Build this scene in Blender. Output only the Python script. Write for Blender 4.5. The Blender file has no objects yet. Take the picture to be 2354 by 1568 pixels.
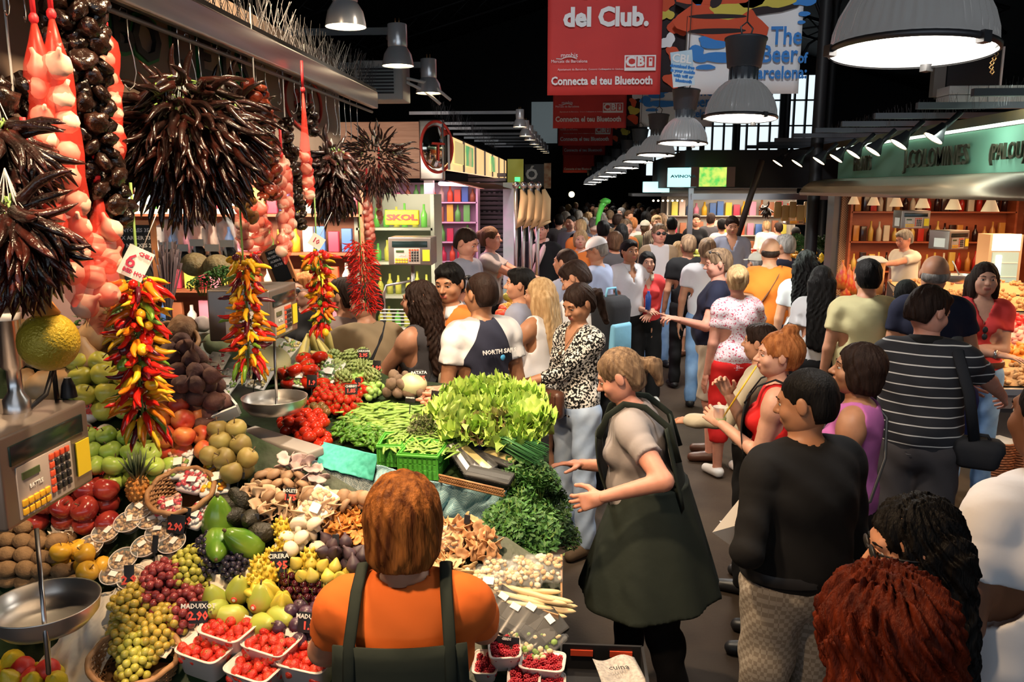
import bpy, math, random
import numpy as np
from mathutils import Vector, Matrix
PI = math.pi
random.seed(11)
RNG = np.random.RandomState(5)
SC = bpy.context.scene
COL = SC.collection
# ------------------------------------------------------------------ camera
FPX = 1900.0
PITCH = math.atan(349/1900.0)
YAW = math.atan(133/1900.0*math.cos(PITCH))
CZ = 2.3
cam_d = bpy.data.cameras.new('camera'); cam = bpy.data.objects.new('camera', cam_d); COL.objects.link(cam)
cam_d.sensor_width = 36; cam_d.lens = 36*FPX/2354.0; cam_d.clip_start = .05; cam_d.clip_end = 300
cam.location = (0, 0, CZ); cam.rotation_euler = (PI/2-PITCH, 0, YAW)
SC.camera = cam
_R = cam.rotation_euler.to_matrix()
# ------------------------------------------------------------------ world, exposure
SC.view_settings.view_transform = 'Standard'; SC.view_settings.look = 'None'
SC.view_settings.gamma = 1; SC.view_settings.exposure = 0.0; SC.view_settings.use_curve_mapping = False
W = bpy.data.worlds.new('world'); SC.world = W; W.use_nodes = True
W.node_tree.nodes['Background'].inputs[0].default_value = (.75, .88, 1, 1)
W.node_tree.nodes['Background'].inputs[1].default_value = 1.6
SC.cycles.max_bounces = 5; SC.cycles.diffuse_bounces = 2; SC.cycles.glossy_bounces = 3
SC.cycles.transmission_bounces = 4; SC.cycles.transparent_max_bounces = 12
SC.cycles.caustics_reflective = False; SC.cycles.caustics_refractive = False
SC.cycles.sample_clamp_indirect = 3; SC.cycles.sample_clamp_direct = 8
def ray(px, py):
 d = _R @ Vector(((px-1177)/FPX, -(py-784)/FPX, -1)); return d/d.y
def at(px, py, Y):
 return Vector((0, 0, CZ)) + ray(px, py)*Y
def onplane(px, py, a, b):              # plane z = a*Y+b
 d = ray(px, py); Y = (b-CZ)/(d.z-a); return Vector((0, 0, CZ))+d*Y
def onX(px, py, X):
 d = ray(px, py); return Vector((0, 0, CZ))+d*(X/d.x)
def proj(p):
 v = _R.transposed() @ (Vector(p)-Vector((0, 0, CZ))); return (1177-v.x/v.z*FPX, 784+v.y/v.z*FPX)
def light(name, kind, loc, energy, color=(1, 1, 1), target=None, **kw):
 d = bpy.data.lights.new(name, kind); o = bpy.data.objects.new(name, d); COL.objects.link(o)
 d.energy = energy; d.color = color; o.location = loc
 if target is not None: o.rotation_euler = (Vector(target)-Vector(loc)).to_track_quat('-Z', 'Y').to_euler()
 for k, v in kw.items(): setattr(d, k, v)
 return o
# daylight coming in through the entrance behind the camera, and the rows of lamps that continue overhead
light('entrance_daylight', 'AREA', (2.0, -5.0, 4.6), 45, (.86, .93, 1), (1.6, 8, .8), shape='RECTANGLE', size=7, size_y=2.6)
for _x, _y, _e, _c in [(-1.0, .7, 62, (1, .68, .4)), (-.55, 2.0, 80, (1, .7, .42)), (-1.25, 3.3, 70, (1, .72, .44)), (-.5, 4.0, 80, (1, .84, .64))]:
 light('stall_spot_light', 'SPOT', (_x, _y, 3.35), _e*3.7, _c, (_x-.15, _y+.5, 1), spot_size=2.2, spot_blend=.8, shadow_soft_size=.09)
light('hall_floodlight', 'SPOT', (.2, 1.5, 6.3), 900, (.95, .97, 1), (1.2, 10, 4.2), spot_size=.75, spot_blend=.5, shadow_soft_size=.4)  # added spot with no visible fixture, there to brighten the banners
# ------------------------------------------------------------------ materials
MATS = {}
def mat(name, color=(.5, .5, .5), rough=.6, metal=0, color2=None, nscale=8, bump=0, bscale=40, rnd=0, emit=0, alpha=1, trans=0,
  spec=.5, coat=0, sub=0, stretch=None, dist=0, thr=None, coord='Object', kind='noise', hue=0):
 if name in MATS: return MATS[name]
 m = bpy.data.materials.new(name); m.use_nodes = True; nt = m.node_tree; N = nt.nodes; L = nt.links
 b = N['Principled BSDF']; col = tuple(color)+(1,)
 b.inputs['Base Color'].default_value = col; b.inputs['Roughness'].default_value = rough; b.inputs['Metallic'].default_value = metal
 b.inputs['Specular IOR Level'].default_value = spec
 if coat: b.inputs['Coat Weight'].default_value = coat; b.inputs['Coat Roughness'].default_value = .12
 if alpha < 1: b.inputs['Alpha'].default_value = alpha
 if trans: b.inputs['Transmission Weight'].default_value = trans
 if sub:
  b.inputs['Subsurface Weight'].default_value = sub; b.inputs['Subsurface Radius'].default_value = (.02, .008, .004)
 tc = N.new('ShaderNodeTexCoord'); vec = tc.outputs[coord]
 if stretch:
  mp = N.new('ShaderNodeMapping'); mp.inputs['Scale'].default_value = stretch; L.new(vec, mp.inputs['Vector']); vec = mp.outputs[0]
 out = None
 if color2 is not None:
  if kind == 'noise': t = N.new('ShaderNodeTexNoise'); t.inputs['Detail'].default_value = 4; t.inputs['Distortion'].default_value = dist; fac = 'Fac'
  elif kind == 'voronoi': t = N.new('ShaderNodeTexVoronoi'); fac = 'Distance'
  elif kind == 'wave': t = N.new('ShaderNodeTexWave'); t.inputs['Distortion'].default_value = dist; fac = 'Fac'
  elif kind == 'check': t = N.new('ShaderNodeTexChecker'); fac = 'Fac'
  elif kind == 'grad': t = N.new('ShaderNodeSeparateXYZ'); fac = 'Z'
  L.new(vec, t.inputs['Vector'] if kind != 'grad' else t.inputs[0])
  if kind != 'grad': t.inputs['Scale'].default_value = nscale
  r = N.new('ShaderNodeValToRGB'); lo, hi = thr or (.35, .65)
  r.color_ramp.elements[0].position = lo; r.color_ramp.elements[1].position = hi
  r.color_ramp.elements[0].color = col; r.color_ramp.elements[1].color = tuple(color2)+(1,)
  L.new(t.outputs[fac], r.inputs[0]); out = r.outputs[0]
 if rnd or hue:
  oi = N.new('ShaderNodeObjectInfo'); hs = N.new('ShaderNodeHueSaturation'); hs.inputs['Color'].default_value = col
  mr = N.new('ShaderNodeMapRange'); mr.inputs[3].default_value = 1-rnd; mr.inputs[4].default_value = 1+rnd
  L.new(oi.outputs['Random'], mr.inputs[0]); L.new(mr.outputs[0], hs.inputs['Value'])
  if hue:
   ml = N.new('ShaderNodeMath'); ml.operation = 'MULTIPLY'; ml.inputs[1].default_value = 7.31; L.new(oi.outputs['Random'], ml.inputs[0])
   fr = N.new('ShaderNodeMath'); fr.operation = 'FRACT'; L.new(ml.outputs[0], fr.inputs[0])
   m2 = N.new('ShaderNodeMapRange'); m2.inputs[3].default_value = .5-hue; m2.inputs[4].default_value = .5+hue
   L.new(fr.outputs[0], m2.inputs[0]); L.new(m2.outputs[0], hs.inputs['Hue'])
  if out: L.new(out, hs.inputs['Color'])
  out = hs.outputs[0]
 if out: L.new(out, b.inputs['Base Color'])
 if bump:
  n = N.new('ShaderNodeTexNoise'); n.inputs['Scale'].default_value = bscale; n.inputs['Detail'].default_value = 3; L.new(vec, n.inputs['Vector'])
  bp = N.new('ShaderNodeBump'); bp.inputs['Strength'].default_value = bump; bp.inputs['Distance'].default_value = .01
  L.new(n.outputs['Fac'], bp.inputs['Height']); L.new(bp.outputs[0], b.inputs['Normal'])
 if emit:
  b.inputs['Emission Strength'].default_value = emit
  if out: L.new(out, b.inputs['Emission Color'])
  else: b.inputs['Emission Color'].default_value = col
 MATS[name] = m; return m
STEEL = mat('steel', (.62, .62, .64), .28, 1, bump=.05, bscale=6)
DSTEEL = mat('dark_steel', (.12, .12, .13), .45, .8)
BLACK = mat('black_plastic', (.012, .012, .014), .45)
WHITE = mat('white_plastic', (.8, .8, .78), .45)
PAPER = mat('paper', (.82, .8, .76), .8)
CHALK = mat('chalk', (.85, .85, .82), .9)
REDCHALK = mat('red_chalk', (.8, .1, .08), .9)
GREENST = mat('stem_green', (.14, .25, .05), .6)
BROWNST = mat('stem_brown', (.1, .06, .03), .8)
# ------------------------------------------------------------------ mesh builder
class MB:
 def __init__(s): s.v = []; s.f = []; s.m = []; s.sm = []; s.mats = []
 def mi(s, m):
  if m not in s.mats: s.mats.append(m)
  return s.mats.index(m)
 def add(s, vs, fs, m, smooth=True):
  o = len(s.v); i = s.mi(m); s.v.extend([tuple(x) for x in vs])
  for f in fs: s.f.append([a+o for a in f]); s.m.append(i); s.sm.append(smooth)
  return s
 def box(s, c, size, m, rot=None, bev=0, taper=1):
  x, y, z = [q/2 for q in size]
  if bev:
   b = min(bev, x*.9, y*.9, z*.9); pts = []; fs = []
   prof = []
   for cx, cy in ((1, 1), (-1, 1), (-1, -1), (1, -1)):
    a0 = {(1, 1): 0, (-1, 1): 90, (-1, -1): 180, (1, -1): 270}[(cx, cy)]
    for k in range(4):
     a = math.radians(a0+30*k); prof.append((cx*(x-b), cy*(y-b), math.cos(a), math.sin(a)))
   rings = [(-z, b*.55), (-z+b*.35, b*.12), (-z+b, 0), (z-b, 0), (z-b*.35, b*.12), (z, b*.55)]
   n = len(prof)
   for zz, ins in rings:
    t = 1 if zz > 0 else taper
    for px, py, ca, sa in prof: pts.append(((px+ca*(b-ins))*t, (py+sa*(b-ins))*t, zz))
   for r in range(len(rings)-1):
    for k in range(n): fs.append((r*n+k, r*n+(k+1) % n, (r+1)*n+(k+1) % n, (r+1)*n+k))
   fs.append(tuple(range(n-1, -1, -1))); fs.append(tuple((len(rings)-1)*n+k for k in range(n)))
   sm = True
  else:
   pts = [(sx*x*(taper if sz < 0 else 1), sy*y*(taper if sz < 0 else 1), sz*z) for sz in (-1, 1) for sx, sy in ((-1, -1), (1, -1), (1, 1), (-1, 1))]
   fs = [(3, 2, 1, 0), (4, 5, 6, 7), (0, 1, 5, 4), (1, 2, 6, 5), (2, 3, 7, 6), (3, 0, 4, 7)]; sm = False
  c = Vector(c); rot = rot.to_matrix() if hasattr(rot, 'to_matrix') else rot
  s.add([(rot @ Vector(p) if rot is not None else Vector(p))+c for p in pts], fs, m, sm); return s
 def tube(s, path, r, m, n=8, cap=True, flat=1, closed=False):
  P = [Vector(p) for p in path]; k = len(P)
  R = list(r) if hasattr(r, '__len__') else [r]*k
  pts = []; fs = []; up = None
  for i in range(k):
   t = (P[min(i+1, k-1)]-P[max(i-1, 0)]) if not closed else (P[(i+1) % k]-P[i-1])
   if t.length < 1e-9: t = Vector((0, 0, 1))
   t.normalize()
   if up is None: up = Vector((0, 0, 1)) if abs(t.z) < .9 else Vector((1, 0, 0))
   a = t.cross(up)
   if a.length < 1e-6: a = t.orthogonal()
   a.normalize(); b = a.cross(t); up = b
   for j in range(n):
    an = 2*PI*j/n; pts.append(P[i]+a*math.cos(an)*R[i]+b*math.sin(an)*R[i]*flat)
  for i in range(k-1 if not closed else k):
   i2 = (i+1) % k
   for j in range(n): fs.append((i*n+j, i*n+(j+1) % n, i2*n+(j+1) % n, i2*n+j))
  if cap and not closed: fs.append(tuple(range(n-1, -1, -1))); fs.append(tuple((k-1)*n+j for j in range(n)))
  s.add(pts, fs, m); return s
 def lathe(s, prof, m, n=16, c=(0, 0, 0), rot=None, fn=None, sx=1, sy=1, cap=True):
  pts = []; fs = []; k = len(prof); c = Vector(c)
  for i, (r, z) in enumerate(prof):
   for j in range(n):
    a = 2*PI*j/n; rr = r*(fn(a, i/(k-1)) if fn else 1); p = Vector((rr*math.cos(a)*sx, rr*math.sin(a)*sy, z))
    pts.append((rot @ p if rot is not None else p)+c)
  o = [tuple(i*n+q for q in (j, (j+1) % n, n+(j+1) % n, n+j)) for i in range(k-1) for j in range(n)]
  s.add(pts, o, m)
  if cap and prof[0][0] > 1e-4: s.add(pts[:n], [tuple(range(n-1, -1, -1))], m, False)
  if cap and prof[-1][0] > 1e-4: s.add(pts[-n:], [tuple(range(n))], m, False)
  return s
 def ell(s, c, rad, m, n=10, rot=None, noise=0, seed=0):
  k = max(4, n//2+1); rr = random.Random(seed)
  rx, ry, rz = rad if hasattr(rad, '__len__') else (rad,)*3
  ph = [rr.uniform(0, 6.28) for _ in range(6)]
  pts = []; c = Vector(c)
  for i in range(k+1):
   t = PI*i/k
   for j in range(n):
    a = 2*PI*j/n; p = Vector((math.sin(t)*math.cos(a), math.sin(t)*math.sin(a), -math.cos(t)))
    if noise:
     q = 1+noise*(math.sin(3*p.x+ph[0])*math.sin(4*p.y+ph[1])+.6*math.sin(6*p.z+ph[2]+3*p.x)+.5*math.sin(9*p.y+ph[3]+7*p.x))
     p = p*q
    p = Vector((p.x*rx, p.y*ry, p.z*rz))
    pts.append((rot @ p if rot is not None else p)+c)
  s.add(pts, [(i*n+j, i*n+(j+1) % n, (i+1)*n+(j+1) % n, (i+1)*n+j) for i in range(k) for j in range(n)], m); return s
 def prism(s, poly, y0, y1, m, M=None, smooth=False):     # poly in x,z ; extruded along y
  n = len(poly); pts = [Vector((x, y0, z)) for x, z in poly]+[Vector((x, y1, z)) for x, z in poly]
  if M is not None: pts = [M @ p for p in pts]
  s.add(pts, [tuple(range(n)), tuple(range(2*n-1, n-1, -1))]+[(j, n+j, n+(j+1) % n, (j+1) % n) for j in range(n)], m, smooth); return s
 def sheet(s, nx, ny, fn, m, thick=0):
  pts = [Vector(fn(i/nx, j/ny)) for j in range(ny+1) for i in range(nx+1)]
  fs = [(j*(nx+1)+i, j*(nx+1)+i+1, (j+1)*(nx+1)+i+1, (j+1)*(nx+1)+i) for j in range(ny) for i in range(nx)]
  if thick:
   n = len(pts); back = []
   for q in range(n):
    j, i = divmod(q, nx+1)
    a = pts[q+1]-pts[q] if i < nx else pts[q]-pts[q-1]; b = pts[q+nx+1]-pts[q] if j < ny else pts[q]-pts[q-nx-1]
    nn = a.cross(b); nn = nn.normalized() if nn.length > 1e-9 else Vector((0, 0, 1)); back.append(pts[q]-nn*thick)
   pts = pts+back; fs = fs+[tuple(n+a for a in reversed(f)) for f in fs]
   bd = [i for i in range(nx+1)]+[j*(nx+1)+nx for j in range(1, ny+1)]+[ny*(nx+1)+i for i in range(nx-1, -1, -1)]+[j*(nx+1) for j in range(ny-1, 0, -1)]
   for q in range(len(bd)): a, b = bd[q], bd[(q+1) % len(bd)]; fs.append((b, a, n+a, n+b))
  s.add(pts, fs, m); return s
 def arr(s, V, F, mats, mids):   # numpy mesh
  o = len(s.v); ids = [s.mi(x) for x in mats]; s.v.extend(map(tuple, V.tolist()))
  s.f.extend((F+o).tolist()); s.m.extend([ids[k] for k in mids]); s.sm.extend([True]*len(F)); return s
 def mesh(s, name):
  me = bpy.data.meshes.new(name); me.from_pydata(s.v, [], s.f)
  for m in s.mats: me.materials.append(m)
  if s.f:
   me.polygons.foreach_set('material_index', s.m); me.polygons.foreach_set('use_smooth', s.sm)
  me.update(); return me
 def obj(s, name, parent=None, loc=None, rot=None, **props):
  o = bpy.data.objects.new(name, s.mesh(name)); COL.objects.link(o)
  if parent is not None: kid(parent, o)
  if loc is not None: o.location = loc
  if rot is not None: o.rotation_euler = rot
  for k, v in props.items(): o[k] = v
  return o
def B(): return MB()
def empty(name, loc, label, cat, group=None, rz=0):
 o = bpy.data.objects.new(name, None); COL.objects.link(o); o.location = loc; o.rotation_euler = (0, 0, rz); o.empty_display_size = .05
 return tag(o, label, cat, group)
def tag(o, label, cat, group=None):
 o['label'] = label; o['category'] = cat
 if group: o['group'] = group
 return o
def struct(o): o['kind'] = 'structure'; return o
KIDS = {}
def kid(p, o): KIDS.setdefault(p.name, []).append(o); o.parent = p; return o
def dup(o, loc=None, rot=None, scale=None, label=None, group=None, parent=None):
 c = o.copy(); COL.objects.link(c)
 if parent is not None: kid(parent, c)
 if loc is not None: c.location = loc
 if rot is not None: c.rotation_euler = rot.to_euler() if isinstance(rot, Matrix) else rot
 if scale is not None: c.scale = scale if hasattr(scale, '__len__') else (scale,)*3
 if label: c['label'] = label
 if group: c['group'] = group
 for ch in list(KIDS.get(o.name, [])): dup(ch, parent=c)
 return c
def text(name, s, loc, size, m, parent=None, rot=(PI/2, 0, 0), ext=.001, align='CENTER', sp=1, bold=0, sx=1):
 c = bpy.data.curves.new(name, 'FONT'); c.body = s; c.size = size; c.extrude = ext; c.align_x = align; c.align_y = 'CENTER'
 c.space_character = sp; c.resolution_u = 2 if size > .04 else 1; c.offset = bold
 t = bpy.data.objects.new(name, c); me = bpy.data.meshes.new_from_object(t); bpy.data.objects.remove(t); bpy.data.curves.remove(c)
 me.name = name; me.materials.clear(); me.materials.append(m)
 o = bpy.data.objects.new(name, me); COL.objects.link(o); o.location = loc; o.scale = (sx, 1, 1)
 if isinstance(rot, Matrix): o.rotation_euler = rot.to_euler()
 else: o.rotation_euler = rot
 if parent is not None:
  k = KIDS.get(parent.name, [None])[0]
  kid(k if k is not None and parent.type == 'EMPTY' and parent['category'] != 'person' and k.location.length == 0 else parent, o)
 return o
# ------------------------------------------------------------------ people: implicit bodies polygonised with surface nets
def smin(a, b, k):
 if k <= 0: return np.minimum(a, b)
 h = np.clip(.5+.5*(b-a)/k, 0, 1); return b*(1-h)+a*h-k*h*(1-h)
def sd_cap(P, a, b, ra, rb):
 a = np.asarray(a, np.float32); ba = np.asarray(b, np.float32)-a; pa = P-a
 t = np.clip((pa @ ba)/max(float(ba @ ba), 1e-9), 0, 1)
 return np.linalg.norm(pa-t[:, None]*ba, axis=1)-(ra+(rb-ra)*t)
def sd_ell(P, c, r, R=None):
 q = P-np.asarray(c, np.float32)
 if R is not None: q = q @ np.asarray(R, np.float32)
 r = np.asarray(r, np.float32); k0 = np.linalg.norm(q/r, axis=1); k1 = np.linalg.norm(q/(r*r), axis=1)
 return k0*(k0-1)/np.maximum(k1, 1e-6)
def nets(fn, lo, hi, h):
 lo = np.array(lo, np.float32); n = np.ceil((np.array(hi)-lo)/h).astype(int)+1
 ax = [lo[i]+h*np.arange(n[i], dtype=np.float32) for i in range(3)]
 G = np.stack(np.meshgrid(*ax, indexing='ij'), -1).reshape(-1, 3)
 D = fn(G).reshape(n).astype(np.float32)
 S = D < 0
 c = [S[i:n[0]-1+i, j:n[1]-1+j, k:n[2]-1+k] for i in (0, 1) for j in (0, 1) for k in (0, 1)]
 tot = sum(x.astype(np.int8) for x in c); act = (tot > 0) & (tot < 8)
 idx = -np.ones(act.shape, np.int64); I = np.argwhere(act); idx[act] = np.arange(len(I))
 acc = np.zeros((len(I), 3), np.float32); cnt = np.zeros(len(I), np.float32)
 cor = [(i, j, k) for i in (0, 1) for j in (0, 1) for k in (0, 1)]
 vals = {q: D[I[:, 0]+q[0], I[:, 1]+q[1], I[:, 2]+q[2]] for q in cor}
 for q in cor:
  for d in range(3):
   if q[d] == 0:
    w = list(q); w[d] = 1; w = tuple(w); a, b = vals[q], vals[w]; x = (a < 0) != (b < 0)
    t = np.where(x, a/np.where(x, a-b, 1), 0); p = np.array(q, np.float32)[None]+np.zeros((len(I), 1), np.float32)
    p[:, d] = t; acc[x] += p[x]; cnt[x] += 1
 V = lo+h*(I+acc/np.maximum(cnt, 1)[:, None])
 F = []
 for d in range(3):
  u, v = (d+1) % 3, (d+2) % 3
  s0 = [slice(0, n[0]), slice(0, n[1]), slice(0, n[2])]; s1 = list(s0); s0[d] = slice(0, n[d]-1); s1[d] = slice(1, n[d])
  x = S[tuple(s0)] != S[tuple(s1)]; E = np.argwhere(x)
  E = E[(E[:, u] > 0) & (E[:, v] > 0) & (E[:, u] < n[u]-1) & (E[:, v] < n[v]-1)]
  if not len(E): continue
  inside = S[E[:, 0], E[:, 1], E[:, 2]]
  def cell(du, dv):
   q = E.copy(); q[:, u] += du; q[:, v] += dv; return idx[q[:, 0], q[:, 1], q[:, 2]]
  a, b, c_, dd = cell(-1, -1), cell(0, -1), cell(0, 0), cell(-1, 0)
  Q = np.stack([a, b, c_, dd], 1); Q[~inside] = Q[~inside][:, ::-1]; F.append(Q)
 F = np.concatenate(F) if F else np.zeros((0, 4), int)
 F = F[(F >= 0).all(1)]
 return V, F
def union(P, prims, infl=0):
 d = None
 for p in prims:
  if p[0] == 'c': q = sd_cap(P, p[1], p[2], p[3]+infl, p[4]+infl); k = p[5]
  else: q = sd_ell(P, p[1], np.array(p[2])+infl, p[3]); k = p[4]
  d = q if d is None else smin(d, q, k)
 return d
def bbox(prims, pad):
 lo = np.full(3, 9.); hi = -lo
 for p in prims:
  if p[0] == 'c':
   for q, r in ((p[1], p[3]), (p[2], p[4])): lo = np.minimum(lo, np.array(q)-r); hi = np.maximum(hi, np.array(q)+r)
  else: r = max(p[2]); lo = np.minimum(lo, np.array(p[1])-r); hi = np.maximum(hi, np.array(p[1])+r)
 return lo-pad, hi+pad
# canonical right hand: wrist at origin, fingers along +y, palm facing -z, thumb on the -x side
HANDS = {}
def hand_mesh(kind, fine=.0042):
 if (kind, fine) in HANDS: return HANDS[(kind, fine)]
 curl = {'relax': .35, 'flat': .08, 'grip': .95, 'fist': 1.3, 'point': 1.2}[kind]
 pr = [('c', (0, 0, 0), (0, .03, 0), .026, .028, .01)]
 for i, x in enumerate((-.026, -.009, .009, .026)):
  pr.append(('c', (x*.7, .02, 0), (x, .082, 0), .0135, .0125, .012))
 L = [(.038, .024, .019), (.042, .027, .02), (.039, .025, .019), (.031, .019, .017)]
 for i, x in enumerate((-.028, -.0095, .0095, .028)):
  p = np.array([x, .088-.006*abs(i-1), 0.]); a = curl*(.5 if i else .42); fan = (i-1.5)*.07
  if kind == 'point' and i == 0: cc = .03
  else: cc = curl
  a = cc*.5; r = .0095-(.0012 if i == 3 else 0)
  for l in L[i]:
   q = p+np.array([math.sin(fan)*l, math.cos(a)*l*math.cos(fan), -math.sin(a)*l]); pr.append(('c', tuple(p), tuple(q), r, r*.88, .003)); p = q; r *= .9; a += cc*.62
 t = np.array([-.022, .022, -.006])
 for l, d, r in ((.042, (-.72, .62, -.3), .0145), (.032, (-.45, .82, -.35), .0112), (.026, (-.2, .9, -.4), .0098)):
  d = np.array(d); q = t+l*d/np.linalg.norm(d); pr.append(('c', tuple(t), tuple(q), r, r*.88, .005)); t = q
 def f(P):
  Q = P*np.array([1, 1, 1.25], np.float32); return union(Q, [(p[0], np.array(p[1])*[1, 1, 1.25], np.array(p[2])*[1, 1, 1.25]) + p[3:] for p in pr])
 lo, hi = bbox(pr, .012); HANDS[(kind, fine)] = nets(f, lo, hi, fine); return HANDS[(kind, fine)]
SKIN = {}
def skin(tone):
 c = {'fair': (.62, .33, .23), 'mid': (.52, .25, .15), 'tan': (.4, .19, .105), 'dark': (.2, .085, .045), 'pink': (.62, .29, .21)}[tone]
 return mat('skin_'+tone, c, .5, color2=tuple(x*.84 for x in c), nscale=14, sub=.12, spec=.35)
LIP = mat('lips', (.42, .12, .09), .45); EYEW = mat('eye_white', (.7, .68, .64), .25); EYED = mat('eye_dark', (.02, .012, .01), .15)
def hairmat(name, c, c2=None):
 return mat('hair_'+name, c, .55, color2=c2 or tuple(min(1, x*1.7+.003) for x in c), nscale=9, stretch=(5, 5, .6), bump=.5, bscale=34, spec=.1)
HB = hairmat('black', (.003, .0025, .0025)); HDB = hairmat('dark_brown', (.014, .007, .005)); HBR = hairmat('brown', (.06, .03, .016))
HBL = hairmat('blond', (.3, .18, .08), (.5, .34, .18)); HGI = hairmat('ginger', (.2, .06, .016), (.4, .15, .05)); HGR = hairmat('grey', (.13, .12, .11), (.3, .28, .26))
HRD = hairmat('auburn', (.04, .005, .002), (.11, .016, .005)); HVE = hairmat('copper_brown', (.06, .017, .005), (.27, .095, .022)); HMO = hairmat('mousy', (.09, .055, .035), (.26, .17, .1))
def cloth(name, c, c2=None, **k):
 k.setdefault('bump', .25); k.setdefault('bscale', 14); k.setdefault('rough', .85); k.setdefault('spec', .2)
 return mat('cloth_'+name, c, color2=c2, **k)
def rot3(rx=0, ry=0, rz=0):
 from mathutils import Euler
 return np.array(Euler((rx, ry, rz)).to_matrix())
def ik(a, t, l1, l2, hint):
 a, t, hint = np.array(a, float), np.array(t, float), np.array(hint, float); d = t-a; L = np.linalg.norm(d)
 if L > (l1+l2)*.995: t = a+d/L*(l1+l2)*.995; d = t-a; L = np.linalg.norm(d)
 u = d/L; x = (l1*l1-l2*l2+L*L)/(2*L); hgt = math.sqrt(max(l1*l1-x*x, 1e-6)); hp = hint-u*(hint@u); hp /= max(np.linalg.norm(hp), 1e-6)
 return a+u*x+hp*hgt, t
PEOPLE = []
def person(px, top, Y, label, face=0, sex='m', tone='mid', hair=('short', HB), shirt=('tee', None), pants=('long', None), lean=0, side=0,
           head=(0, 0), lh=None, rh=None, hk=('relax', 'relax'), build=1.0, res=None, shoe=None, extra=None, group=None, h=None, x=None, neck='crew', stride=0, faceon=True, le=None, re=None, belt=None, z0=0):
 """one standing figure; local frame: +y ahead, +x its right. face = yaw in degrees, 0 = looking away from the camera"""
 P0 = at(px, top, Y)
 if h is None: h = P0.z-z0
 s = h/1.71
 if res is None: res = .0085 if Y < 3 else .011 if Y < 5.2 else .015 if Y < 8 else .022
 hres = min(res, .0048 if Y < 5.5 else .007 if Y < 8 else .011)
 f = sex == 'f'; A = math.radians(face)
 T = rot3(math.radians(-lean), math.radians(side), 0)
 piv = np.array([0, 0, .95])
 def tf(p): return T @ (np.array(p, float)-piv)+piv
 bw = build; sh = .152 if f else .174
 pel = [('e', (0, 0, .93), (.165*bw, .118*bw, .125), None, .05)] if f else [('e', (0, 0, .94), (.155*bw, .115*bw, .125), None, .05)]
 def E(c, r, k=.05): return ('e', tuple(tf(c)), r, T, k)
 def Cp(a, b, ra, rb, k=.03): return ('c', tuple(tf(a)), tuple(tf(b)), ra, rb, k)
 tor = [E((0, .0, 1.10), ((.122 if f else .142)*bw, .1*bw, .15)), E((0, -.005, 1.27), ((.142 if f else .168)*bw, (.104 if f else .12)*bw, .17)),
           Cp((-sh*.8, -.01, 1.40), (sh*.8, -.01, 1.40), .056, .056, .06), E((0, -.03, 1.36), (.13, .07, .1), .05)]
 if bw > 1.12: tor.append(E((0, .05, 1.08), (.12*bw, .11*bw, .13)))
 if f: tor += [E((-.065, .085, 1.27), (.056, .05, .056), .03), E((.065, .085, 1.27), (.056, .05, .056), .03)]
 nk = [Cp((0, -.015, 1.42), (0, .012, 1.53), .056 if not f else .048, .052 if not f else .045, .03)]
 legs = []; feet = []; LG = []
 for q in (-1, 1):
  st = stride*q; hip = (q*.088, 0, .92); kn = (q*.1, st*.5+.015, .5); an = (q*.105, st, .085)
  if stride: an = (q*.105, st-.02, .085+.0)
  legs += [('c', hip, kn, .088*bw, .056*bw, .02), ('c', kn, an, .055, .036, .02), ('e', (q*.102, st*.75-.015, .36), (.05, .055, .1), None, .02)]
  feet += [('c', (q*.105, st-.02, .05), (q*.125, st+.14, .035), .038, .03, .02)]; LG.append((hip, kn, an))
 hc = tf((0, .005, 1.60)); off = hc*s; cA, sA = math.cos(A), math.sin(A)
 bx_ = P0.x-(off[0]*cA-off[1]*sA) if x is None else x; by_ = P0.y-(off[0]*sA+off[1]*cA)
 def hres_(t):
  if t is None or t[0] != 'px': return t
  w = at(t[1], t[2], t[3]); dx, dy = w.x-bx_, w.y-by_; return ((dx*cA+dy*sA)/s, (-dx*sA+dy*cA)/s, (w.z-z0)/s)
 lh, rh = hres_(lh), hres_(rh)
 arms = []; AR = []; HD = []
 for q, tgt, hint in ((-1, lh, le), (1, rh, re)):
  S0 = tf((q*sh, -.01, 1.385)); t = np.array(tgt if tgt is not None else (q*(sh+.075), .03, .82), float)
  el, wr = ik(S0, t, .285, .255, hint if hint is not None else (q*.5, -1, -.25))
  arms += [('c', tuple(S0), tuple(el), .05*(bw*.5+.5), .039, .025), ('c', tuple(el), tuple(wr), .04, .026, .015), ('e', tuple(S0+(el-S0)*.12), (.056, .058, .06), None, .03)]
  AR.append((S0, el, wr))
 HR = T @ rot3(-math.radians(head[1]), 0, math.radians(head[0]))
 nk.append(('c', nk[0][2], tuple(hc+HR @ np.array([0, -.02, -.04])), .052 if not f else .045, .052, .03))
 HS = 1.0
 def hp(p): return hc+HR @ (np.array(p, float)*HS)
 def HE(c, r, k=.02): return ('e', tuple(hp(c)), tuple(q*HS for q in r), HR, k)
 def HC(a, b, ra, rb, k=.01): return ('c', tuple(hp(a)), tuple(hp(b)), ra*HS, rb*HS, k)
 fw = .94 if f else 1
 hd = [HE((0, -.014, .022), (.078, .095, .09)), HE((0, .028, -.03), (.06*fw, .062, .078), .03), HE((0, .04, -.078), (.036*fw, .04, .032), .03), HE((-.036, .02, -.055), (.026, .04, .035), .03), HE((.036, .02, -.055), (.026, .04, .035), .03)]
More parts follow.
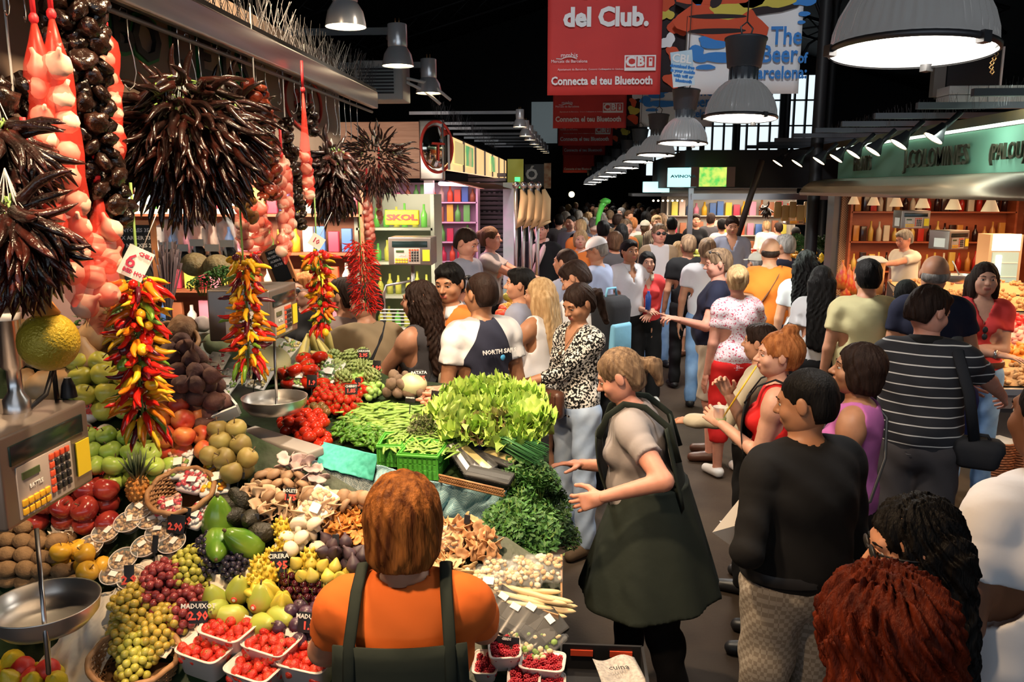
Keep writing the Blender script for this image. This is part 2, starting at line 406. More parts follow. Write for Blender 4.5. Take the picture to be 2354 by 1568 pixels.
 fc = [HC((0, .084, .008), (0, .108, -.026), .007, .0115, .01), HC((-.011, .096, -.03), (.011, .096, -.03), .008, .008, .006), HC((-.034, .074, .022), (.034, .074, .022), .0125, .0125, .016),
          HC((-.017, .088, -.055), (.017, .088, -.055), .0068, .0068, .006), HC((-.014, .087, -.064), (.014, .087, -.064), .0068, .0068, .006),
          HE((-.08, -.006, -.006), (.009, .019, .031), .004), HE((.08, -.006, -.006), (.009, .019, .031), .004), HE((-.042, .06, -.03), (.024, .022, .022), .02), HE((.042, .06, -.03), (.024, .022, .022), .02)]
 SK = skin(tone)
 base = empty('person', (bx_, by_, z0), label, 'person', group, A)
 base.scale = (s, s, s)
 b = MB()
 body = pel+tor+nk+legs+feet+arms
 lo, hi = bbox(body, .03); V, F = nets(lambda P: union(P, body), lo, hi, res)
 b.arr(V, F, [SK], [0]*len(F))
 lo, hi = bbox(hd+fc, .02)
 def fh(P):
  d = union(P, hd+[nk[-1]]);
  for q in (-1, 1): d = -smin(-d, sd_ell(P, hp((q*.031, .092, .001)), (.017, .014, .0115), HR), .012)
  for p in fc: d = smin(d, sd_cap(P, p[1], p[2], p[3], p[4]) if p[0] == 'c' else sd_ell(P, p[1], p[2], p[3]), p[-1])
  return d
 V, F = nets(fh, lo, hi, hres)
 C = (V[F].mean(1)-hc) @ HR/HS
 lip = (C[:, 2] < -.0505) & (C[:, 2] > -.0695) & (abs(C[:, 0]) < .0215) & (C[:, 1] > .083)
 b.arr(V, F, [SK, LIP], lip.astype(int).tolist())
 R3 = Matrix(HR.tolist())
 if faceon and Y < 13:
  hm = hair[1]
  for q in (-1, 1):
   b.ell(hp((q*.031, .0735, .001)), (.0132, .0112, .0078), EYEW, 10, R3)
   b.ell(hp((q*.031, .0805, .0005)), (.0064, .0056, .0066), EYED, 8, R3)
   b.tube([hp((q*.0165, .088, .0075)), hp((q*.031, .0878, .0105)), hp((q*.046, .0795, .0055))], [.0016, .003, .0014], SK, 5)
   if hair[0] != 'none': b.tube([hp((q*.015, .0895, .022)), hp((q*.032, .0885, .0275)), hp((q*.05, .076, .022))], [.0026, .0036, .0018], hm, 5, flat=.8)
 for i, (q, (S0, el, wr)) in enumerate(zip((-1, 1), AR)):
  if Y > 13: break
  V, F = hand_mesh(hk[i], .0042 if Y < 6 else .0075)
  d = wr-el; d /= np.linalg.norm(d); pn = np.array([-q*.9, .1, -.35]) if wr[2] < 1.0 and d[2] < -.5 else np.array([-q*.35, 0, -1.]) if hk[i] != 'grip' else np.array([-q*1., 0, -.3])
  z = -(pn-d*(pn@d)); z /= np.linalg.norm(z); xx = np.cross(d, z)
  M = np.stack([xx*(1 if q > 0 else -1)*1., d, z], 1)
  # thumb on the inner/front side
  Vv = V.copy()
  Vv = (M @ Vv.T).T+wr
  FF = F if np.linalg.det(M) > 0 else F[:, ::-1]
  b.arr(Vv.astype(np.float32), FF, [SK], [0]*len(FF)); HD.append((wr, d, z))
 bo = b.obj('body', base)
 # ---- trousers
 def wr_noise(P, amp): return amp*(np.sin(P[:, 2]*34+P[:, 0]*21+np.sin(P[:, 1]*17)*1.5)*np.sin(P[:, 0]*27+P[:, 1]*31+1.3+P[:, 2]*9))
 pk, pm = pants[0], pants[1]
 pz = 1.0
 if pm is not None:
  end = {'long': .06, 'capri': .3, 'shorts': .52, 'mini': .7, 'skirt': .5, 'wide': .05}[pk]; pp = [('e', (0, 0, .94), (.165*bw, .125*bw, .13), None, .04)]
  for hip, kn, an in LG:
   hip, kn, an = map(np.array, (hip, kn, an))
   pp += [('c', tuple(hip), tuple(kn), .096*bw, .07*bw+(.02 if pk in ('shorts', 'wide') else 0), .025)]
   if end < .5: pp += [('c', tuple(kn), tuple(an-[0, 0, .03]), .07*bw, {'wide': .085}.get(pk, .062), .02)]
  if pk == 'skirt': pp += [('c', (0, 0, .9), (0, 0, .5), .16, .2, .05)]
  lo, hi = bbox(pp, .03); lo[2] = end-.03; hi[2] = pz+.08
  def fp(P):
   d = np.minimum(union(P, pp)+wr_noise(P, .006), union(P, pel+tor+legs)-.007); return np.maximum(np.maximum(d, end-P[:, 2]), P[:, 2]-pz-.03)
  V, F = nets(fp, lo, hi, res); MB().arr(V, F, [pm], [0]*len(F)).obj({'shorts': 'shorts', 'mini': 'shorts', 'skirt': 'skirt'}.get(pk, 'trousers'), base)
 if belt is not None:
  bb = MB(); bb.lathe([(.165*bw+.006, .0), (.168*bw+.008, .02), (.165*bw+.006, .04)], belt, 28, (0, 0, pz-.015), sx=1.03, sy=.78); bb.obj('belt', base)
 # ---- shirt
 sk_, sm = shirt[0], shirt[1]
 if sm is not None:
  t = {'tank': 0, 'tee': .55, 'polo': .6, 'three': 1.4, 'long': 2.0}[sk_]; loose = .008 if f else .011
  if sk_ == 'tank': loose = .006
  hem = .93 if not f else .95
  if len(shirt) > 2: hem = shirt[2]
  st = [p for p in tor]+[('e', (0, 0, 1.0), (.158*bw, .12*bw, .12), None, .06)]
  if not f: st.append(E((0, 0, 1.12), (.15*bw, .112*bw, .2), .05))
  sl = []
  for S0, el, wr in AR:
   if t > 0:
    e1 = S0+(el-S0)*min(1, t); sl.append(('c', tuple(S0), tuple(e1), .047, .054 if t < 1 else .044, .03))
    if t > 1: sl.append(('c', tuple(el), tuple(el+(wr-el)*(t-1)), .044, .036, .015))
  covb = pel+tor
  for (S0, el, wr), q in zip(AR, (-1, 1)):
   if t > 0: covb = covb+[('c', tuple(S0), tuple(S0+(el-S0)*min(1, t)), .05*(bw*.5+.5), .042, .025), ('e', tuple(S0+(el-S0)*.12), (.056, .058, .06), None, .03)]
   if t > 1: covb = covb+[('c', tuple(el), tuple(el+(wr-el)*(t-1)), .041, .032, .015)]
  allp = st+sl; lo, hi = bbox(allp, loose+.03)
  ends = [(S0+(el-S0)*t, (el-S0)/np.linalg.norm(el-S0)) for S0, el, wr in AR] if 0 < t < 1 else []
  dp = {'crew': .03, 'v': .15, 'scoop': .1, 'turtle': -.03}[neck]; Ti = T.T
  def fs(P):
   d = np.minimum(union(P, allp, loose)+wr_noise(P, .005), union(P, covb)-.007); d = np.maximum(d, hem-P[:, 2])
   for e, n_ in ends:
    along = (P-e.astype(np.float32)) @ n_.astype(np.float32); near = np.linalg.norm(P-e.astype(np.float32), axis=1) < .12
    d = np.where(near, np.maximum(d, along), d)
   Q = (P-piv.astype(np.float32)) @ T.astype(np.float32)+piv.astype(np.float32)
   nd = sd_cap(P, tf((0, -.01, 1.465)), tf((0, .0, 1.6)), .06 if sk_ != 'tank' else .08, .08); d = np.maximum(d, -nd)
   if dp > .03:
    wv = (Q[:, 2]-(1.44-dp))*.42 if neck == 'v' else np.sqrt(np.maximum(0, .0081-np.clip(1.42-Q[:, 2], 0, 1)**2*.9))
    d = np.where((Q[:, 1] > .02) & (np.abs(Q[:, 0]) < wv) & (Q[:, 2] > 1.44-dp), np.maximum(d, .004), d)
   if sk_ == 'tank':
    for q in (-1, 1): d = np.maximum(d, -sd_cap(P, tf((q*(sh+.01), 0, 1.27)), tf((q*(sh+.03), 0, 1.55)), .062, .075))
   return d
  V, F = nets(fs, lo, hi, res if neck == 'crew' else res*.8)
  MB().arr(V, F, [sm], [0]*len(F)).obj('shirt', base)
  if sk_ == 'polo' or (len(shirt) > 3 and shirt[3]):
   cm = shirt[3] if len(shirt) > 3 and shirt[3] else sm; cb = MB()
   pts = []
   for q in range(15):
    a = -PI*.36+q/14*(2*PI-PI*.28)-PI/2+PI*.5; pts.append(a)
   def col_fn(u, v):
    a = PI/2+.3+u*(2*PI-.6); r = .068+v*.026; p = tf((math.cos(a)*r*1.02, math.sin(a)*r*.95+.002, 1.478-v*.036-(.03 if math.sin(a) > .3 else 0)*v-.012*math.sin(a)))
    return p
   cb.sheet(20, 2, col_fn, cm, .004); cb.obj('collar', base)
 # ---- shoes
 if shoe is None and Y < 12: shoe = BLACK
 if shoe is not None:
  sb = MB(); sp = [(p[0], p[1], p[2], p[3]+.01, p[4]+.008, p[5]) for p in feet]; lo, hi = bbox(sp, .02)
  V, F = nets(lambda P: np.maximum(union(P, sp), -P[:, 2]+.0), lo, hi, max(.009, res)); sb.arr(V, F, [shoe], [0]*len(F)); sb.obj('shoes', base)
 # ---- hair
 if hair[0] != 'none':
  hk_, hm = hair[0], hair[1]; hb = MB()
  hs = [HE((0, -.016, .026), (.085, .101, .094), .02), HE((0, -.055, -.03), (.07, .055, .07), .03)]
  cut = .0; low = -.075
  if hk_ == 'crop': hs = [HE((0, -.016, .022), (.0805, .0975, .0925), .02), HE((0, -.045, -.03), (.07, .055, .06), .03)]
  if hk_ == 'short': hs.append(HE((0, .03, .075), (.065, .06, .035), .02))
  if hk_ == 'bald': hs = [HE((0, -.03, -.015), (.0815, .083, .05), .02)]
  if hk_ == 'bob': hs += [HE((0, -.02, .022), (.09, .103, .096), .02), HE((-.066, -.005, -.04), (.024, .05, .06), .03), HE((.066, -.005, -.04), (.024, .05, .06), .03), HE((0, -.06, -.06), (.08, .05, .07), .03)]; low = -.105
  if hk_ == 'long' or hk_ == 'longcurly':
   L = hair[2] if len(hair) > 2 else .35
   hs += [HE((-.072, -.015, -.07), (.028, .05, .1), .03), HE((.072, -.015, -.07), (.028, .05, .1), .03)]
   for q in (-.07, -.035, 0, .035, .07): hs.append(('c', tuple(hp((q, -.07, -.02))), tuple(np.array(hp((q*1.15, -.07, -.05)))+np.array([0, -.075, -L+abs(q)*.5])), .042, .022, .03))
   low = -2
  if hk_ == 'bun': hs += [HE((0, -.115, .03), (.042, .036, .042), .02)]
  if hk_ == 'topbun': hs += [HE((0, -.06, .125), (.04, .04, .03), .015), HE((0, -.04, .02), (.09, .1, .095), .02)]
  if hk_ == 'pony':
   L = hair[2] if len(hair) > 2 else .2
   hs += [('c', tuple(hp((0, -.1, .02))), tuple(hp((0, -.155, -.02))), .022, .032, .015), ('c', tuple(hp((0, -.155, -.02))), tuple(hp((0, -.15, -L))), .034, .018, .02)]; low = -2
  if hk_ == 'big': hs += [HE((0, -.03, .01), (.132, .135, .118), .03), HE((0, -.06, -.09), (.13, .11, .12), .04)]; low = -.22
  lo, hi = bbox(hs, .03); amp = {'longcurly': .007, 'big': .012, 'crop': .0007, 'bald': .0007}.get(hk_, .0028); HRf = HR.astype(np.float32); hcf = hc.astype(np.float32)
  def fhr(P):
   d = union(P, hs); Q = (P-hcf) @ HRf/HS; th = np.arctan2(Q[:, 0], -Q[:, 1]-.02)
   fr = 60 if hk_ in ('longcurly', 'big') else 46
   d = d+amp*np.sin(th*fr*.5+9*np.sin(Q[:, 2]*14))*np.cos(Q[:, 2]*(30 if amp < .004 else 55)+th*5)+amp*.6*np.sin(Q[:, 0]*130+Q[:, 1]*70+np.sin(Q[:, 2]*40)*2)
   face_c = sd_ell(P, hp((0, .105, -.035)), (.072 if hk_ != 'big' else .075, .085, .098), HR)
   if hk_ in ('crop', 'short', 'bun', 'pony', 'topbun', 'bald'):
    ear = np.maximum(np.maximum(Q[:, 2]-.0, np.abs(Q[:, 1]+.0)-.034), .05-np.abs(Q[:, 0])); d = np.maximum(d, -(ear))
    d = np.maximum(d, np.where(Q[:, 1] > -.01, -Q[:, 2]-.02, -1))
   d = np.maximum(d, -face_c)
   if low > -1: d = np.maximum(d, low-Q[:, 2])
   if hk_ == 'bald': d = np.maximum(d, Q[:, 2]-.02)
   return d
  V, F = nets(fhr, lo, hi, hres*1.05 if Y < 6 else hres); hb.arr(V, F, [hm], [0]*len(F)); hb.obj('hair', base)
 rec = dict(base=base, hp=hp, HR=HR, tf=tf, T=T, s=s, AR=AR, R3=R3, A=A, sh=sh, bw=bw, fwd=Vector((-math.sin(A), math.cos(A), 0)))
 PEOPLE.append(rec)
 if extra: extra(rec)
 return rec
def wpt(rec, p):   # local point of a person -> world
 A = rec['A']; s = rec['s']; p = np.array(p)*s; l = rec['base'].location
 return Vector((l.x+p[0]*math.cos(A)-p[1]*math.sin(A), l.y+p[0]*math.sin(A)+p[1]*math.cos(A), l.z+p[2]))
def lpt(rec, w):   # world -> local
 A = rec['A']; l = rec['base'].location; dx, dy, dz = w[0]-l.x, w[1]-l.y, w[2]-l.z
 return ((dx*math.cos(A)+dy*math.sin(A))/rec['s'], (-dx*math.sin(A)+dy*math.cos(A))/rec['s'], dz/rec['s'])
# ------------------------------------------------------------------ things people wear and carry
def x_cap(color, white=True):
 def f(r):
  b = MB(); R3 = r['R3']; hp = r['hp']
  prof = [(.092*math.cos(t), .095*math.sin(t)) for t in [i*PI/16 for i in range(0, 9)]]
  b.lathe(prof, color, 20, hp((0, -.012, .035)), R3, sx=1, sy=1.15)
  def brim(u, v):
   a = math.radians(25+130*u); rr = .096+v*.075*math.sin(a)**1.5; return hp((rr*math.cos(a)*.95, rr*math.sin(a)*1.1-.012, .042-v*.012))
  b.sheet(16, 4, brim, color, .003); b.ell(hp((0, -.012, .132)), .007, color, 8); b.obj('cap', r['base'])
 return f
def x_sunnies(on='head', m=BLACK):
 def f(r):
  b = MB(); hp = r['hp']; y, z = ((.096, .004) if on == 'eyes' else (.055, .092))
  for q in (-1, 1):
   b.ell(hp((q*.032, y, z)), (.026, .007, .019) if on == 'eyes' else (.025, .014, .014), m, 12, r['R3'])
   b.tube([hp((q*.056, y-.01, z+.004)), hp((q*.086, y-.05, z+.0)), hp((q*.088, -.02, z-.015 if on == 'eyes' else .03))], .0028, m, 5)
  b.tube([hp((-.01, y+.003, z+.004)), hp((.01, y+.003, z+.004))], .003, m, 5); b.obj('sunglasses', r['base'])
 return f
def x_strap(m, side=1, w=.03, drop=.95):
 """a bag strap over the shoulder `side`, running across to the opposite hip"""
 def f(r):
  tf = r['tf']; bw = r['bw']; pts = []
  ctrl = [(side*.1, .0, 1.475), (side*.05, .125*bw, 1.36), (-side*.04, .145*bw, 1.2), (-side*.13, .12*bw, 1.05), (-side*.185*bw, .02, .96), (-side*.14, -.11*bw, 1.05), (-side*.03, -.142*bw, 1.22), (side*.06, -.125, 1.38), (side*.1, -.04, 1.465)]
  b = MB(); b.tube([tf(p) for p in ctrl], w/2, m, 8, flat=.25, closed=True); b.obj('bag_strap', r['base'])
 return f
def bagthing(name, label, r, loc, size, m, cat='bag', group=None, taper=.85, rz=0, pocket=None):
 o = empty(name, wpt(r, loc), label, cat, group, r['A']+rz); x, y, z = size
 b = MB(); b.box((0, 0, 0), size, m, bev=min(size)*.38, taper=taper); b.obj('bag_body', o)
 b = MB(); b.box((0, y*.42, -z*.14), (x*.7, y*.3, z*.5), pocket or m, bev=y*.12); b.obj('pocket', o)
 b = MB(); b.tube([(-x*.2, 0, z*.48), (-x*.15, 0, z*.62), (x*.15, 0, z*.62), (x*.2, 0, z*.48)], .009, pocket or m, 6); b.obj('handle', o)
 return o
def x_backpack(label, m, m2, size=(.3, .17, .44), loc=(0, -.23, 1.22), straps=True):
 def f(r):
  bagthing('backpack', label, r, r['tf'](loc), size, m, 'backpack', pocket=m2, rz=PI)
  if straps:
   for q in (-1, 1):
    b = MB(); b.tube([r['tf'](p) for p in [(q*.1, -.16, 1.38), (q*.11, -.06, 1.475), (q*.105, .06, 1.44), (q*.11, .13, 1.3), (q*.15, .08, 1.12), (q*.15, -.12, 1.06)]], .02, m2, 8, flat=.35); b.obj('backpack_strap', r['base'])
 return f
def x_necklace(m):
 def f(r):
  b = MB(); b.tube([r['tf'](p) for p in [(-.06, -.02, 1.475), (-.055, .05, 1.45), (0, .135, 1.3), (.055, .05, 1.45), (.06, -.02, 1.475)]], .0022, m, 5); b.ell(r['tf']((0, .142, 1.3)), .012, m, 8); b.obj('necklace', r['base'])
 return f
def x_print(body, colors, n, size, zr=(1.08, 1.34), front=True, seed=3, shape='blob'):
 pass
def x_text(s, z, size, m, back=True, dx=0, y=.155, rnd=False):
 def f(r):
  q = -1 if back else 1; p = r['tf']((dx, q*y*max(1, r['bw']*.95), z)); tx = text('lettering', s, p, size, m, r['base'], rot=(PI/2, 0, 0 if back else PI), ext=.002)
 return f
def x_apron(m, skirt=1.0, front=True, hemz=.5):
 """bib apron: bib in front, two straps over the shoulders crossing down to the waist, wrap-around skirt"""
 def f(r):
  tf = r['tf']; b = MB(); bw = r['bw']
  lo = [-.48, -.46, hemz-.06]; hi = [.48, .46, 1.16]
  def fn(P):
   t = np.clip((1.1-P[:, 2])/(1.1-hemz), 0, 1); a = .178*bw+.12*t*skirt; c = .135*bw+.11*t*skirt; th = np.arctan2(P[:, 1], P[:, 0])
   rr = np.sqrt((P[:, 0]/a)**2+(P[:, 1]/c)**2); d = (rr-1)*np.minimum(a, c)+.008*t*np.sin(th*9+P[:, 2]*4)*1.3
   return np.maximum(np.maximum(d, hemz+.02*np.sin(th*2)-P[:, 2]), P[:, 2]-1.12)
  V, F = nets(fn, lo, hi, .012); b.arr(V, F, [m], [0]*len(F)); b.obj('apron_skirt', r['base'])
  b = MB()
  def bib(u, v):
   x = (u-.5)*.27*(1-.15*v); z = 1.08+v*.29; y = .115*bw+.022*math.cos(x*9)+.02*math.sin(v*PI); return tf((x, y, z))
  b.sheet(10, 10, bib, m, .006); b.obj('apron_bib', r['base'])
  b = MB()
  def bk(u, v):
   x = (u-.5)*.34*(1-.1*v); z = 1.0+v*.36; y = -.116*bw-.034*math.cos(x*8); return tf((x, y, z))
  b.sheet(10, 6, bk, m, -.006); b.obj('apron_back', r['base'])
  for q in (-1, 1):
   b = MB(); b.tube([tf(p) for p in [(q*.1, .142, 1.36), (q*.1, .085, 1.45), (q*.1, -.0, 1.49), (q*.105, -.085, 1.46), (q*.115, -.138*bw, 1.36), (q*.12, -.148*bw, 1.2)]], .0145, m, 8, flat=.3); b.obj('apron_strap', r['base'])
 return f
def multi(*fs):
 def f(r):
  for g in fs: g(r)
 return f
def x_watch(side=0):
 def f(r):
  S0, el, wr = r['AR'][side]; d = (wr-el)/np.linalg.norm(wr-el); b = MB(); c = wr-d*.025
  b.tube([c-d*.008, c+d*.008], .03, STEEL, 12); b.obj('watch', r['base'])
 return f
# ------------------------------------------------------------------ the hall
FLOOR = mat('floor_concrete', (.034, .023, .016), .75, color2=(.06, .043, .03), nscale=1.6, bump=.2, bscale=50, spec=.12)
DARK = mat('hall_dark', (.012, .012, .014), .8); ROOF = mat('roof_dark', (.01, .01, .011), .85, color2=(.018, .018, .02), nscale=3)
IRON = mat('iron_paint', (.02, .021, .024), .5)
b = B(); b.box((1, 20, -.05), (34, 64, .1), FLOOR); struct(b.obj('floor'))
b = B(); b.box((-16, 20, 6), (.2, 64, 12), DARK); struct(b.obj('wall_left'))
b = B(); b.box((18, 20, 6), (.2, 64, 12), DARK); struct(b.obj('wall_right'))
b = B(); b.box((1, -12, 7.5), (34, .2, 9), DARK); struct(b.obj('wall_back'))
# pitched roof over the hall
for q, nm in ((-1, 'left'), (1, 'right')):
 b = B(); P = [(1, 0, 11.5), (1+q*17, 0, 6.5)]
 b.add([(P[0][0], -12, P[0][2]), (P[1][0], -12, P[1][2]), (P[1][0], 52, P[1][2]), (P[0][0], 52, P[0][2])], [(0, 1, 2, 3)], ROOF, False); o = struct(b.obj('ceiling_'+nm))
# far wall: closed below, glazed gable with dark glazing bars above on the right
GW = 42.0
def gx(px, py): p = at(px, py, GW); return p.x, p.z
b = B()
xa, z0 = gx(1478, 405); xb, _ = gx(1900, 300); ztop = gx(1500, 175)[1]
b.box(((-16+xa)/2, GW, 6), (xa+16, .2, 12), DARK); b.box(((xb+18)/2, GW, 6), (18-xb, .2, 12), DARK)
b.box(((xa+xb)/2, GW, z0/2), (xb-xa, .2, z0), DARK); b.box(((xa+xb)/2, GW, (ztop+12)/2), (xb-xa, .2, 12-ztop), DARK); struct(b.obj('wall_far'))
GLZ = mat('gable_glass', (.75, .87, .92), .1, emit=1.15)
b = B(); b.box(((xa+xb)/2, GW, (z0+ztop)/2), (xb-xa, .03, ztop-z0), GLZ); struct(b.obj('window_1'))
b = B(); n = 16
for i in range(n+1):
 x = xa+(xb-xa)*i/n; b.box((x, GW-.15, (z0+ztop)/2), (.26 if i % 4 == 0 else .09, .16, ztop-z0), IRON)
for k in range(5):
 z = z0+(ztop-z0)*k/4; b.box(((xa+xb)/2, GW-.15, z), (xb-xa, .12, .07), IRON)
struct(b.obj('window_frame_1'));
# a pale strip of clerestory on the left side of the aisle
GL2 = mat('clerestory_glass', (.16, .2, .21), .3, emit=.35)
b = B(); x1, z1 = gx(1222, 330); x2, z2 = gx(1282, 235); b.box(((x1+x2)/2, GW-.2, (z1+z2)/2), (x2-x1, .05, z2-z1), GL2); struct(b.obj('window_2'))
# roof trusses, columns and purlins
def truss(Y, label):
 o = empty('roof_truss', (1, Y, 7.2), label, 'truss', 'iron trusses spanning the hall roof')
 for q in (-1, 1):
  b = B(); b.tube([(0, 0, 3.9), (q*12, 0, .4)], .07, IRON, 6); b.tube([(0, 0, 3.2), (q*12, 0, -.3)], .055, IRON, 6)
  for k in range(12):
   t0, t1 = k/12, (k+1)/12; b.tube([(q*12*t0, 0, 3.9-3.5*t0), (q*12*t1, 0, 3.2-3.5*t1)], .028, IRON, 4); b.tube([(q*12*t1, 0, 3.9-3.5*t1), (q*12*t0, 0, 3.2-3.5*t0)], .022, IRON, 4)
  b.obj('rafter', o)
 return o
for Y in (9, 14, 20, 27, 34): truss(Y, 'dark lattice iron truss under the market roof')
def column(px, Y, top=8):
 p = at(px, 430, Y); o = empty('iron_column', (p.x, Y, 0), '', 'column', 'slender dark columns holding up the hall roof')
 o['label'] = 'slender dark iron column rising behind the stalls to the roof'
 b = B(); b.lathe([(.2, 0), (.2, .3), (.1, .5), (.085, 6.4)], IRON, 12); b.obj('shaft', o)
 b = B(); b.lathe([(.09, 6.35), (.2, 6.7), (.24, 6.8), (.24, 7.2)], IRON, 12); b.obj('capital', o)
 for q in (-1, 1):
  b = B()
  path = [(q*.1, 0, 5.6), (q*.5, 0, 6.5), (q*1.3, 0, 7.0)]; b.tube(path, .04, IRON, 6); b.tube([(q*.1, 0, 6.9), (q*1.3, 0, 7.05)], .03, IRON, 6); b.obj('bracket', o)
for px, Y in ((1895, 20), (1800, 26), (1872, 13.2), (1610, 30), (1690, 30)): column(px, Y)
# ------------------------------------------------------------------ aisle lamps
RIBS = mat('ribbed_aluminium', (.72, .72, .72), .22, .7, emit=.12); LENS = mat('lamp_lens', (1, .93, .8), .3, emit=9); LENSW = mat('lamp_lens_warm', (1, .8, .5), .3, emit=7)  # reflector ribs get a faint emission to look brighter
LCAP = mat('lamp_cap', (.035, .045, .06), .5)
def bell(label, full=True):
 o = empty('pendant_lamp', (0, 0, 0), label, 'lamp', 'bell shaped lamps hanging in a row over the aisle')
 n = 96 if full else 48
 b = B(); prof = [(.252, 0), (.256, .012), (.25, .024), (.243, .06), (.228, .11), (.2, .165), (.165, .21), (.125, .245), (.098, .26)]
 b.lathe(prof, RIBS, n*2, fn=lambda a, t: 1+(.016*(1 if math.sin(a*n/2) > 0 else -1) if .25 < t < .9 else 0), cap=False); kid(o, b.obj('reflector'))
 b = B(); b.lathe([(0, .006), (.24, .006)], LENS, 40); b.add([(0, 0, 0)], [], LENS); kid(o, b.obj('lamp_lens'))
 b = B(); b.lathe([(.25, -.006), (.259, 0), (.259, .012), (.25, .018)], DSTEEL, 48, cap=False)
 for a in (.6, 2.7, 4.8): b.box((.255*math.cos(a), .255*math.sin(a), .0), (.03, .03, .035), DSTEEL)
 kid(o, b.obj('rim'))
 b = B(); b.lathe([(.085, .262), (.1, .33), (.1, .345), (.118, .35), (.142, .53), (.148, .535), (.148, .548), (.02, .55)], LCAP, 32)
 for k in range(14): a = k*PI/7; b.box((.098*math.cos(a), .098*math.sin(a), .3), (.006, .02, .09), LCAP, rot=Matrix.Rotation(a, 3, 'Z'))
 kid(o, b.obj('gear_housing'))
 b = B(); b.tube([(.03, 0, .55), (.05, 0, .62), (0, 0, .66), (-.05, 0, .62), (-.03, 0, .55)], .006, DSTEEL, 6); b.tube([(0, 0, .66), (0, 0, 4.0)], .005, DSTEEL, 5); kid(o, b.obj('hanging_wire'))
 return o
lampX = 1.18; first = None
lamp_px = [(2095, 120, 335), (1702, 272, 157), (1570, 330, 107), (1509, 357, 82), (1468, 372, 66), (1440, 386, 56), (1416, 397, 48), (1396, 406, 42), (1380, 413, 36), (1367, 419, 32), (1356, 424, 29)]
names = ['largest bell lamp hanging nearest at top right over the aisle', 'bell lamp with black gear cap in front of the blue and white banner', 'bell lamp below the small bluish card hanging over the aisle', 'bell lamp just beyond the one with the bluish card', 'small bell lamp fifth along the aisle row', 'small bell lamp sixth along the aisle row']
for i, (px, py, w) in enumerate(lamp_px):
 Y = FPX*.51/w; p = at(px, py, Y); lab = names[i] if i < 6 else 'tiny far bell lamp in the aisle row near the vanishing end'
 if first is None: first = bell(lab); o = first
 else: o = dup(first, label=lab)
 o.location = p
 light('lamp_light', 'SPOT', (p.x, p.y, p.z-.03), [45, 250, 270, 200, 150, 90, 60, 40, 30, 20, 15][i]*1.15, (1, .97, .92), (p.x, p.y, 0), spot_size=2.7, spot_blend=.7, shadow_soft_size=.2)
 if i == 0: o.rotation_euler = (math.radians(-2), math.radians(3), .4)
b = B(); p = at(2095, 120, FPX*.51/335)
pts = [(p.x+.262+.006*math.sin(k), p.y, p.z+.02-.014*k) for k in range(7)]
for k, q in enumerate(pts): b.tube([(q[0]-.006, q[1], q[2]), (q[0], q[1], q[2]-.009), (q[0]+.006, q[1], q[2]), (q[0], q[1], q[2]+.009)], .0025, mat('brass', (.5, .3, .12), .4, 1), 5, closed=True)
tag(b.obj('safety_chain'), 'short brass chain hanging from the rim of the biggest lamp', 'chain')
# ------------------------------------------------------------------ hanging banners
RED = mat('banner_red', (.6, .045, .04), .75, color2=(.5, .035, .035), nscale=1.2); BW = mat('banner_white', (.8, .8, .82), .8); BLUEB = mat('banner_blue', (.04, .22, .62), .8)
BYEL = mat('banner_yellow', (.6, .5, .08), .8); BBLK = mat('banner_black', (.02, .012, .015), .8); BRD = mat('banner_scarlet', (.6, .08, .03), .8)
def hang(name, label, px0, px1, pyb, Y, hgt, m, group):
 a = at(px0, pyb, Y); c = at(px1, pyb, Y); w = c.x-a.x; o = empty(name, ((a.x+c.x)/2, Y, a.z), label, 'banner', group)
 b = B(); b.sheet(20, 16, lambda u, v: ((u-.5)*w, .012*math.sin(u*9+v*2)*(1-v)+.02*math.sin(v*40)*(v < .1)*(1-10*v if v < .1 else 0), v*hgt), m, .004); b.obj('banner_cloth', o)
 b = B(); b.tube([(-w/2-.02, 0, hgt), (w/2+.02, 0, hgt)], .02, IRON, 8); b.obj('top_rail', o)
 b = B()
 for q in (-.45, .45): b.tube([(q*w, 0, hgt), (q*w, 0, hgt+2.5)], .006, IRON, 4)
 b.obj('cord', o)
 return o, w
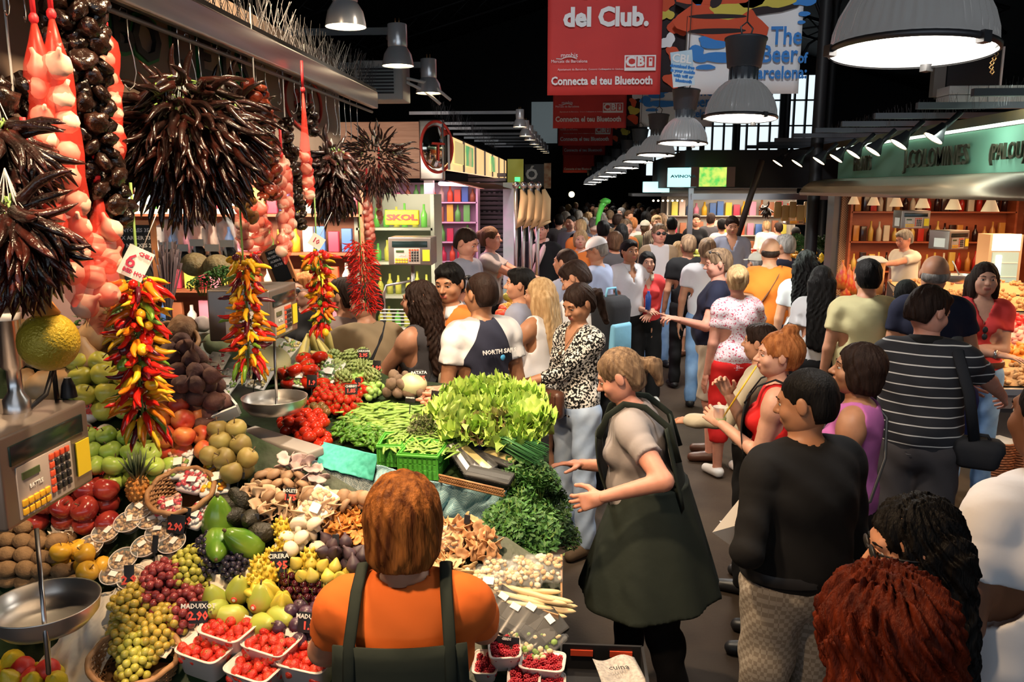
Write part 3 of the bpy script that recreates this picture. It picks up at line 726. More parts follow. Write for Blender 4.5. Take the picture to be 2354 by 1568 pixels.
def redbanner(px0, px1, pyb, label, detail):
 Y = 1900*1.3/(px1-px0); o, w = hang('red_banner', label, px0, px1, pyb, Y, 2.3, RED, 'red club banners hung one behind another along the aisle')
 k = w/259.0; T = lambda nm, s, x, y, sz, **q: text(nm, s, ((x-129.5)*k, -.03, y*k), sz*k, BW, o, **q)
 T('lettering', 'Connecta el teu Bluetooth', 125, 30, 25, sx=.86, bold=.004)
 if detail < 2:
  b = B()
  def fr(x0, z0, x1, z1, m=BW, y=-.028): b.box((((x0+x1)/2-129.5)*k, y, (z0+z1)/2*k), ((x1-x0)*k, .004, (z1-z0)*k), m)
  fr(176, 52, 247, 86); fr(179, 59, 200, 83, RED, -.031); fr(203, 59, 222, 83, RED, -.031); fr(226, 59, 244, 83, RED, -.031); fr(231, 62, 239, 80, BW, -.034); fr(233, 72, 237, 77, RED, -.037)
  b.obj('emblem', o)
  text('lettering', 'C', ((189.5-129.5)*k, -.036, 71*k), 30*k, BW, o, bold=.006); text('lettering', 'B', ((212.5-129.5)*k, -.036, 71*k), 28*k, BW, o, bold=.006)
  T('lettering', 'Mercats de Barcelona', 50, 74, 9.5); T('lettering', 'Ajuntament de Barcelona', 57, 56, 6.5); T('lettering', 'Consorci Catalunya', 116, 56, 5.5); T('lettering', 'Generalitat de Catalunya', 149, 56, 5)
  T('lettering', 'mmbis', 50, 87, 15, rot=(PI/2, 0, 0))
  b = B(); b.tube([((20+3*i-129.5+0)*k+.0, -.03, (80-.6*math.sin(i/7*PI)*8+0)*k) for i in range(1)]+[((32+36*i/10-129.5)*k, -.03, (79+5*math.sin(i/10*PI))*k) for i in range(11)], 1.1*k, BW, 5); b.obj('crown_line', o)
 if detail == 0:
  T('lettering', 'del Club.', 132, 168, 56, bold=.012, sx=.95); T('lettering', 'socio', 132, 226, 52, bold=.012); T('lettering', 'Hazte', 132, 284, 52, bold=.012)
 return o
redbanner(1258, 1517, 219, 'large red banner reading del Club nearest the camera', 0)
redbanner(1271, 1439, 295, 'red banner peeking out below the big del Club banner', 1)
redbanner(1283, 1408, 335, 'third red banner down with white Bluetooth lettering', 1)
redbanner(1293, 1391, 357, 'fourth red banner down, dim, in the nested row', 2)
redbanner(1294, 1366, 397, 'lowest and farthest dark red banner in the nested row', 2)
def blob(b, cx, cz, r, m, y, n=22, seed=1, sx=1, sz=1, amp=.25):
 rr = random.Random(seed); ph = [rr.uniform(0, 6) for _ in range(3)]
 poly = []
 for i in range(n):
  a = 2*PI*i/n; q = r*(1+amp*math.sin(2*a+ph[0])+amp*.6*math.sin(3*a+ph[1])+amp*.35*math.sin(5*a+ph[2])); poly.append((cx+q*math.cos(a)*sx, cz+q*math.sin(a)*sz))
 b.prism(poly, y, y-.003, m)
def artbanner(px0, px1, pyb, w0, label, full):
 Y = 1900*1.3/w0; o, w = hang('painted_banner', label, px0, px1, pyb, Y, 2.3, BW, 'white and blue painted banners over the aisle'); k = 1.3/259
 L = -w/2; b = B()
 def PB(x, z, r, m, y, **q): blob(b, L+x*k, z*k, r*k, m, y, **q)
 PB(60, 112, 26, BLUEB, -.026, seed=2, sx=1.5, sz=.6); PB(20, 84, 22, BLUEB, -.027, seed=5, sz=.7); PB(82, 76, 34, BLUEB, -.028, seed=7, sx=1.5, sz=.35, amp=.1); PB(40, 56, 12, BLUEB, -.026, seed=3, sx=1.6, sz=.5, amp=.1)
 PB(243, 163, 12, BLUEB, -.026, seed=4, sz=.45, amp=.05); PB(238, 146, 8, BLUEB, -.026, seed=4, sz=.5, amp=.05); PB(236, 190, 24, BLUEB, -.026, seed=9, sz=.5)
 if full:
  PB(70, 150, 70, BRD, -.027, seed=12, sz=.62, sx=1.3, amp=.15); PB(120, 205, 95, BBLK, -.025, seed=14, sx=1.3, sz=.55, amp=.15); PB(95, 178, 46, BYEL, -.029, seed=15, sx=1.2, sz=.4); PB(170, 195, 40, BYEL, -.029, seed=18, sx=1.2, sz=.6)
  PB(60, 200, 52, BRD, -.03, seed=21, sx=1.2, sz=.4); PB(60, 200, 18, BBLK, -.032, seed=22); PB(12, 210, 20, BLUEB, -.03, seed=24); PB(12, 210, 9, BRD, -.032, seed=25); PB(60, 130, 60, BBLK, -.031, seed=28, sz=.1, amp=.05); PB(60, 160, 62, BBLK, -.0315, seed=29, sz=.08, amp=.05)
 b.obj('painted_shapes', o)
 for s, x, z, sz in (('The', 208, 117, 52), ('Beer', 195, 80, 50), ('of', 244, 72, 30), ('Barcelona:', 195, 42, 36)): text('lettering', s, (L+x*k, -.04, z*k), sz*k, BLUEB, o, bold=.005, sx=.8)
 return o
artbanner(1576, 1835, 217, 259, 'white banner with bold red and blue shapes reading The Beer of Barcelona', True)
artbanner(1470, 1637, 292, 167, 'second white and blue banner seen behind the bell lamps', False)
# narrow dark painted banner beside them
def darkbanner(px0, px1, pyb, Y, label):
 o, w = hang('painted_banner', label, px0, px1, pyb, Y, 2.2, BBLK, 'dark painted banners beside the red ones'); b = B()
 for i in range(15):
  blob(b, random.uniform(-.4, .4)*w, .12+i*.14, random.uniform(.05, .1), [BRD, BYEL, BRD, BW][i % 4], -.027-.0004*i, seed=i+40)
 b.obj('painted_shapes', o)
darkbanner(1517, 1572, 212, 9.7, 'narrow black banner with red and yellow shapes between red and white banners')
darkbanner(1440, 1470, 290, 14.9, 'narrow black banner strip beside the second red banner')
darkbanner(1408, 1440, 330, 20, 'farthest narrow black banner strip behind the lamps')
# small card on the third lamp
p = at(1569, 158, 8.75); o = empty('hanging_card', p, 'small pale blue card hanging above the third bell lamp', 'sign'); b = B(); c2 = mat('card_blue', (.3, .5, .66), .6, color2=(.7, .8, .86), nscale=2)
k = 8.75/1900; b.box((0, 0, 0), (47*k, .006, 74*k), c2, rot=Matrix.Rotation(math.radians(-7), 3, 'Y')); b.obj('card', o)
for s, z, sz in (('CBL', 20, 24), ('download free', 4, 9), ('in your mobile', -6, 9), ('with wifi or', -16, 9), ('bluetooth', -26, 9)): text('lettering', s, (-z*.12*k, -.008, z*k), sz*k, BW if sz > 20 else BLUEB, o, rot=(PI/2, math.radians(-7)*-1, 0), bold=.003)
b = B(); b.tube([(.02, 0, .16), (.03, 0, .5)], .003, IRON, 4); b.obj('cord', o)
# ------------------------------------------------------------------ far side ends of the hall: dim shop fronts behind the crowd
# ------------------------------------------------------------------ the sloping fruit bank (A) and the vegetable bank (B)
def PA(px, py, up=0): return onplane(px, py, .75, .93-.75*2.15+up)
def PB(px, py, up=0): return onplane(px, py, .19, .523+up)
SLA, SLB = math.atan(.75), math.atan(.19)
LEAFM = mat('display_leaves', (.008, .018, .006), .5, color2=(.02, .045, .014), nscale=9, bump=.4, bscale=20); BENCH = mat('bench_dark', (.03, .028, .026), .6)
def slab(fn, poly, name, label, m, zb=0.0, t=.03):
 P = [fn(*q) for q in poly]; n = len(P); b = B()
 cy = sum(p.y for p in P)/n
 b.add(P, [tuple(range(n))], LEAFM, False)
 Q = [Vector((p.x, p.y, zb)) for p in P]; b.add([p-Vector((0, 0, .001)) for p in P]+Q, [(j, (j+1) % n, n+(j+1) % n, n+j) for j in range(n)]+[tuple(range(2*n-1, n-1, -1))], m, False)
 return tag(b.obj(name), label, 'stall bench')
slab(lambda x, y: PA(x, y, -.03), [(-420, 1650), (1288, 1625), (1288, 1318), (1165, 1235), (1000, 1205), (860, 1150), (735, 1075), (600, 1010), (530, 975), (455, 850), (300, 800), (-150, 790)], 'fruit_bench', 'steep stepped bench carrying all the fruit at the lower left', BENCH)
slab(lambda x, y: PB(x, y, -.03), [(545, 965), (735, 1052), (1178, 1120), (1262, 1060), (1262, 935), (1235, 905), (900, 868), (790, 816), (640, 775), (430, 738), (430, 850)], 'vegetable_bench', 'bench behind the vendor carrying beans, tomatoes and lettuce', BENCH)
# ---- prototypes (real objects; the first copy goes into the heap itself)
def fruit(name, build, parts=()):
 """returns a maker: maker(label, group, cat) -> first object"""
 def mk(label, cat, group):
  o = build().obj(name); tag(o, label, cat, group)
  for pn, pb in parts: pb().obj(pn, o)
  return o
 return mk
def apple_b(m, r=.04, n=14, squash=.9):
 def f():
  b = B(); pr = [(0, -.74), (.18, -.84), (.42, -.88), (.75, -.6), (.97, -.1), (1, .2), (.88, .6), (.6, .84), (.34, .86), (.14, .72), (0, .55)]
  return b.lathe([(x*r, z*r*squash) for x, z in pr], m, n, fn=lambda a, t: 1+.035*math.cos(5*a)*(1-t))
 return f
def stem_b(r, z=.75, m=BROWNST, l=.3): return lambda: B().tube([(0, 0, r*.45), (r*.05, 0, r*z), (r*.18, 0, r*(z+l))], [r*.045, r*.04, r*.06], m, 5)
def pear_b(m, r=.036, l=1.45):
 return lambda: B().lathe([(x*r, z*r) for x, z in [(0, -.95), (.3, -1.0), (.7, -.8), (.98, -.2), (1, .15), (.85, .65), (.55, 1.2), (.42, l), (.25, l+.2), (0, l+.22)]], m, 14, fn=lambda a, t: 1+.03*math.sin(3*a+t*3))
def round_b(m, r, n=12, sz=1, noise=0, seed=0, sx=1): return lambda: B().ell((0, 0, 0), (r*sx, r, r*sz), m, n, noise=noise, seed=seed)
MA = dict(
 red=mat('apple_red', (.2, .012, .014), .2, color2=(.36, .05, .03), nscale=14, rnd=.25, coat=.4), green=mat('apple_green', (.36, .55, .07), .28, color2=(.5, .62, .15), nscale=10, rnd=.12, coat=.2), yellow=mat('apple_yellow', (.68, .6, .08), .28, color2=(.6, .62, .12), nscale=8, rnd=.1, coat=.2),
 golden=mat('quince_yellow', (.72, .42, .03), .32, color2=(.6, .3, .04), nscale=9, rnd=.1), peach=mat('peach', (.75, .26, .07), .4, color2=(.62, .06, .03), nscale=12, rnd=.15, thr=(.4, .6)), orange=mat('orange_peel', (.8, .24, .015), .35, bump=.3, bscale=120, rnd=.08),
 kiwi=mat('kiwi_skin', (.17, .1, .045), .85, color2=(.25, .15, .07), nscale=40, bump=.3, bscale=150, rnd=.2), pearb=mat('pear_russet', (.24, .17, .05), .5, color2=(.33, .28, .08), nscale=10, rnd=.2), pearg=mat('pear_green', (.34, .4, .06), .4, color2=(.45, .2, .05), nscale=9, rnd=.12, thr=(.48, .75)),
 beet=mat('beetroot', (.09, .035, .035), .75, color2=(.17, .08, .06), nscale=20, bump=.4, bscale=60, rnd=.25), fig=mat('fig_dark', (.035, .022, .04), .55, color2=(.1, .055, .06), nscale=16, rnd=.25), figy=mat('yellow_fig', (.62, .5, .07), .45, color2=(.5, .42, .1), nscale=14, rnd=.12),
 cherry=mat('cherry_dark', (.05, .006, .012), .12, rnd=.4, coat=.5), plum=mat('plum_dark', (.045, .02, .04), .35, color2=(.1, .05, .09), nscale=9, rnd=.3), tom=mat('tomato_red', (.42, .014, .006), .15, color2=(.52, .035, .01), nscale=10, rnd=.1, coat=.4), tomg=mat('tomato_dark', (.1, .08, .03), .2, color2=(.22, .1, .03), nscale=14, coat=.3),
 lime=mat('small_green', (.3, .5, .12), .35, rnd=.15), potato=mat('potato_dark', (.13, .085, .06), .85, color2=(.22, .15, .1), nscale=20, rnd=.2), lemon=mat('lemon_peel', (.75, .55, .03), .35, bump=.2, bscale=120, rnd=.08), squash=mat('squash_buff', (.66, .36, .16), .45, color2=(.72, .48, .26), nscale=8, rnd=.1),
 papaya=mat('papaya_green', (.06, .2, .015), .22, color2=(.2, .34, .04), nscale=7, coat=.3, rnd=.1), avo=mat('avocado_dark', (.02, .018, .01), .5, bump=.7, bscale=90), wht=mat('mushroom_white', (.75, .65, .5), .6, rnd=.08), shi=mat('shiitake_brown', (.26, .15, .08), .6, color2=(.4, .26, .15), nscale=14, rnd=.2),
 oys=mat('oyster_cream', (.66, .48, .32), .7, color2=(.5, .33, .2), nscale=16, rnd=.15), chan=mat('chanterelle', (.7, .3, .06), .6, color2=(.55, .2, .04), nscale=20, rnd=.2), lil=mat('lilac_mushroom', (.36, .26, .27), .6, color2=(.55, .44, .4), nscale=14, rnd=.2), cream=mat('mushroom_pale', (.7, .52, .3), .65, color2=(.62, .42, .22), nscale=14, rnd=.12),
 straw=mat('strawberry', (.5, .015, .012), .3, color2=(.6, .05, .02), nscale=12, bump=.5, bscale=180, rnd=.12, coat=.2), rasp=mat('raspberry', (.42, .015, .03), .45, rnd=.2), pita=mat('yellow_pitahaya', (.68, .45, .03), .45, color2=(.58, .5, .08), nscale=12), star=mat('starfruit', (.62, .45, .04), .3, color2=(.5, .5, .08), nscale=9),
 asp=mat('white_asparagus', (.72, .55, .28), .5, color2=(.76, .64, .42), nscale=6, rnd=.08), bean=mat('green_bean', (.16, .32, .05), .45, color2=(.3, .45, .1), nscale=6, rnd=.2), pep=mat('padron_pepper', (.07, .2, .02), .3, rnd=.3, coat=.2), rad=mat('pink_root', (.6, .2, .14), .5, color2=(.68, .36, .25), nscale=8, rnd=.15), sal=mat('lettuce_green', (.28, .48, .06), .5, color2=(.45, .62, .13), nscale=7, rnd=.15, sub=.15),
 sald=mat('lettuce_red', (.1, .03, .03), .5, color2=(.2, .2, .05), nscale=12), herb=mat('herb_green', (.025, .1, .015), .6, color2=(.06, .18, .03), nscale=14, rnd=.2), mel=mat('melon_pale', (.55, .6, .3), .5, color2=(.66, .68, .42), nscale=6), mar=mat('marrow_yellow', (.72, .6, .2), .4, rnd=.1), cab=mat('cabbage', (.4, .5, .22), .5, color2=(.55, .62, .35), nscale=8, bump=.4, bscale=14))
def pinpoly(x, y, P):
 c = False; j = len(P)-1
 for i in range(len(P)):
  if (P[i][1] > y) != (P[j][1] > y) and x < (P[j][0]-P[i][0])*(y-P[i][1])/(P[j][1]-P[i][1])+P[i][0]: c = not c
  j = i
 return c
def heap(mk, poly, d, fn, sl, label, cat, group, layers=2, lay=1.0, tilt=.5, upright=False, sink=.25, jit=.12, dome=0, maxn=400, pk=.96, sc=.08, oblong=None):
 """lays items in touching rows on the bench inside an outline, then a second row in the hollows"""
 P = [fn(*q) for q in poly]; c, s = math.cos(sl), math.sin(sl); UV = [(p.x, p.y/c) for p in P]
 x0, x1 = min(u for u, v in UV), max(u for u, v in UV); y0, y1 = min(v for u, v in UV), max(v for u, v in UV); cu, cv = (x0+x1)/2, (y0+y1)/2
 org = P[0]; z_of = lambda Y: org.z+(Y-org.y)*math.tan(sl); nrm = Vector((0, -s, c)); out = []; first = None; rr = random.Random(len(label)*7+int(poly[0][0]))
 for L in range(layers):
  row = 0; v = y0+d*.5*L*.6
  while v < y1:
   u = x0+d*pk*(.5*(row % 2)+.25*L)
   while u < x1:
    uu, vv = u+rr.uniform(-jit, jit)*d, v+rr.uniform(-jit, jit)*d; k = 1-.16*L
    if pinpoly(cu+(uu-cu)/k, cv+(vv-cv)/k, UV) and len(out) < maxn:
     q = ((uu-cu)/(x1-x0+1e-6)*2)**2+((vv-cv)/(y1-y0+1e-6)*2)**2
     p = Vector((uu, vv*c, z_of(vv*c)))+nrm*(d*(.5-sink)+L*d*.66*lay+dome*max(0, 1-q))
     if first is None: o = first = mk(label, cat, group)
     else: o = dup(first)
     o.location = p; k2 = 1+rr.uniform(-sc, sc)
     if upright: o.rotation_euler = (-sl*.3+rr.uniform(-tilt, tilt)+sl, rr.uniform(-tilt, tilt), rr.uniform(0, 6.28))
     elif oblong is not None: o.rotation_euler = (rr.uniform(-.15, .15)+sl*.8, rr.uniform(-.15, .15), oblong+rr.uniform(-tilt, tilt))
     else: o.rotation_euler = (rr.uniform(-PI, PI), rr.uniform(-PI, PI), rr.uniform(0, 6.28))
     o.scale = (k2, k2, k2); out.append(o)
    u += d*pk
   v += d*.86; row += 1
 return out
def place(mk_or_first, p, label=None, cat=None, group=None, rot=(0, 0, 0), sc=1):
 o = mk_or_first(label, cat, group); o.location = p; o.rotation_euler = rot; o.scale = (sc,)*3; return o
F = {}
F['apple_red'] = fruit('apple', apple_b(MA['red'], .043), [('stem', stem_b(.043))]); F['apple_green'] = fruit('apple', apple_b(MA['green'], .038), [('stem', stem_b(.038))]); F['apple_yellow'] = fruit('apple', apple_b(MA['yellow'], .046), [('stem', stem_b(.046))])
F['quince'] = fruit('quince', apple_b(MA['golden'], .036), [('stem', stem_b(.036))]); F['peach'] = fruit('peach', apple_b(MA['peach'], .04, squash=.95)); F['orange'] = fruit('orange', round_b(MA['orange'], .038, 14, .94)); F['kiwi'] = fruit('kiwi', round_b(MA['kiwi'], .026, 12, 1, sx=1.3), [('kiwi_tip', lambda: B().ell((.0335, 0, 0), (.0025, .005, .005), BROWNST, 6))])
F['pear_brown'] = fruit('pear', apple_b(MA['pearb'], .037, squash=1.0), [('stem', stem_b(.037, .8, BROWNST, .5))])
F['beet'] = fruit('beetroot', lambda: B().lathe([(0, -.095), (.002, -.07), (.006, -.045), (.022, -.028), (.034, -.005), (.033, .012), (.022, .028), (.008, .034), (.006, .045), (0, .046)], MA['beet'], 12, fn=lambda a, t: 1+.05*math.sin(3*a+5*t)))
F['fig'] = fruit('fig', lambda: B().lathe([(0, -.022), (.012, -.021), (.022, -.008), (.022, .002), (.013, .018), (.005, .028), (.004, .036), (0, .037)], MA['fig'], 12)); F['fig_y'] = fruit('fig', lambda: B().lathe([(0, -.02), (.012, -.019), (.021, -.006), (.02, .004), (.01, .018), (.005, .026), (0, .03)], MA['figy'], 12))
F['cherry'] = fruit('cherry', round_b(MA['cherry'], .0135, 10, .92), [('stem', lambda: B().tube([(0, 0, .011), (.004, 0, .028), (.012, .004, .045)], .0009, GREENST, 4))]); F['plum'] = fruit('plum', round_b(MA['plum'], .025, 12, 1.05))
def CALX(r):
 b = B()
 for k in range(5): a = k*1.256; b.tube([(0, 0, r*.84), (r*.3*math.cos(a), r*.3*math.sin(a), r*.95), (r*.62*math.cos(a), r*.62*math.sin(a), r*.86)], [r*.08, r*.1, r*.02], GREENST, 4, flat=.5)
 b.tube([(0, 0, r*.8), (r*.05, 0, r*1.15)], r*.06, GREENST, 4); return b
F['tom_plum'] = fruit('plum_tomato', round_b(MA['tom'], .025, 12, 1, sx=1.32)); F['tom_cherry'] = fruit('cherry_tomato', round_b(MA['tom'], .018, 12, .95), [('calyx', lambda: CALX(.018))]); F['tom_big'] = fruit('tomato', apple_b(MA['tom'], .046, 16, .74), [('calyx', lambda: CALX(.034))]); F['tom_dark'] = fruit('cherry_tomato', round_b(MA['tomg'], .021, 10))
F['lime'] = fruit('brussels_sprout', round_b(MA['lime'], .018, 10, noise=.04)); F['potato'] = fruit('potato', round_b(MA['potato'], .028, 10, .8, .07, 3, 1.3)); F['lemon'] = fruit('lemon', lambda: B().lathe([(0, -.048), (.006, -.045), (.012, -.036), (.028, -.018), (.031, 0), (.027, .018), (.011, .036), (.006, .045), (0, .047)], MA['lemon'], 14))
F['white_mush'] = fruit('white_mushroom', lambda: B().lathe([(0, .02), (.012, .019), (.024, .01), (.029, -.004), (.025, -.013), (.012, -.012), (.01, -.02), (.009, -.03), (0, -.031)], MA['wht'], 14)); F['shiitake'] = fruit('brown_mushroom', lambda: B().lathe([(0, .014), (.012, .013), (.022, .007), (.026, -.004), (.021, -.01), (.008, -.006), (.006, -.024), (0, -.025)], MA['shi'], 12))
def oyster_b(m, r=.03, seed=1):
 def f():
  rr = random.Random(seed); b = B(); ph = rr.uniform(0, 6)
  b.lathe([(.004, -r*.9), (.005, -r*.4), (r*.35, -r*.05), (r*.8, r*.14), (r, r*.2), (r*.98, r*.28), (r*.6, r*.22), (r*.25, r*.08), (0, r*.02)], m, 16, fn=lambda a, t: 1+(.22*math.sin(2*a+ph)+.12*math.sin(5*a)+.06*math.sin(9*a+ph))*min(1, t*2.4)); return b
 return f
F['oyster'] = fruit('oyster_mushroom', oyster_b(MA['oys'], .029, 2)); F['lilac'] = fruit('lilac_mushroom', oyster_b(MA['lil'], .026, 5)); F['chant'] = fruit('chanterelle', oyster_b(MA['chan'], .017, 3)); F['pale'] = fruit('pale_mushroom', oyster_b(MA['cream'], .022, 6)); F['brown_o'] = fruit('brown_mushroom', oyster_b(mat('saffron_milk_cap', (.42, .18, .06), .7, color2=(.7, .42, .22), nscale=30, rnd=.3), .021, 8))
F['straw'] = fruit('strawberry', lambda: B().lathe([(0, -.021), (.005, -.019), (.013, -.006), (.016, .004), (.013, .012), (.006, .015), (0, .014)], MA['straw'], 12), [('calyx', lambda: CALX(.0155))])
def rasp_b():
 b = B()
 for i in range(22): t = math.acos(1-2*(i+.5)/22); a = i*2.4; b.ell((.0075*math.sin(t)*math.cos(a), .0075*math.sin(t)*math.sin(a), .009*math.cos(t)), .0034, MA['rasp'], 6)
 return b
F['rasp'] = fruit('raspberry', rasp_b)
F['garden_pepper'] = fruit('small_green_pepper', lambda: B().tube([(0, 0, .0), (.012, .002, .004), (.028, 0, .0), (.042, -.004, -.004)], [.006, .009, .007, .001], MA['pep'], 7), [('stem', lambda: B().tube([(0, 0, 0), (-.012, 0, .004)], .0018, GREENST, 4))])
def bean_b(l=.13, r=.0045, seed=0, m=None):
 rr = random.Random(seed); a, c = rr.uniform(-.02, .02), rr.uniform(-.015, .015)
 return lambda: B().tube([(l*(t-.5), a*math.sin(t*3.1), c*math.sin(t*4)) for t in [i/6 for i in range(7)]], [r*.3, r*.9, r, r, r, r*.8, r*.15], m or MA['bean'], 6, flat=.55)
F['bean'] = fruit('green_bean', bean_b(.17, .0095, 3)); F['bean_thin'] = fruit('green_bean', bean_b(.12, .007, 5)); F['root'] = fruit('pink_root', lambda: B().tube([(-.05, 0, 0), (-.03, 0, 0), (0, .004, 0), (.04, 0, -.002), (.08, -.004, 0)], [.006, .012, .011, .007, .001], MA['rad'], 8))
F['asparagus'] = fruit('white_asparagus', lambda: B().tube([(-.1, 0, 0), (-.05, 0, 0), (.03, .001, 0), (.07, 0, 0), (.09, 0, 0), (.1, 0, 0)], [.009, .0095, .009, .0085, .006, .001], MA['asp'], 8))
A_ = PA;
def hA(k, poly, d, label, cat, group, **q): return heap(F[k], poly, d, PA, SLA, label, cat, group, **q)
def hB(k, poly, d, label, cat, group, **q): return heap(F[k], poly, d, PB, SLB, label, cat, group, **q)
hA('kiwi', [(-120, 1215), (40, 1205), (180, 1235), (215, 1290), (190, 1345), (-120, 1370)], .058, 'brown furry kiwi fruit in the heap above the near scale pan', 'kiwi', 'kiwis at the lower left', tilt=.7, oblong=.4)
hA('quince', [(95, 1262), (150, 1240), (245, 1290), (252, 1355), (180, 1345), (110, 1318)], .073, 'golden yellow round fruit beside the kiwis', 'quince', 'golden fruit beside the kiwis', tilt=.4, upright=True)
hA('apple_red', [(70, 1205), (130, 1120), (215, 1075), (290, 1130), (300, 1190), (240, 1235), (120, 1250)], .084, 'dark red polished apple in the heap behind the kiwis', 'apple', 'dark red apples', tilt=.5, upright=True)
hA('apple_green', [(160, 1085), (200, 1010), (290, 985), (370, 1035), (420, 1105), (340, 1150), (250, 1115)], .075, 'bright green apple heaped behind the dark red apples', 'apple', 'green apples', tilt=.5, upright=True)
hA('apple_yellow', [(150, 905), (165, 855), (240, 850), (330, 895), (330, 970), (250, 990), (190, 945)], .092, 'large yellow-green apple in the heap above the green apples', 'apple', 'large yellow-green apples', tilt=.5, upright=True)
hA('orange', [(60, 930), (75, 880), (165, 880), (180, 925)], .076, 'bright orange in the short row left of the yellow-green apples', 'orange', 'oranges left of the yellow apples', layers=1)
hA('peach', [(330, 990), (390, 930), (450, 945), (500, 1010), (480, 1055), (400, 1060), (345, 1075)], .079, 'orange and red peach in the heap beside the green apples', 'peach', 'peaches between green apples and russet pears', tilt=.5)
hA('beet', [(372, 930), (376, 830), (440, 790), (490, 860), (545, 930), (500, 985), (430, 985)], .066, 'dusty purple beetroot with its root on in the white crate', 'beetroot', 'beetroots in the white crate', layers=3, tilt=.7, pk=.95, dome=.04)
hA('pear_brown', [(475, 1030), (500, 985), (560, 1000), (600, 1060), (610, 1115), (540, 1125), (480, 1100)], .072, 'russet brown pear in the heap above the mushrooms', 'pear', 'russet pears', upright=True)
hA('shiitake', [(585, 1105), (640, 1075), (720, 1110), (730, 1165), (670, 1185), (610, 1160)], .046, 'brown-capped mushroom in the heap below the keyboard', 'mushroom', 'brown-capped mushrooms', upright=True, tilt=.6)
hA('lilac', [(640, 1070), (680, 1050), (760, 1090), (740, 1150), (690, 1120)], .045, 'lilac-grey frilled mushroom in the topmost mushroom heap', 'mushroom', 'lilac-grey mushrooms', upright=True, tilt=.8)
hA('oyster', [(555, 1130), (600, 1120), (700, 1180), (700, 1225), (630, 1215), (570, 1170)], .04, 'cream-coloured oyster mushroom between avocados and brown mushrooms', 'mushroom', 'cream oyster mushrooms', upright=True, tilt=.9, jit=.25)
hA('oyster', [(690, 1170), (720, 1130), (800, 1150), (790, 1200), (720, 1230)], .042, 'cream-coloured oyster mushroom beside the chanterelle heap', 'mushroom', 'cream oyster mushrooms beside the chanterelles', upright=True, tilt=.9, jit=.25)
hA('shiitake', [(770, 1160), (800, 1135), (870, 1150), (870, 1180), (800, 1185)], .042, 'brown wild mushroom behind the chanterelles next to the cloth', 'mushroom', 'brown wild mushrooms by the cloth', upright=True, tilt=.8)
hA('chant', [(735, 1215), (770, 1175), (870, 1170), (880, 1270), (820, 1265), (760, 1235)], .026, 'small orange chanterelle in the heap left of the vendor', 'mushroom', 'orange chanterelles', layers=2, upright=True, tilt=1.2, jit=.3)
hA('white_mush', [(640, 1245), (680, 1205), (740, 1215), (750, 1270), (700, 1295), (655, 1285)], .056, 'fat white mushroom in the pale heap above the dark cherries', 'mushroom', 'fat white mushrooms', upright=True, tilt=.6)
hA('fig', [(725, 1285), (740, 1235), (800, 1255), (880, 1290), (880, 1325), (790, 1325)], .046, 'dusky purple fig beside the orange chanterelles', 'fig', 'purple figs', tilt=.6, upright=True)
hA('fig_y', [(650, 1320), (690, 1285), (740, 1290), (835, 1330), (820, 1375), (760, 1370), (690, 1345)], .043, 'yellow fig in the row between purple figs and cherries', 'fig', 'yellow figs', tilt=.6, upright=True)
hA('cherry', [(630, 1345), (650, 1312), (700, 1330), (800, 1375), (790, 1410), (700, 1405)], .0275, 'shiny near-black cherry in the heap below the yellow figs', 'cherry', 'dark cherries', layers=2, tilt=.8, upright=True)
hA('plum', [(625, 1450), (660, 1400), (800, 1390), (800, 1470), (700, 1500), (640, 1490)], .051, 'dark purple plum in the heap above the strawberry punnets', 'plum', 'dark plums')
hA('lemon', [(-60, 1545), (10, 1520), (160, 1530), (190, 1640), (-60, 1640)], .066, 'yellow lemon under the near scale pan', 'lemon', 'lemons below the scale pan', tilt=.8, oblong=.6)
hB('tom_plum', [(640, 985), (668, 950), (745, 968), (765, 1010), (735, 1045), (690, 1020)], .056, 'glossy red plum tomato below the hanging far scale pan', 'tomato', 'plum tomatoes', tilt=.8, oblong=.3)
hB('tom_cherry', [(700, 935), (730, 895), (800, 905), (840, 935), (820, 965), (750, 950)], .037, 'small red cherry tomato on the vine behind the plum tomatoes', 'tomato', 'cherry tomatoes', tilt=.5, upright=True, layers=3)
hB('tom_dark', [(700, 975), (715, 940), (750, 950), (765, 975)], .042, 'dark greenish cherry tomato between the two red tomato heaps', 'tomato', 'dark cherry tomatoes', layers=2)
hB('tom_big', [(660, 905), (680, 850), (735, 845), (765, 880), (755, 905), (690, 900)], .092, 'big ripe ribbed tomato in the topmost tomato heap', 'tomato', 'big ribbed tomatoes', layers=2, upright=True, tilt=.5)
hB('tom_big', [(765, 915), (785, 875), (840, 880), (850, 920), (800, 935)], .085, 'round tomato beside the brussels sprouts', 'tomato', 'round tomatoes near the sprouts', layers=1, upright=True, tilt=.5)
hB('lime', [(795, 890), (815, 855), (850, 860), (885, 895), (860, 925), (820, 915)], .037, 'small green brussels sprout heaped beside the artichokes', 'brussels sprout', 'brussels sprouts', layers=2)
hB('potato', [(880, 905), (900, 875), (960, 880), (975, 915), (910, 920)], .06, 'dusty dark potato in the small heap behind the beans', 'potato', 'dark potatoes', tilt=.8, layers=2)
hB('bean', [(795, 940), (840, 900), (900, 895), (975, 930), (985, 985), (900, 1010), (820, 975)], .026, 'long flat green bean in the big tangled heap', 'green bean', 'long green beans', tilt=1.3, oblong=.5, layers=2, jit=.5, maxn=135, dome=.02, pk=1.15)
hB('garden_pepper', [(760, 1000), (790, 955), (860, 975), (905, 1020), (880, 1045), (790, 1020)], .023, 'small dark green pepper in the heap behind the turquoise cloth', 'pepper', 'small green peppers', tilt=3, oblong=0, layers=2, jit=.4, maxn=260)
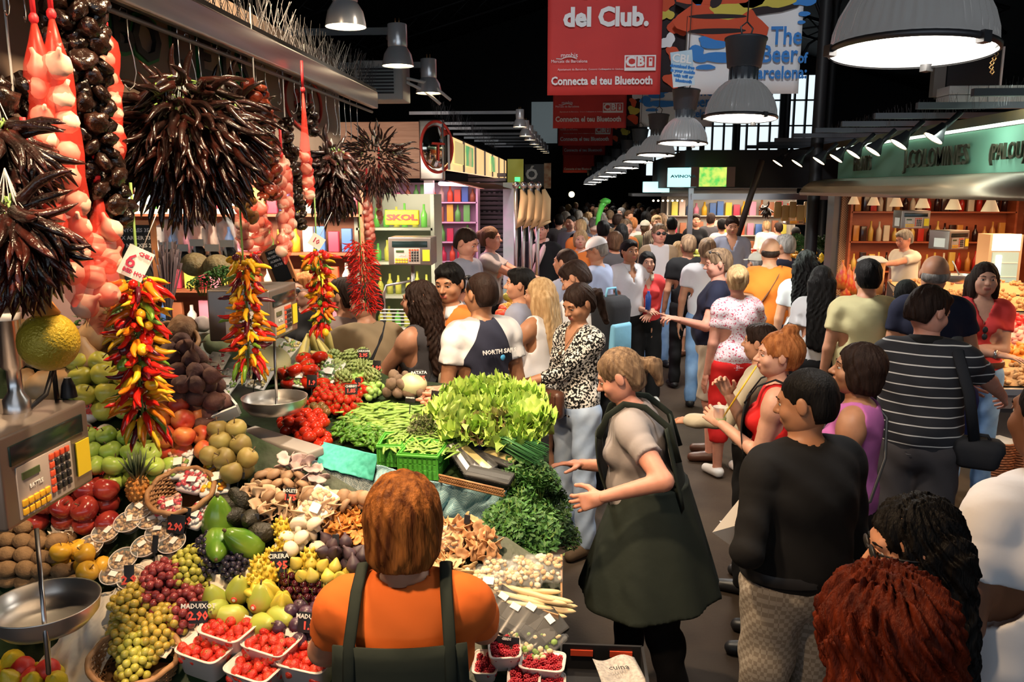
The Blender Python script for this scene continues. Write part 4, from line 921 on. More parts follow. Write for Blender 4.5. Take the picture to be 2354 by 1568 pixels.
heap(F['bean_thin'], [(885, 1035), (920, 985), (1000, 955), (1060, 940), (1090, 1000), (1045, 1050), (960, 1045)], .026, lambda x, y: PB(x, y, .065), SLB, 'thin green bean spilling over the green plastic baskets', 'green bean', 'thin green beans', tilt=3, oblong=0, layers=2, jit=.5, maxn=130, lay=.8, pk=1.15)
hB('bean_thin', [(960, 960), (985, 925), (1040, 930), (1035, 960)], .025, 'thin green bean in the patch beside the pink roots', 'green bean', 'thin beans by the roots', tilt=.5, oblong=.3, layers=1, jit=.5, maxn=30)
hB('root', [(975, 925), (1000, 898), (1060, 905), (1065, 935), (1010, 945)], .028, 'slender pinkish root in the bunch before the lettuces', 'root vegetable', 'pink roots', tilt=.35, oblong=.35, layers=3, jit=.3)
hA('brown_o', [(985, 1275), (1000, 1195), (1090, 1195), (1150, 1235), (1150, 1290), (1060, 1300)], .03, 'frilly brown wild mushroom right of the vendor below the blue cloth', 'mushroom', 'frilly brown wild mushrooms', upright=True, tilt=1.1, jit=.3, layers=2)
hA('pale', [(975, 1335), (985, 1275), (1060, 1290), (1120, 1320), (1110, 1350), (1040, 1345)], .033, 'pale yellow mushroom right of the vendor, below the brown ones', 'mushroom', 'pale yellow mushrooms', upright=True, tilt=1, jit=.3)
hA('asparagus', [(1150, 1400), (1160, 1350), (1250, 1365), (1275, 1400), (1270, 1425), (1190, 1420)], .021, 'thick white asparagus spear at the right end of the bench', 'asparagus', 'white asparagus spears', tilt=.15, oblong=-.25, layers=3, jit=.2, pk=3.4, maxn=60)
# ------------------------------------------------------------------ single pieces, bunches, boxes and packets on the banks
CLR = mat('cling_film', (.85, .88, .9), .15, alpha=.05, spec=.5); CLR2 = mat('clear_box', (.8, .84, .85), .1, alpha=.14, spec=.6); KRAFT = mat('kraft_paper', (.78, .7, .58), .85, bump=.5, bscale=12)
NRM = Vector((0, -math.sin(SLA), math.cos(SLA))); NB = Vector((0, -math.sin(SLB), math.cos(SLB)))
def rotA(rz=0, sl=None): return (Matrix.Rotation(SLA if sl is None else sl, 3, 'X') @ Matrix.Rotation(rz, 3, 'Z'))
def setrot(o, M): o.rotation_euler = M.to_euler(); return o
# squashes
def squash_b(r, l, m, seed=0):
 return lambda: B().lathe([(0, -l*.5), (r*.6, -l*.47), (r*.98, -l*.3), (r, -l*.1), (r*.7, l*.12), (r*.5, l*.3), (r*.46, l*.42), (r*.2, l*.5), (0, l*.5)], m, 20, fn=lambda a, t: 1+.05*math.cos(8*a))
mk = fruit('squash', squash_b(.075, .26, MA['squash']), [('stem', lambda: B().tube([(0, 0, .12), (.01, 0, .155)], [.014, .01], BROWNST, 6))]); first = None
for px, py, up, rx, ry, sc in [(60, 885, .04, 1.2, .6, .8), (110, 880, .05, 1.3, .2, .8), (165, 875, .05, 1.2, -.3, .75), (205, 830, .07, .3, .3, .8), (140, 790, .08, .2, -.5, .9), (60, 780, .08, .2, .5, .9), (215, 760, .1, .2, .3, .75)]:
 p = PA(px, py, up); o = mk('', 'squash', 'buff squashes behind the oranges') if first is None else dup(first); first = first or o
 o.location = p; o.rotation_euler = (rx, ry, px); o.scale = (sc,)*3; o['label'] = 'smooth buff-coloured squash in the pile behind the oranges'
# papayas, avocados, pitahayas, starfruit, pears
mk = fruit('papaya', lambda: B().lathe([(0, -.085), (.03, -.08), (.052, -.05), (.056, -.015), (.045, .03), (.026, .07), (.012, .088), (0, .09)], MA['papaya'], 20, fn=lambda a, t: 1+.03*math.cos(5*a)), [('stem', lambda: B().tube([(0, 0, .086), (0, 0, .1)], .006, BROWNST, 6))]); first = None
for px, py, rx, ry, l in [(503, 1195, .2, .1, 'upright glossy green papaya, topmost of the three'), (500, 1255, 1.2, 1.9, 'pale green papaya lying below the upright one'), (560, 1250, .5, -.6, 'green papaya leaning right beside the dark avocados')]:
 o = mk(l, 'papaya', 'green papayas') if first is None else dup(first, label=l); first = first or o; o.location = PA(px, py, .05); o.rotation_euler = (rx, ry, 0); o.scale = (1,)*3 if rx < .3 else (.9,)*3
mk = fruit('avocado', lambda: B().lathe([(0, -.045), (.022, -.042), (.034, -.02), (.034, 0), (.025, .025), (.014, .045), (0, .052)], MA['avo'], 16)); first = None
for px, py, rx, l in [(551, 1150, .3, 'dark avocado standing upright behind the papayas'), (578, 1195, 1.3, 'dark avocado lying right of the upright one'), (540, 1190, 1.1, 'dark avocado half hidden beside the papaya'), (605, 1225, 1.5, 'dark avocado nearest the white mushrooms'), (520, 1160, 1.2, 'dark avocado behind the upright papaya')]:
 o = mk(l, 'avocado', 'dark avocados') if first is None else dup(first, label=l); first = first or o; o.location = PA(px, py, .035); o.rotation_euler = (rx, .4, px); o.scale = (1.05,)*3
def pita_b():
 b = B(); b.ell((0, 0, 0), (.034, .034, .05), MA['pita'], 14)
 for i in range(34):
  t = math.acos(1-2*(i+.5)/34); a = i*2.4; n = Vector((math.sin(t)*math.cos(a), math.sin(t)*math.sin(a), math.cos(t))); p = Vector((n.x*.033, n.y*.033, n.z*.049)); b.tube([p, p+n*.007+Vector((0, 0, .003)), p+n*.011+Vector((0, 0, .008))], [.0095, .006, .001], MA['pita'], 5)
 return b
mk = fruit('pitahaya', pita_b); first = None
for i, (px, py) in enumerate([(598, 1310), (625, 1285), (655, 1250), (650, 1220), (712, 1290), (620, 1320), (590, 1340)]):
 o = mk('', 'pitahaya', 'yellow knobbly pitahayas') if first is None else dup(first); first = first or o; o['label'] = 'knobbly yellow pitahaya in the group around the white mushrooms'; o.location = PA(px, py, .035); o.rotation_euler = (random.uniform(-.4, .8), random.uniform(-.6, .6), i); o.scale = (.8,)*3
mk = fruit('starfruit', lambda: B().lathe([(0, -.06), (.02, -.05), (.036, -.015), (.036, .02), (.022, .05), (0, .06)], MA['star'], 40, fn=lambda a, t: .62+.38*abs(math.cos(2.5*a))**1.4)); first = None
for px, py, rx, ry, l in [(585, 1362, 1.1, .9, 'yellow starfruit farthest left behind the big pears'), (622, 1368, .4, -.3, 'yellow starfruit standing between pears and cherries'), (648, 1395, .3, .2, 'yellow starfruit right of the big pears')]:
 o = mk(l, 'starfruit', 'yellow starfruit') if first is None else dup(first, label=l); first = first or o; o.location = PA(px, py, .03); o.rotation_euler = (rx, ry, 0)
STK = mat('sticker_red', (.7, .08, .04), .4)
mk = fruit('pear', pear_b(MA['pearg'], .037, 1.4), [('stem', lambda: B().tube([(0, 0, .055), (.004, 0, .075)], .0025, BROWNST, 5)), ('sticker', lambda: B().lathe([(0, .0382), (.009, .0375), (.0095, .036)], STK, 12, rot=Matrix.Rotation(1.4, 3, 'X'), c=(0, 0, .0)).lathe([(0, .0388), (.005, .0386)], WHITE, 10, rot=Matrix.Rotation(1.4, 3, 'X')))]); first = None
for i, (px, py, rx, ry) in enumerate([(548, 1362, .3, .2), (495, 1385, .2, -.2), (600, 1385, .1, .1), (540, 1420, .6, -1.0), (600, 1440, .8, .8), (640, 1420, .9, 1.3), (500, 1405, 1, .5)]):
 lab = 'large green pear with a red round sticker above the strawberries'
 o = mk(lab, 'pear', 'large green pears with stickers') if first is None else dup(first); first = first or o; o.location = PA(px, py, .035); o.rotation_euler = (rx, ry, random.uniform(-.4, .4)); o.scale = (1.08,)*3
# pineapple
o = empty('pineapple', PA(318, 1150, .02), 'small pineapple with spiky green crown beside the clear cups', 'pineapple'); o.rotation_euler = (.15, .12, 0)
def pine():
 b = B(); PM = mat('pineapple_skin', (.62, .22, .03), .55, color2=(.4, .2, .05), nscale=30)
 b.ell((0, 0, .045), (.036, .036, .052), PM, 14)
 for k in range(9):
  for j in range(12):
   t = (k+.5)/9*PI; a = (j+.5*(k % 2))/12*2*PI; n = Vector((math.sin(t)*math.cos(a), math.sin(t)*math.sin(a), -math.cos(t))); p = Vector((n.x*.035, n.y*.035, .045+n.z*.051)); b.ell(p, .0072*(.5+.5*math.sin(t)), PM, 5)
 return b
pine().obj('fruit_body', o); b = B(); CR_ = mat('pineapple_crown', (.08, .12, .06), .6, color2=(.2, .22, .12), nscale=10)
for i in range(34): a = i*2.4; t = i/34; r = .018*(1-t)+.003; l = .03+.05*(1-abs(t-.5)); b.tube([(r*math.cos(a), r*math.sin(a), .09+t*.02), (r*2.2*math.cos(a), r*2.2*math.sin(a), .09+t*.03+l*.6), (r*(3.6-2*t)*math.cos(a), r*(3.6-2*t)*math.sin(a), .09+t*.035+l)], [.006, .005, .0006], CR_, 4, flat=.35)
b.obj('leaf_crown', o)
# ---- grapes: a bunch is one thing, each grape a part
def grapes(px, py, n, r, spread, m, label, up=.03, seed=0, long=1.3, fn=PA, rz=0):
 o = empty('grape_bunch', fn(px, py, up), label, 'grapes', 'bunches of grapes'); setrot(o, rotA(rz)); rr = random.Random(seed); g = None; pts = []
 b = B(); b.tube([(0, spread*long, .015), (0, 0, .005), (.01, -spread*long*.8, 0)], .0025, GREENST, 5); b.obj('stalk', o)
 tries = 0
 while len(pts) < n and tries < 9000:
  tries += 1; a = rr.uniform(0, 6.28); q = math.sqrt(rr.random()); x = q*math.cos(a)*spread; y = q*math.sin(a)*spread*long; zz = (1-q*q)**.5*spread*.75*rr.choice([1, 1, .75, .4])
  p = Vector((x*(1-.25*(y < 0)), y, zz))
  if all((p-s).length > r*1.55 for s in pts): pts.append(p)
 for p in pts:
  if g is None: g = B().ell((0, 0, 0), (r, r, r*1.08), m, 12).obj('grape', o); c = g
  else: c = dup(g, parent=o)
  c.location = p; c.rotation_euler = (rr.uniform(-.5, .5), rr.uniform(-.5, .5), 0)
 return o
def gm(n, c, c2): return mat(n, c, .25, color2=c2, nscale=60, sub=.25, coat=.2, rnd=.15)
GG = gm('grape_green', (.42, .42, .06), (.5, .46, .1)); GYE = gm('grape_amber', (.5, .33, .05), (.42, .36, .07)); GR = gm('grape_red', (.2, .02, .025), (.32, .07, .07)); GBk = gm('grape_black', (.012, .01, .022), (.05, .04, .07))
grapes(437, 1312, 85, .0115, .062, GG, 'yellow-green grape bunch above the red grapes', seed=1); grapes(452, 1350, 40, .0105, .04, GG, 'small green grape bunch hanging below the yellow-green one', up=.01, seed=11)
grapes(488, 1272, 85, .0105, .062, GBk, 'black grape bunch beside the papayas', seed=2); grapes(540, 1300, 55, .01, .045, GBk, 'second black grape bunch lying on white paper', seed=3)
grapes(372, 1352, 95, .0135, .072, GR, 'large red grape bunch in the middle of the grapes', seed=4); grapes(425, 1400, 70, .0135, .058, GR, 'lower end of the red grapes beside the white paper', seed=5)
grapes(305, 1405, 85, .013, .07, GYE, 'amber grape bunch above the wicker basket', seed=6); grapes(375, 1450, 85, .0125, .064, GYE, 'amber grape bunch spilling over white paper', seed=7); grapes(285, 1460, 45, .012, .045, GYE, 'dull amber grape bunch at the left rim of the basket', seed=8)
grapes(320, 1515, 85, .0125, .07, GG, 'greenish grape bunch inside the wicker basket', up=.01, seed=9)
def papers(px, py, w, h, label, rz=0, seed=0, m=KRAFT, up=.008, fn=PA, sl=None, nm='wrapping_paper'):
 rr = random.Random(seed); ph = [rr.uniform(0, 6) for _ in range(5)]; b = B()
 b.sheet(22, 18, lambda u, v: ((u-.5)*w*(1+.08*math.sin(v*7+ph[0])), (v-.5)*h*(1+.08*math.sin(u*8+ph[1])), .012*math.sin(u*13+ph[2]+v*5)*math.sin(v*11+ph[3])+.006*math.sin(u*31+v*23)+.05*((u-.5)**2+(v-.5)**2)), m, .0015)
 o = b.obj(nm); o.location = fn(px, py, up); setrot(o, rotA(rz, sl)); return tag(o, label, 'paper')
papers(395, 1345, .2, .2, 'crumpled white paper under the red grapes', .3, 1); papers(545, 1308, .16, .14, 'crumpled white paper under the black grapes', .4, 2); papers(200, 1480, .2, .32, 'big sheet of creased white paper left of the grapes', -.2, 3); papers(350, 1440, .22, .13, 'white paper edging the amber grapes', -.35, 4); papers(440, 1430, .16, .17, 'torn white paper right of the red grapes', -.3, 5); papers(150, 1215, .08, .1, 'scrap of white paper between red apples and kiwis', .3, 6)
# wicker basket under the grapes
WICK = mat('wicker', (.28, .13, .05), .6, color2=(.4, .22, .1), nscale=30)
def basket(name, label, loc, rx, ry, h, M, m=WICK, rows=10, n=48, taper=.82, handle=False):
 o = empty(name, loc, label, 'basket'); setrot(o, M); b = B()
 for k in range(rows):
  t = k/(rows-1); s_ = taper+(1-taper)*t; ph = (k % 2)*PI
  b.tube([((rx*s_+.004*math.cos(j*PI+ph))*math.cos(2*PI*j/n), (ry*s_+.004*math.cos(j*PI+ph))*math.sin(2*PI*j/n), t*h) for j in range(n)], h/rows*.52, m, 5, closed=True)
 b.obj('weave', o); b = B()
 for j in range(0, n, 2): a = 2*PI*j/n; b.tube([(rx*taper*math.cos(a), ry*taper*math.sin(a), 0), (rx*math.cos(a), ry*math.sin(a), h)], .004, m, 4)
 b.lathe([(0, .002), (1, .002)], m, n, sx=rx*taper, sy=ry*taper); b.obj('stakes', o); b = B()
 b.tube([((rx+.004)*math.cos(2*PI*j/40), (ry+.004)*math.sin(2*PI*j/40), h+.004*math.sin(j*PI/2)) for j in range(40)], .009, m, 6, closed=True); b.obj('rim', o); return o
basket('wicker_basket', 'low brown wicker basket holding greenish grapes and paper', PA(322, 1545, -.02), .125, .1, .07, rotA(.0, .35))
basket('wicker_basket', 'round wicker basket holding wrapped packs beside the clear cups', PA(430, 1165, -.02), .105, .1, .08, rotA(0, .45))
# ---- punnets
PUN = mat('punnet_plastic', (.72, .64, .6), .35); PUNG = mat('green_crate_plastic', (.1, .45, .05), .4); BPUN = mat('black_tray', (.01, .01, .011), .5, spec=.25)
def punnet(px, py, w, d, h, label, fill, n, M=None, m=PUN, fn=PA, up=.0, parts='punnet', r=.015, rz=0, fillname=None, cat='punnet', fl=None):
 M = M or rotA(rz, .12); o = empty(parts, fn(px, py, up), label, cat); setrot(o, M); b = B(); t = .84
 def ring(k, z, inset=0):
  out = []
  for i in range(28):
   a = 2*PI*i/28; ca, sa = math.cos(a), math.sin(a); e = .35; x = abs(ca)**e*(1 if ca > 0 else -1); y = abs(sa)**e*(1 if sa > 0 else -1); out.append(((w/2-inset)*k*x, (d/2-inset)*k*y, z))
  return out
 R = [ring(t, 0), ring(1, h), ring(1.05, h+.002), ring(1.05, h-.004), ring(1.0, h, .004), ring(t, .004, .004)]; n_ = 28; vs = [p for q in R for p in q]
 fs = [(i*n_+j, i*n_+(j+1) % n_, (i+1)*n_+(j+1) % n_, (i+1)*n_+j) for i in range(5) for j in range(n_)]+[tuple(range(n_-1, -1, -1)), tuple(5*n_+j for j in range(n_))]
 b.add(vs, fs, m); b.obj('tray', o)
 rr = random.Random(int(px)); M3 = M; first = None; pts = []; tr = 0
 while len(pts) < n and tr < 4000 and fill:
  tr += 1; p = Vector((rr.uniform(-.4, .4)*w, rr.uniform(-.39, .39)*d, h*.55)); lay = len(pts)/n; p.z = h*(.5+.5*lay)
  if all((p-s).length > r*1.45 for s in pts): pts.append(p)
 out = []
 for p in pts:
  if fl is None: c = F[fill](fillname[0], fillname[1], fillname[2]) if first is None else dup(first)
  else: c = dup(fl)
  first = first or c; c.location = o.location+M3 @ p; c.rotation_euler = (rr.uniform(-1.2, 1.2), rr.uniform(-1.2, 1.2), rr.uniform(0, 6)); out.append(c)
 return o, first
fn_ = ('ripe red strawberry in the white punnets at the bottom', 'strawberry', 'strawberries in punnets')
_, sf = punnet(530, 1485, .15, .115, .07, 'white punnet of strawberries farthest back, next to the plums', 'straw', 30, fillname=fn_, r=.0165, rz=-.35, up=.01)
punnet(482, 1535, .15, .115, .075, 'white punnet of strawberries at the left, beside the grape basket', 'straw', 30, fl=sf, r=.0165, rz=-.35, up=.015)
punnet(630, 1520, .15, .115, .075, 'white punnet of strawberries below the dark plums', 'straw', 30, fl=sf, r=.0165, rz=-.35, up=.01); punnet(593, 1578, .15, .115, .075, 'white punnet of strawberries in the middle of the bottom edge', 'straw', 30, fl=sf, r=.0165, rz=-.35, up=.015)
punnet(712, 1560, .15, .115, .075, 'punnet of strawberries half hidden by the vendor in orange', 'straw', 30, fl=sf, r=.0165, rz=-.25, up=.01)
fr_ = ('small dark pink raspberry in the white punnets at the lower right', 'raspberry', 'raspberries in punnets')
_, rf = punnet(1247, 1545, .125, .085, .04, 'white punnet of raspberries at the right end', 'rasp', 45, fillname=fr_, r=.0095, up=.02, rz=-.1)
punnet(1160, 1520, .09, .1, .05, 'clear-covered punnet of dark red berries beside the vendor', 'rasp', 38, fl=rf, r=.0095, up=.02, rz=.15); punnet(1205, 1580, .09, .08, .04, 'small white punnet of raspberries at the bottom edge', 'rasp', 28, fl=rf, r=.0095, up=.03); punnet(1262, 1592, .09, .07, .04, 'last white punnet of raspberries cut by the bottom edge', 'rasp', 20, fl=rf, r=.0095, up=.025)
punnet(1117, 1545, .07, .1, .035, 'flat pinkish punnet of red berries half hidden by the vendor', 'rasp', 20, fl=rf, r=.0095, up=.01)
# trays wrapped in film
def pack(px, py, w, d, h, label, body, fills, fn=PA, up=.02, rz=0, sl=.5, lid=True, rx=None, lab=True):
 o = empty('wrapped_tray', fn(px, py, up), label, 'packed tray'); M = Matrix.Rotation(sl, 3, 'X') @ Matrix.Rotation(rz, 3, 'Z'); setrot(o, M); b = B(); b.box((0, 0, 0), (w, d, h), body, bev=h*.35, taper=.85); b.obj('tray', o)
 rr = random.Random(int(px+py)); b = B()
 for i in range(46): b.ell((rr.uniform(-.42, .42)*w, rr.uniform(-.42, .42)*d, h*.5+rr.uniform(0, .5)*h*.6), (rr.uniform(.006, .013), rr.uniform(.006, .012), .006), fills[i % len(fills)], 6, rot=Matrix.Rotation(rr.uniform(0, 3), 3, 'Z'))
 q = b.obj('filling', o); q['kind'] = 'stuff'
 if lid: b = B(); b.sheet(10, 10, lambda u, v: ((u-.5)*w*1.0, (v-.5)*d*1.0, h*.55+.018*math.sin(u*PI)**.5*math.sin(v*PI)**.5+.002*math.sin(u*31+v*17)), CLR); b.obj('film', o)
 if lab: b = B(); b.box((w*.1, -d*.1, h*.5+.022), (w*.34, d*.26, .0015), PAPER, rot=Matrix.Rotation(.2, 3, 'Z')); b.obj('paper_label', o)
 return o
rd = mat('cut_fruit_red', (.5, .03, .06), .35); og = mat('cut_fruit_orange', (.75, .3, .03), .35); pk = mat('cut_fruit_pink', (.7, .4, .3), .4); gr_ = mat('salad_mix', (.2, .35, .05), .5); bg_ = mat('nut_beige', (.5, .33, .17), .5)
pack(412, 1070, .085, .14, .03, 'white tray of pale pink pieces behind the wicker basket', WHITE, [pk, WHITE, gr_], rz=.1); pack(445, 1112, .09, .09, .03, 'clear pack of dark red pieces with an orange sticker', PUN, [rd, rd, WHITE], rz=-.2, up=.04)
pack(498, 1105, .1, .15, .035, 'white tray of orange physalis in front of the russet pears', WHITE, [og, MA['lemon']], rz=.25, lid=False, up=.02); pack(392, 1170, .075, .09, .03, 'pack of red cut fruit leaning in the round basket', PUN, [rd, pk], rz=.3, up=.04); pack(455, 1190, .07, .1, .03, 'pack of red and white pieces against the papaya', PUN, [rd, WHITE], rz=-.3, up=.04)
pack(730, 1165, .1, .13, .02, 'flat white tray of oyster mushrooms under film leaning by the cloth', WHITE, [MA['oys'], MA['cream']], rz=-.5, up=.04, sl=.8)
# round clear cups of chopped fruit and nuts
first = None
for i, (px, py) in enumerate([(212, 1268), (250, 1235), (300, 1212), (326, 1185), (372, 1235), (340, 1268), (290, 1298), (310, 1340), (270, 1330), (352, 1205), (400, 1260)]):
 if first is None:
  o = empty('clear_cup', (0, 0, 0), '', 'cup', 'round clear cups of mixed nuts and fruit'); b = B(); b.lathe([(.03, 0), (.043, .03), (.045, .03)], CLR2, 24, cap=False).lathe([(0, 0), (.03, 0)], CLR2, 20); b.obj('cup', o)
  b = B(); rr = random.Random(2)
  for k in range(46): q = math.sqrt(rr.random())*.034; a = rr.uniform(0, 6.3); b.ell((q*math.cos(a), q*math.sin(a), .022+rr.uniform(0, .01)), (.009, .006, .005), [bg_, mat('nut_tan', (.4, .2, .08), .5), MA['cream'], MA['oys'], MA['shi']][k % 5], 6, rot=Matrix.Rotation(a*3, 3, 'Z'))
  b.ell((0, 0, .012), (.032, .032, .012), bg_, 12); q = b.obj('filling', o); q['kind'] = 'stuff'; b = B(); b.lathe([(0, .038), (.03, .037), (.041, .034), (.046, .03), (.044, .028)], CLR, 28); b.obj('lid', o); b = B(); b.tube([(.0445*math.cos(k*PI/14), .0445*math.sin(k*PI/14), .031) for k in range(28)], .0018, PUN, 5, closed=True); b.obj('rim', o); b = B(); b.box((.008, -.005, .0395), (.026, .018, .0008), PAPER, rot=Matrix.Rotation(.5, 3, 'Z')); b.obj('paper_label', o); first = o
 else: o = dup(first)
 o.location = PA(px, py, .012); setrot(o, rotA(i*.7, .5)); o['label'] = 'round clear lidded cup of mixed nuts beside the red apples'
# wrapped oranges with printed paper
WRP = mat('printed_wrapper', (.78, .74, .76), .5, color2=(.7, .1, .12), nscale=26, thr=(.55, .6)); WRR = mat('red_wrapper', (.65, .02, .015), .4, color2=(.75, .08, .05), nscale=12, bump=.4, bscale=30)
first = None
for px, py in [(205, 955), (192, 990), (215, 1010), (243, 995), (180, 1020), (208, 1035)]:
 o = fruit('wrapped_orange', round_b(WRP, .034, 14, .95, .01))('orange in white printed wrapper with the word Torres', 'orange', 'oranges in white wrappers') if first is None else dup(first)
 if first is None: first = o; text('lettering', 'Torres', (0, -.0345, .004), .02, REDCHALK, o, ext=.0015, bold=.0006)
 o.location = PA(px, py, .03); o.rotation_euler = (-.5, 0, random.uniform(-.3, .3))
first = None
for px, py in [(52, 1535), (20, 1560), (75, 1560), (110, 1540)]:
 o = fruit('wrapped_orange', round_b(WRR, .034, 14, .95, .02))('orange in bright red wrapper among the lemons', 'orange', 'oranges in red wrappers') if first is None else dup(first); first = first or o; o.location = PA(px, py, .07); o.rotation_euler = (0, 0, px)
# white crate for the beetroots, trays by the scales
o = empty('white_crate', PA(460, 905, -.02), 'white plastic crate holding the beetroots', 'crate'); b = B(); c0 = [PA(372, 925), PA(432, 992), PA(548, 945), PA(470, 850)]
for i in range(4):
 p, q = c0[i]-o.location, c0[(i+1) % 4]-o.location; up = NRM*.035; dn = -NRM*.02; e = (q-p).normalized().cross(NRM)*.008; b.add([p+dn, q+dn, q+up, p+up, p+dn+e, q+dn+e, q+up+e, p+up+e], [(0, 1, 2, 3), (7, 6, 5, 4), (3, 2, 6, 7), (0, 4, 5, 1), (0, 3, 7, 4), (1, 5, 6, 2)], WHITE, False)
b.obj('crate_sides', o)
# price tags: black boards with chalk writing on a spike
def pricetag(px, py, w, h, l1, l2, label, fn=PA, up=.05, rz=0, col=REDCHALK, tilt=-.25, ry=0, nm='price_tag'):
 p = fn(px, py, 0); o = empty(nm, p+Vector((0, -.01, up)), label, 'price tag'); o.rotation_euler = (tilt, ry, rz); b = B(); b.box((0, 0, 0), (w, .003, h), BLACK, bev=.001); b.obj('board', o); b = B(); b.box((0, .003, -h*.5-up*.4), (.004, .002, up*.9+.01), BLACK); b.obj('spike', o)
 text('lettering', l1, (0, -.003, h*.28), h*.3, CHALK, o, ext=.0008, bold=.0004)
 if l2: text('lettering', l2, (0, -.003, -h*.16), h*.52, col, o, ext=.0008, bold=.0012)
for a in [(205, 968, .045, .055, 'TORRES', '2.49', 'small black price tag reading 2.49 above the wrapped oranges', .07), (238, 1118, .05, .04, '', '1.89', 'small black price tag reading 1.89 by the green apples', .06), (412, 1255, .065, .06, '', '2.90', 'black price tag with red figures above the yellow-green grapes', .08), (436, 1240, .03, .065, '', '3.9', 'narrow price tag edge-on behind the black grapes', .08),
          (305, 1370, .03, .07, '', '2.9', 'dark price tag seen edge-on above the amber grapes', .07), (364, 1295, .02, .055, '', '', 'thin dark tag edge-on beside the red grapes', .07), (465, 1475, .055, .065, 'MADUIXOT', '2.90', 'black price tag reading MADUIXOT 2.90 on the left strawberry punnet', .1), (722, 1500, .085, .06, 'MADUIXOT', '1.90', 'black price tag reading MADUIXOT 1.90 beside the vendor in orange', .1),
          (645, 1330, .05, .065, 'CIRERA', '3.95', 'black price tag with red figures in front of the cherries', .06), (775, 1285, .022, .07, '', '', 'dark tag standing edge-on among the purple figs', .05), (672, 1175, .035, .05, 'BOLETS', '1.75', 'small black tag among the cream mushrooms', .06), (552, 1122, .05, .022, 'XIITAKE', '', 'small black tag lettered XIITAKE by the brown mushrooms', .05), (580, 1225, .06, .02, 'ALVOCAT', '', 'narrow black tag lettered ALVOCAT among the avocados', .06), (1075, 1225, .02, .03, '', '', 'tiny dark tag beside the brown wild mushrooms', .05), (1165, 1515, .075, .03, 'GERDS', '', 'dark tag lying across the clear-covered berries', .06)]:
 pricetag(a[0], a[1], a[2], a[3], a[4], a[5], a[6], up=a[7], rz=random.uniform(-.25, .25))
for a in [(720, 915, .05, .06, '', '1.9', 'dark price tag behind the far scale pan'), (810, 935, .06, .05, 'CHERRY', '1.85', 'black price tag between cherry tomatoes and beans'), (838, 850, .06, .05, 'CARXOFA', '2.95', 'black price tag with pink figures in front of the artichokes'), (868, 880, .045, .06, '', '1.99', 'dark price tag between sprouts and potatoes'), (965, 905, .045, .07, 'PATATA', '1.45', 'black price tag standing behind the pink roots'), (1045, 935, .06, .035, 'PASTANAGA', '', 'black tag lettered PASTANAGA on the pink roots'), (1005, 950, .06, .045, '', '', 'blank black square tag in front of the pink roots'), (945, 960, .05, .03, 'MONGETA', '', 'small black tag lying on the beans'), (825, 920, .03, .05, '', '2.3', 'small tag in front of the round tomatoes'), (590, 900, .03, .05, '', '', 'small dark tag among the packed salads')]:
 pricetag(a[0], a[1], a[2], a[3], a[4], a[5], a[6], PB, .09, random.uniform(-.4, .3))
# ---- bank B extras: artichokes, lettuces, herbs, cloths, green baskets, packs
def arti_b():
 b = B(); m = mat('artichoke', (.2, .28, .08), .5, color2=(.3, .36, .14), nscale=12)
 b.ell((0, 0, 0), (.03, .03, .035), m, 10)
 for k in range(6):
  for j in range(9):
   t = .5+k*.4; a = (j+.5*(k % 2))/9*6.283; n = Vector((math.sin(t)*math.cos(a), math.sin(t)*math.sin(a), -math.cos(t))); u = Vector((0, 0, 1)); b.tube([n*.028, n*.042+u*.008, n*.036+u*.026], [.012, .011, .002], m, 5, flat=.35)
 b.tube([(0, 0, -.03), (0, 0, -.06)], .009, m, 6); return b
first = None
for px, py in [(775, 850), (800, 825), (830, 822), (850, 850), (812, 850), (790, 875), (858, 872), (770, 825), (830, 850), (745, 840)]:
 o = fruit('artichoke', arti_b)('green artichoke in the heap at the back of the vegetable bench', 'artichoke', 'green artichokes') if first is None else dup(first); first = first or o; o.location = PB(px, py, .045); o.rotation_euler = (random.uniform(.2, 1.3), random.uniform(-.5, .5), px); o.scale = (1.1,)*3
def leafy(m, r, n, h, seed, m2=None, fr=7, amp=.16):
 rr = random.Random(seed); b = B()
 for i in range(n):
  a = i*2.4; t = i/n; tilt = .45+1.0*t; l = r*(.55+.4*t); w = r*.85; ca, sa = math.cos(a), math.sin(a); ph = rr.uniform(0, 6)
  def fn(u, v, ca=ca, sa=sa, tilt=tilt, l=l, w=w, ph=ph):
   x = (u-.5)*2; ww = w*math.sin(min(1, v*1.15+.12)*PI*.62); ruf = amp*r*(abs(x)**2+.6*v**3)*math.sin(x*fr+v*5+ph)*v
   d = v*l; z = d*math.cos(tilt)+ruf+.1*r*x*x; rad = d*math.sin(tilt)+.02-r*.18*x*x*v; s_ = x*ww
   return (rad*ca-s_*sa, rad*sa+s_*ca, z)
  b.sheet(16, 7, fn, m2 if (m2 and i % 2) else m)
 return b
sal2 = mat('lettuce_pale', (.45, .6, .14), .5, color2=(.3, .5, .07), nscale=7, rnd=.12, sub=.15)
first = {}
LT = [(1065, 935), (1085, 965), (1105, 930), (1130, 960), (1150, 925), (1175, 955), (1200, 930), (1215, 970), (1185, 985), (1155, 990), (1120, 995), (1090, 1000), (1205, 1005), (1165, 1020), (1050, 955), (1190, 915), (1085, 915), (1120, 915), (1140, 1010), (1075, 985)]
for i, (px, py) in enumerate(LT):
 k = i % 3
 if k not in first: o = leafy([MA['sal'], sal2, MA['sal']][k], .13, 26, .1, k, None, 9 if k else 12, .17).obj('lettuce'); tag(o, 'frilly bright green lettuce head in the big heap at the bench end', 'lettuce', 'heap of green lettuces'); first[k] = o
 else: o = dup(first[k])
 o.location = PB(px-8, py, .03+.018*(i % 4)); o.rotation_euler = (random.uniform(-.3, .5), random.uniform(-.2, .5), i); o.scale = (random.uniform(.85, 1.1),)*3
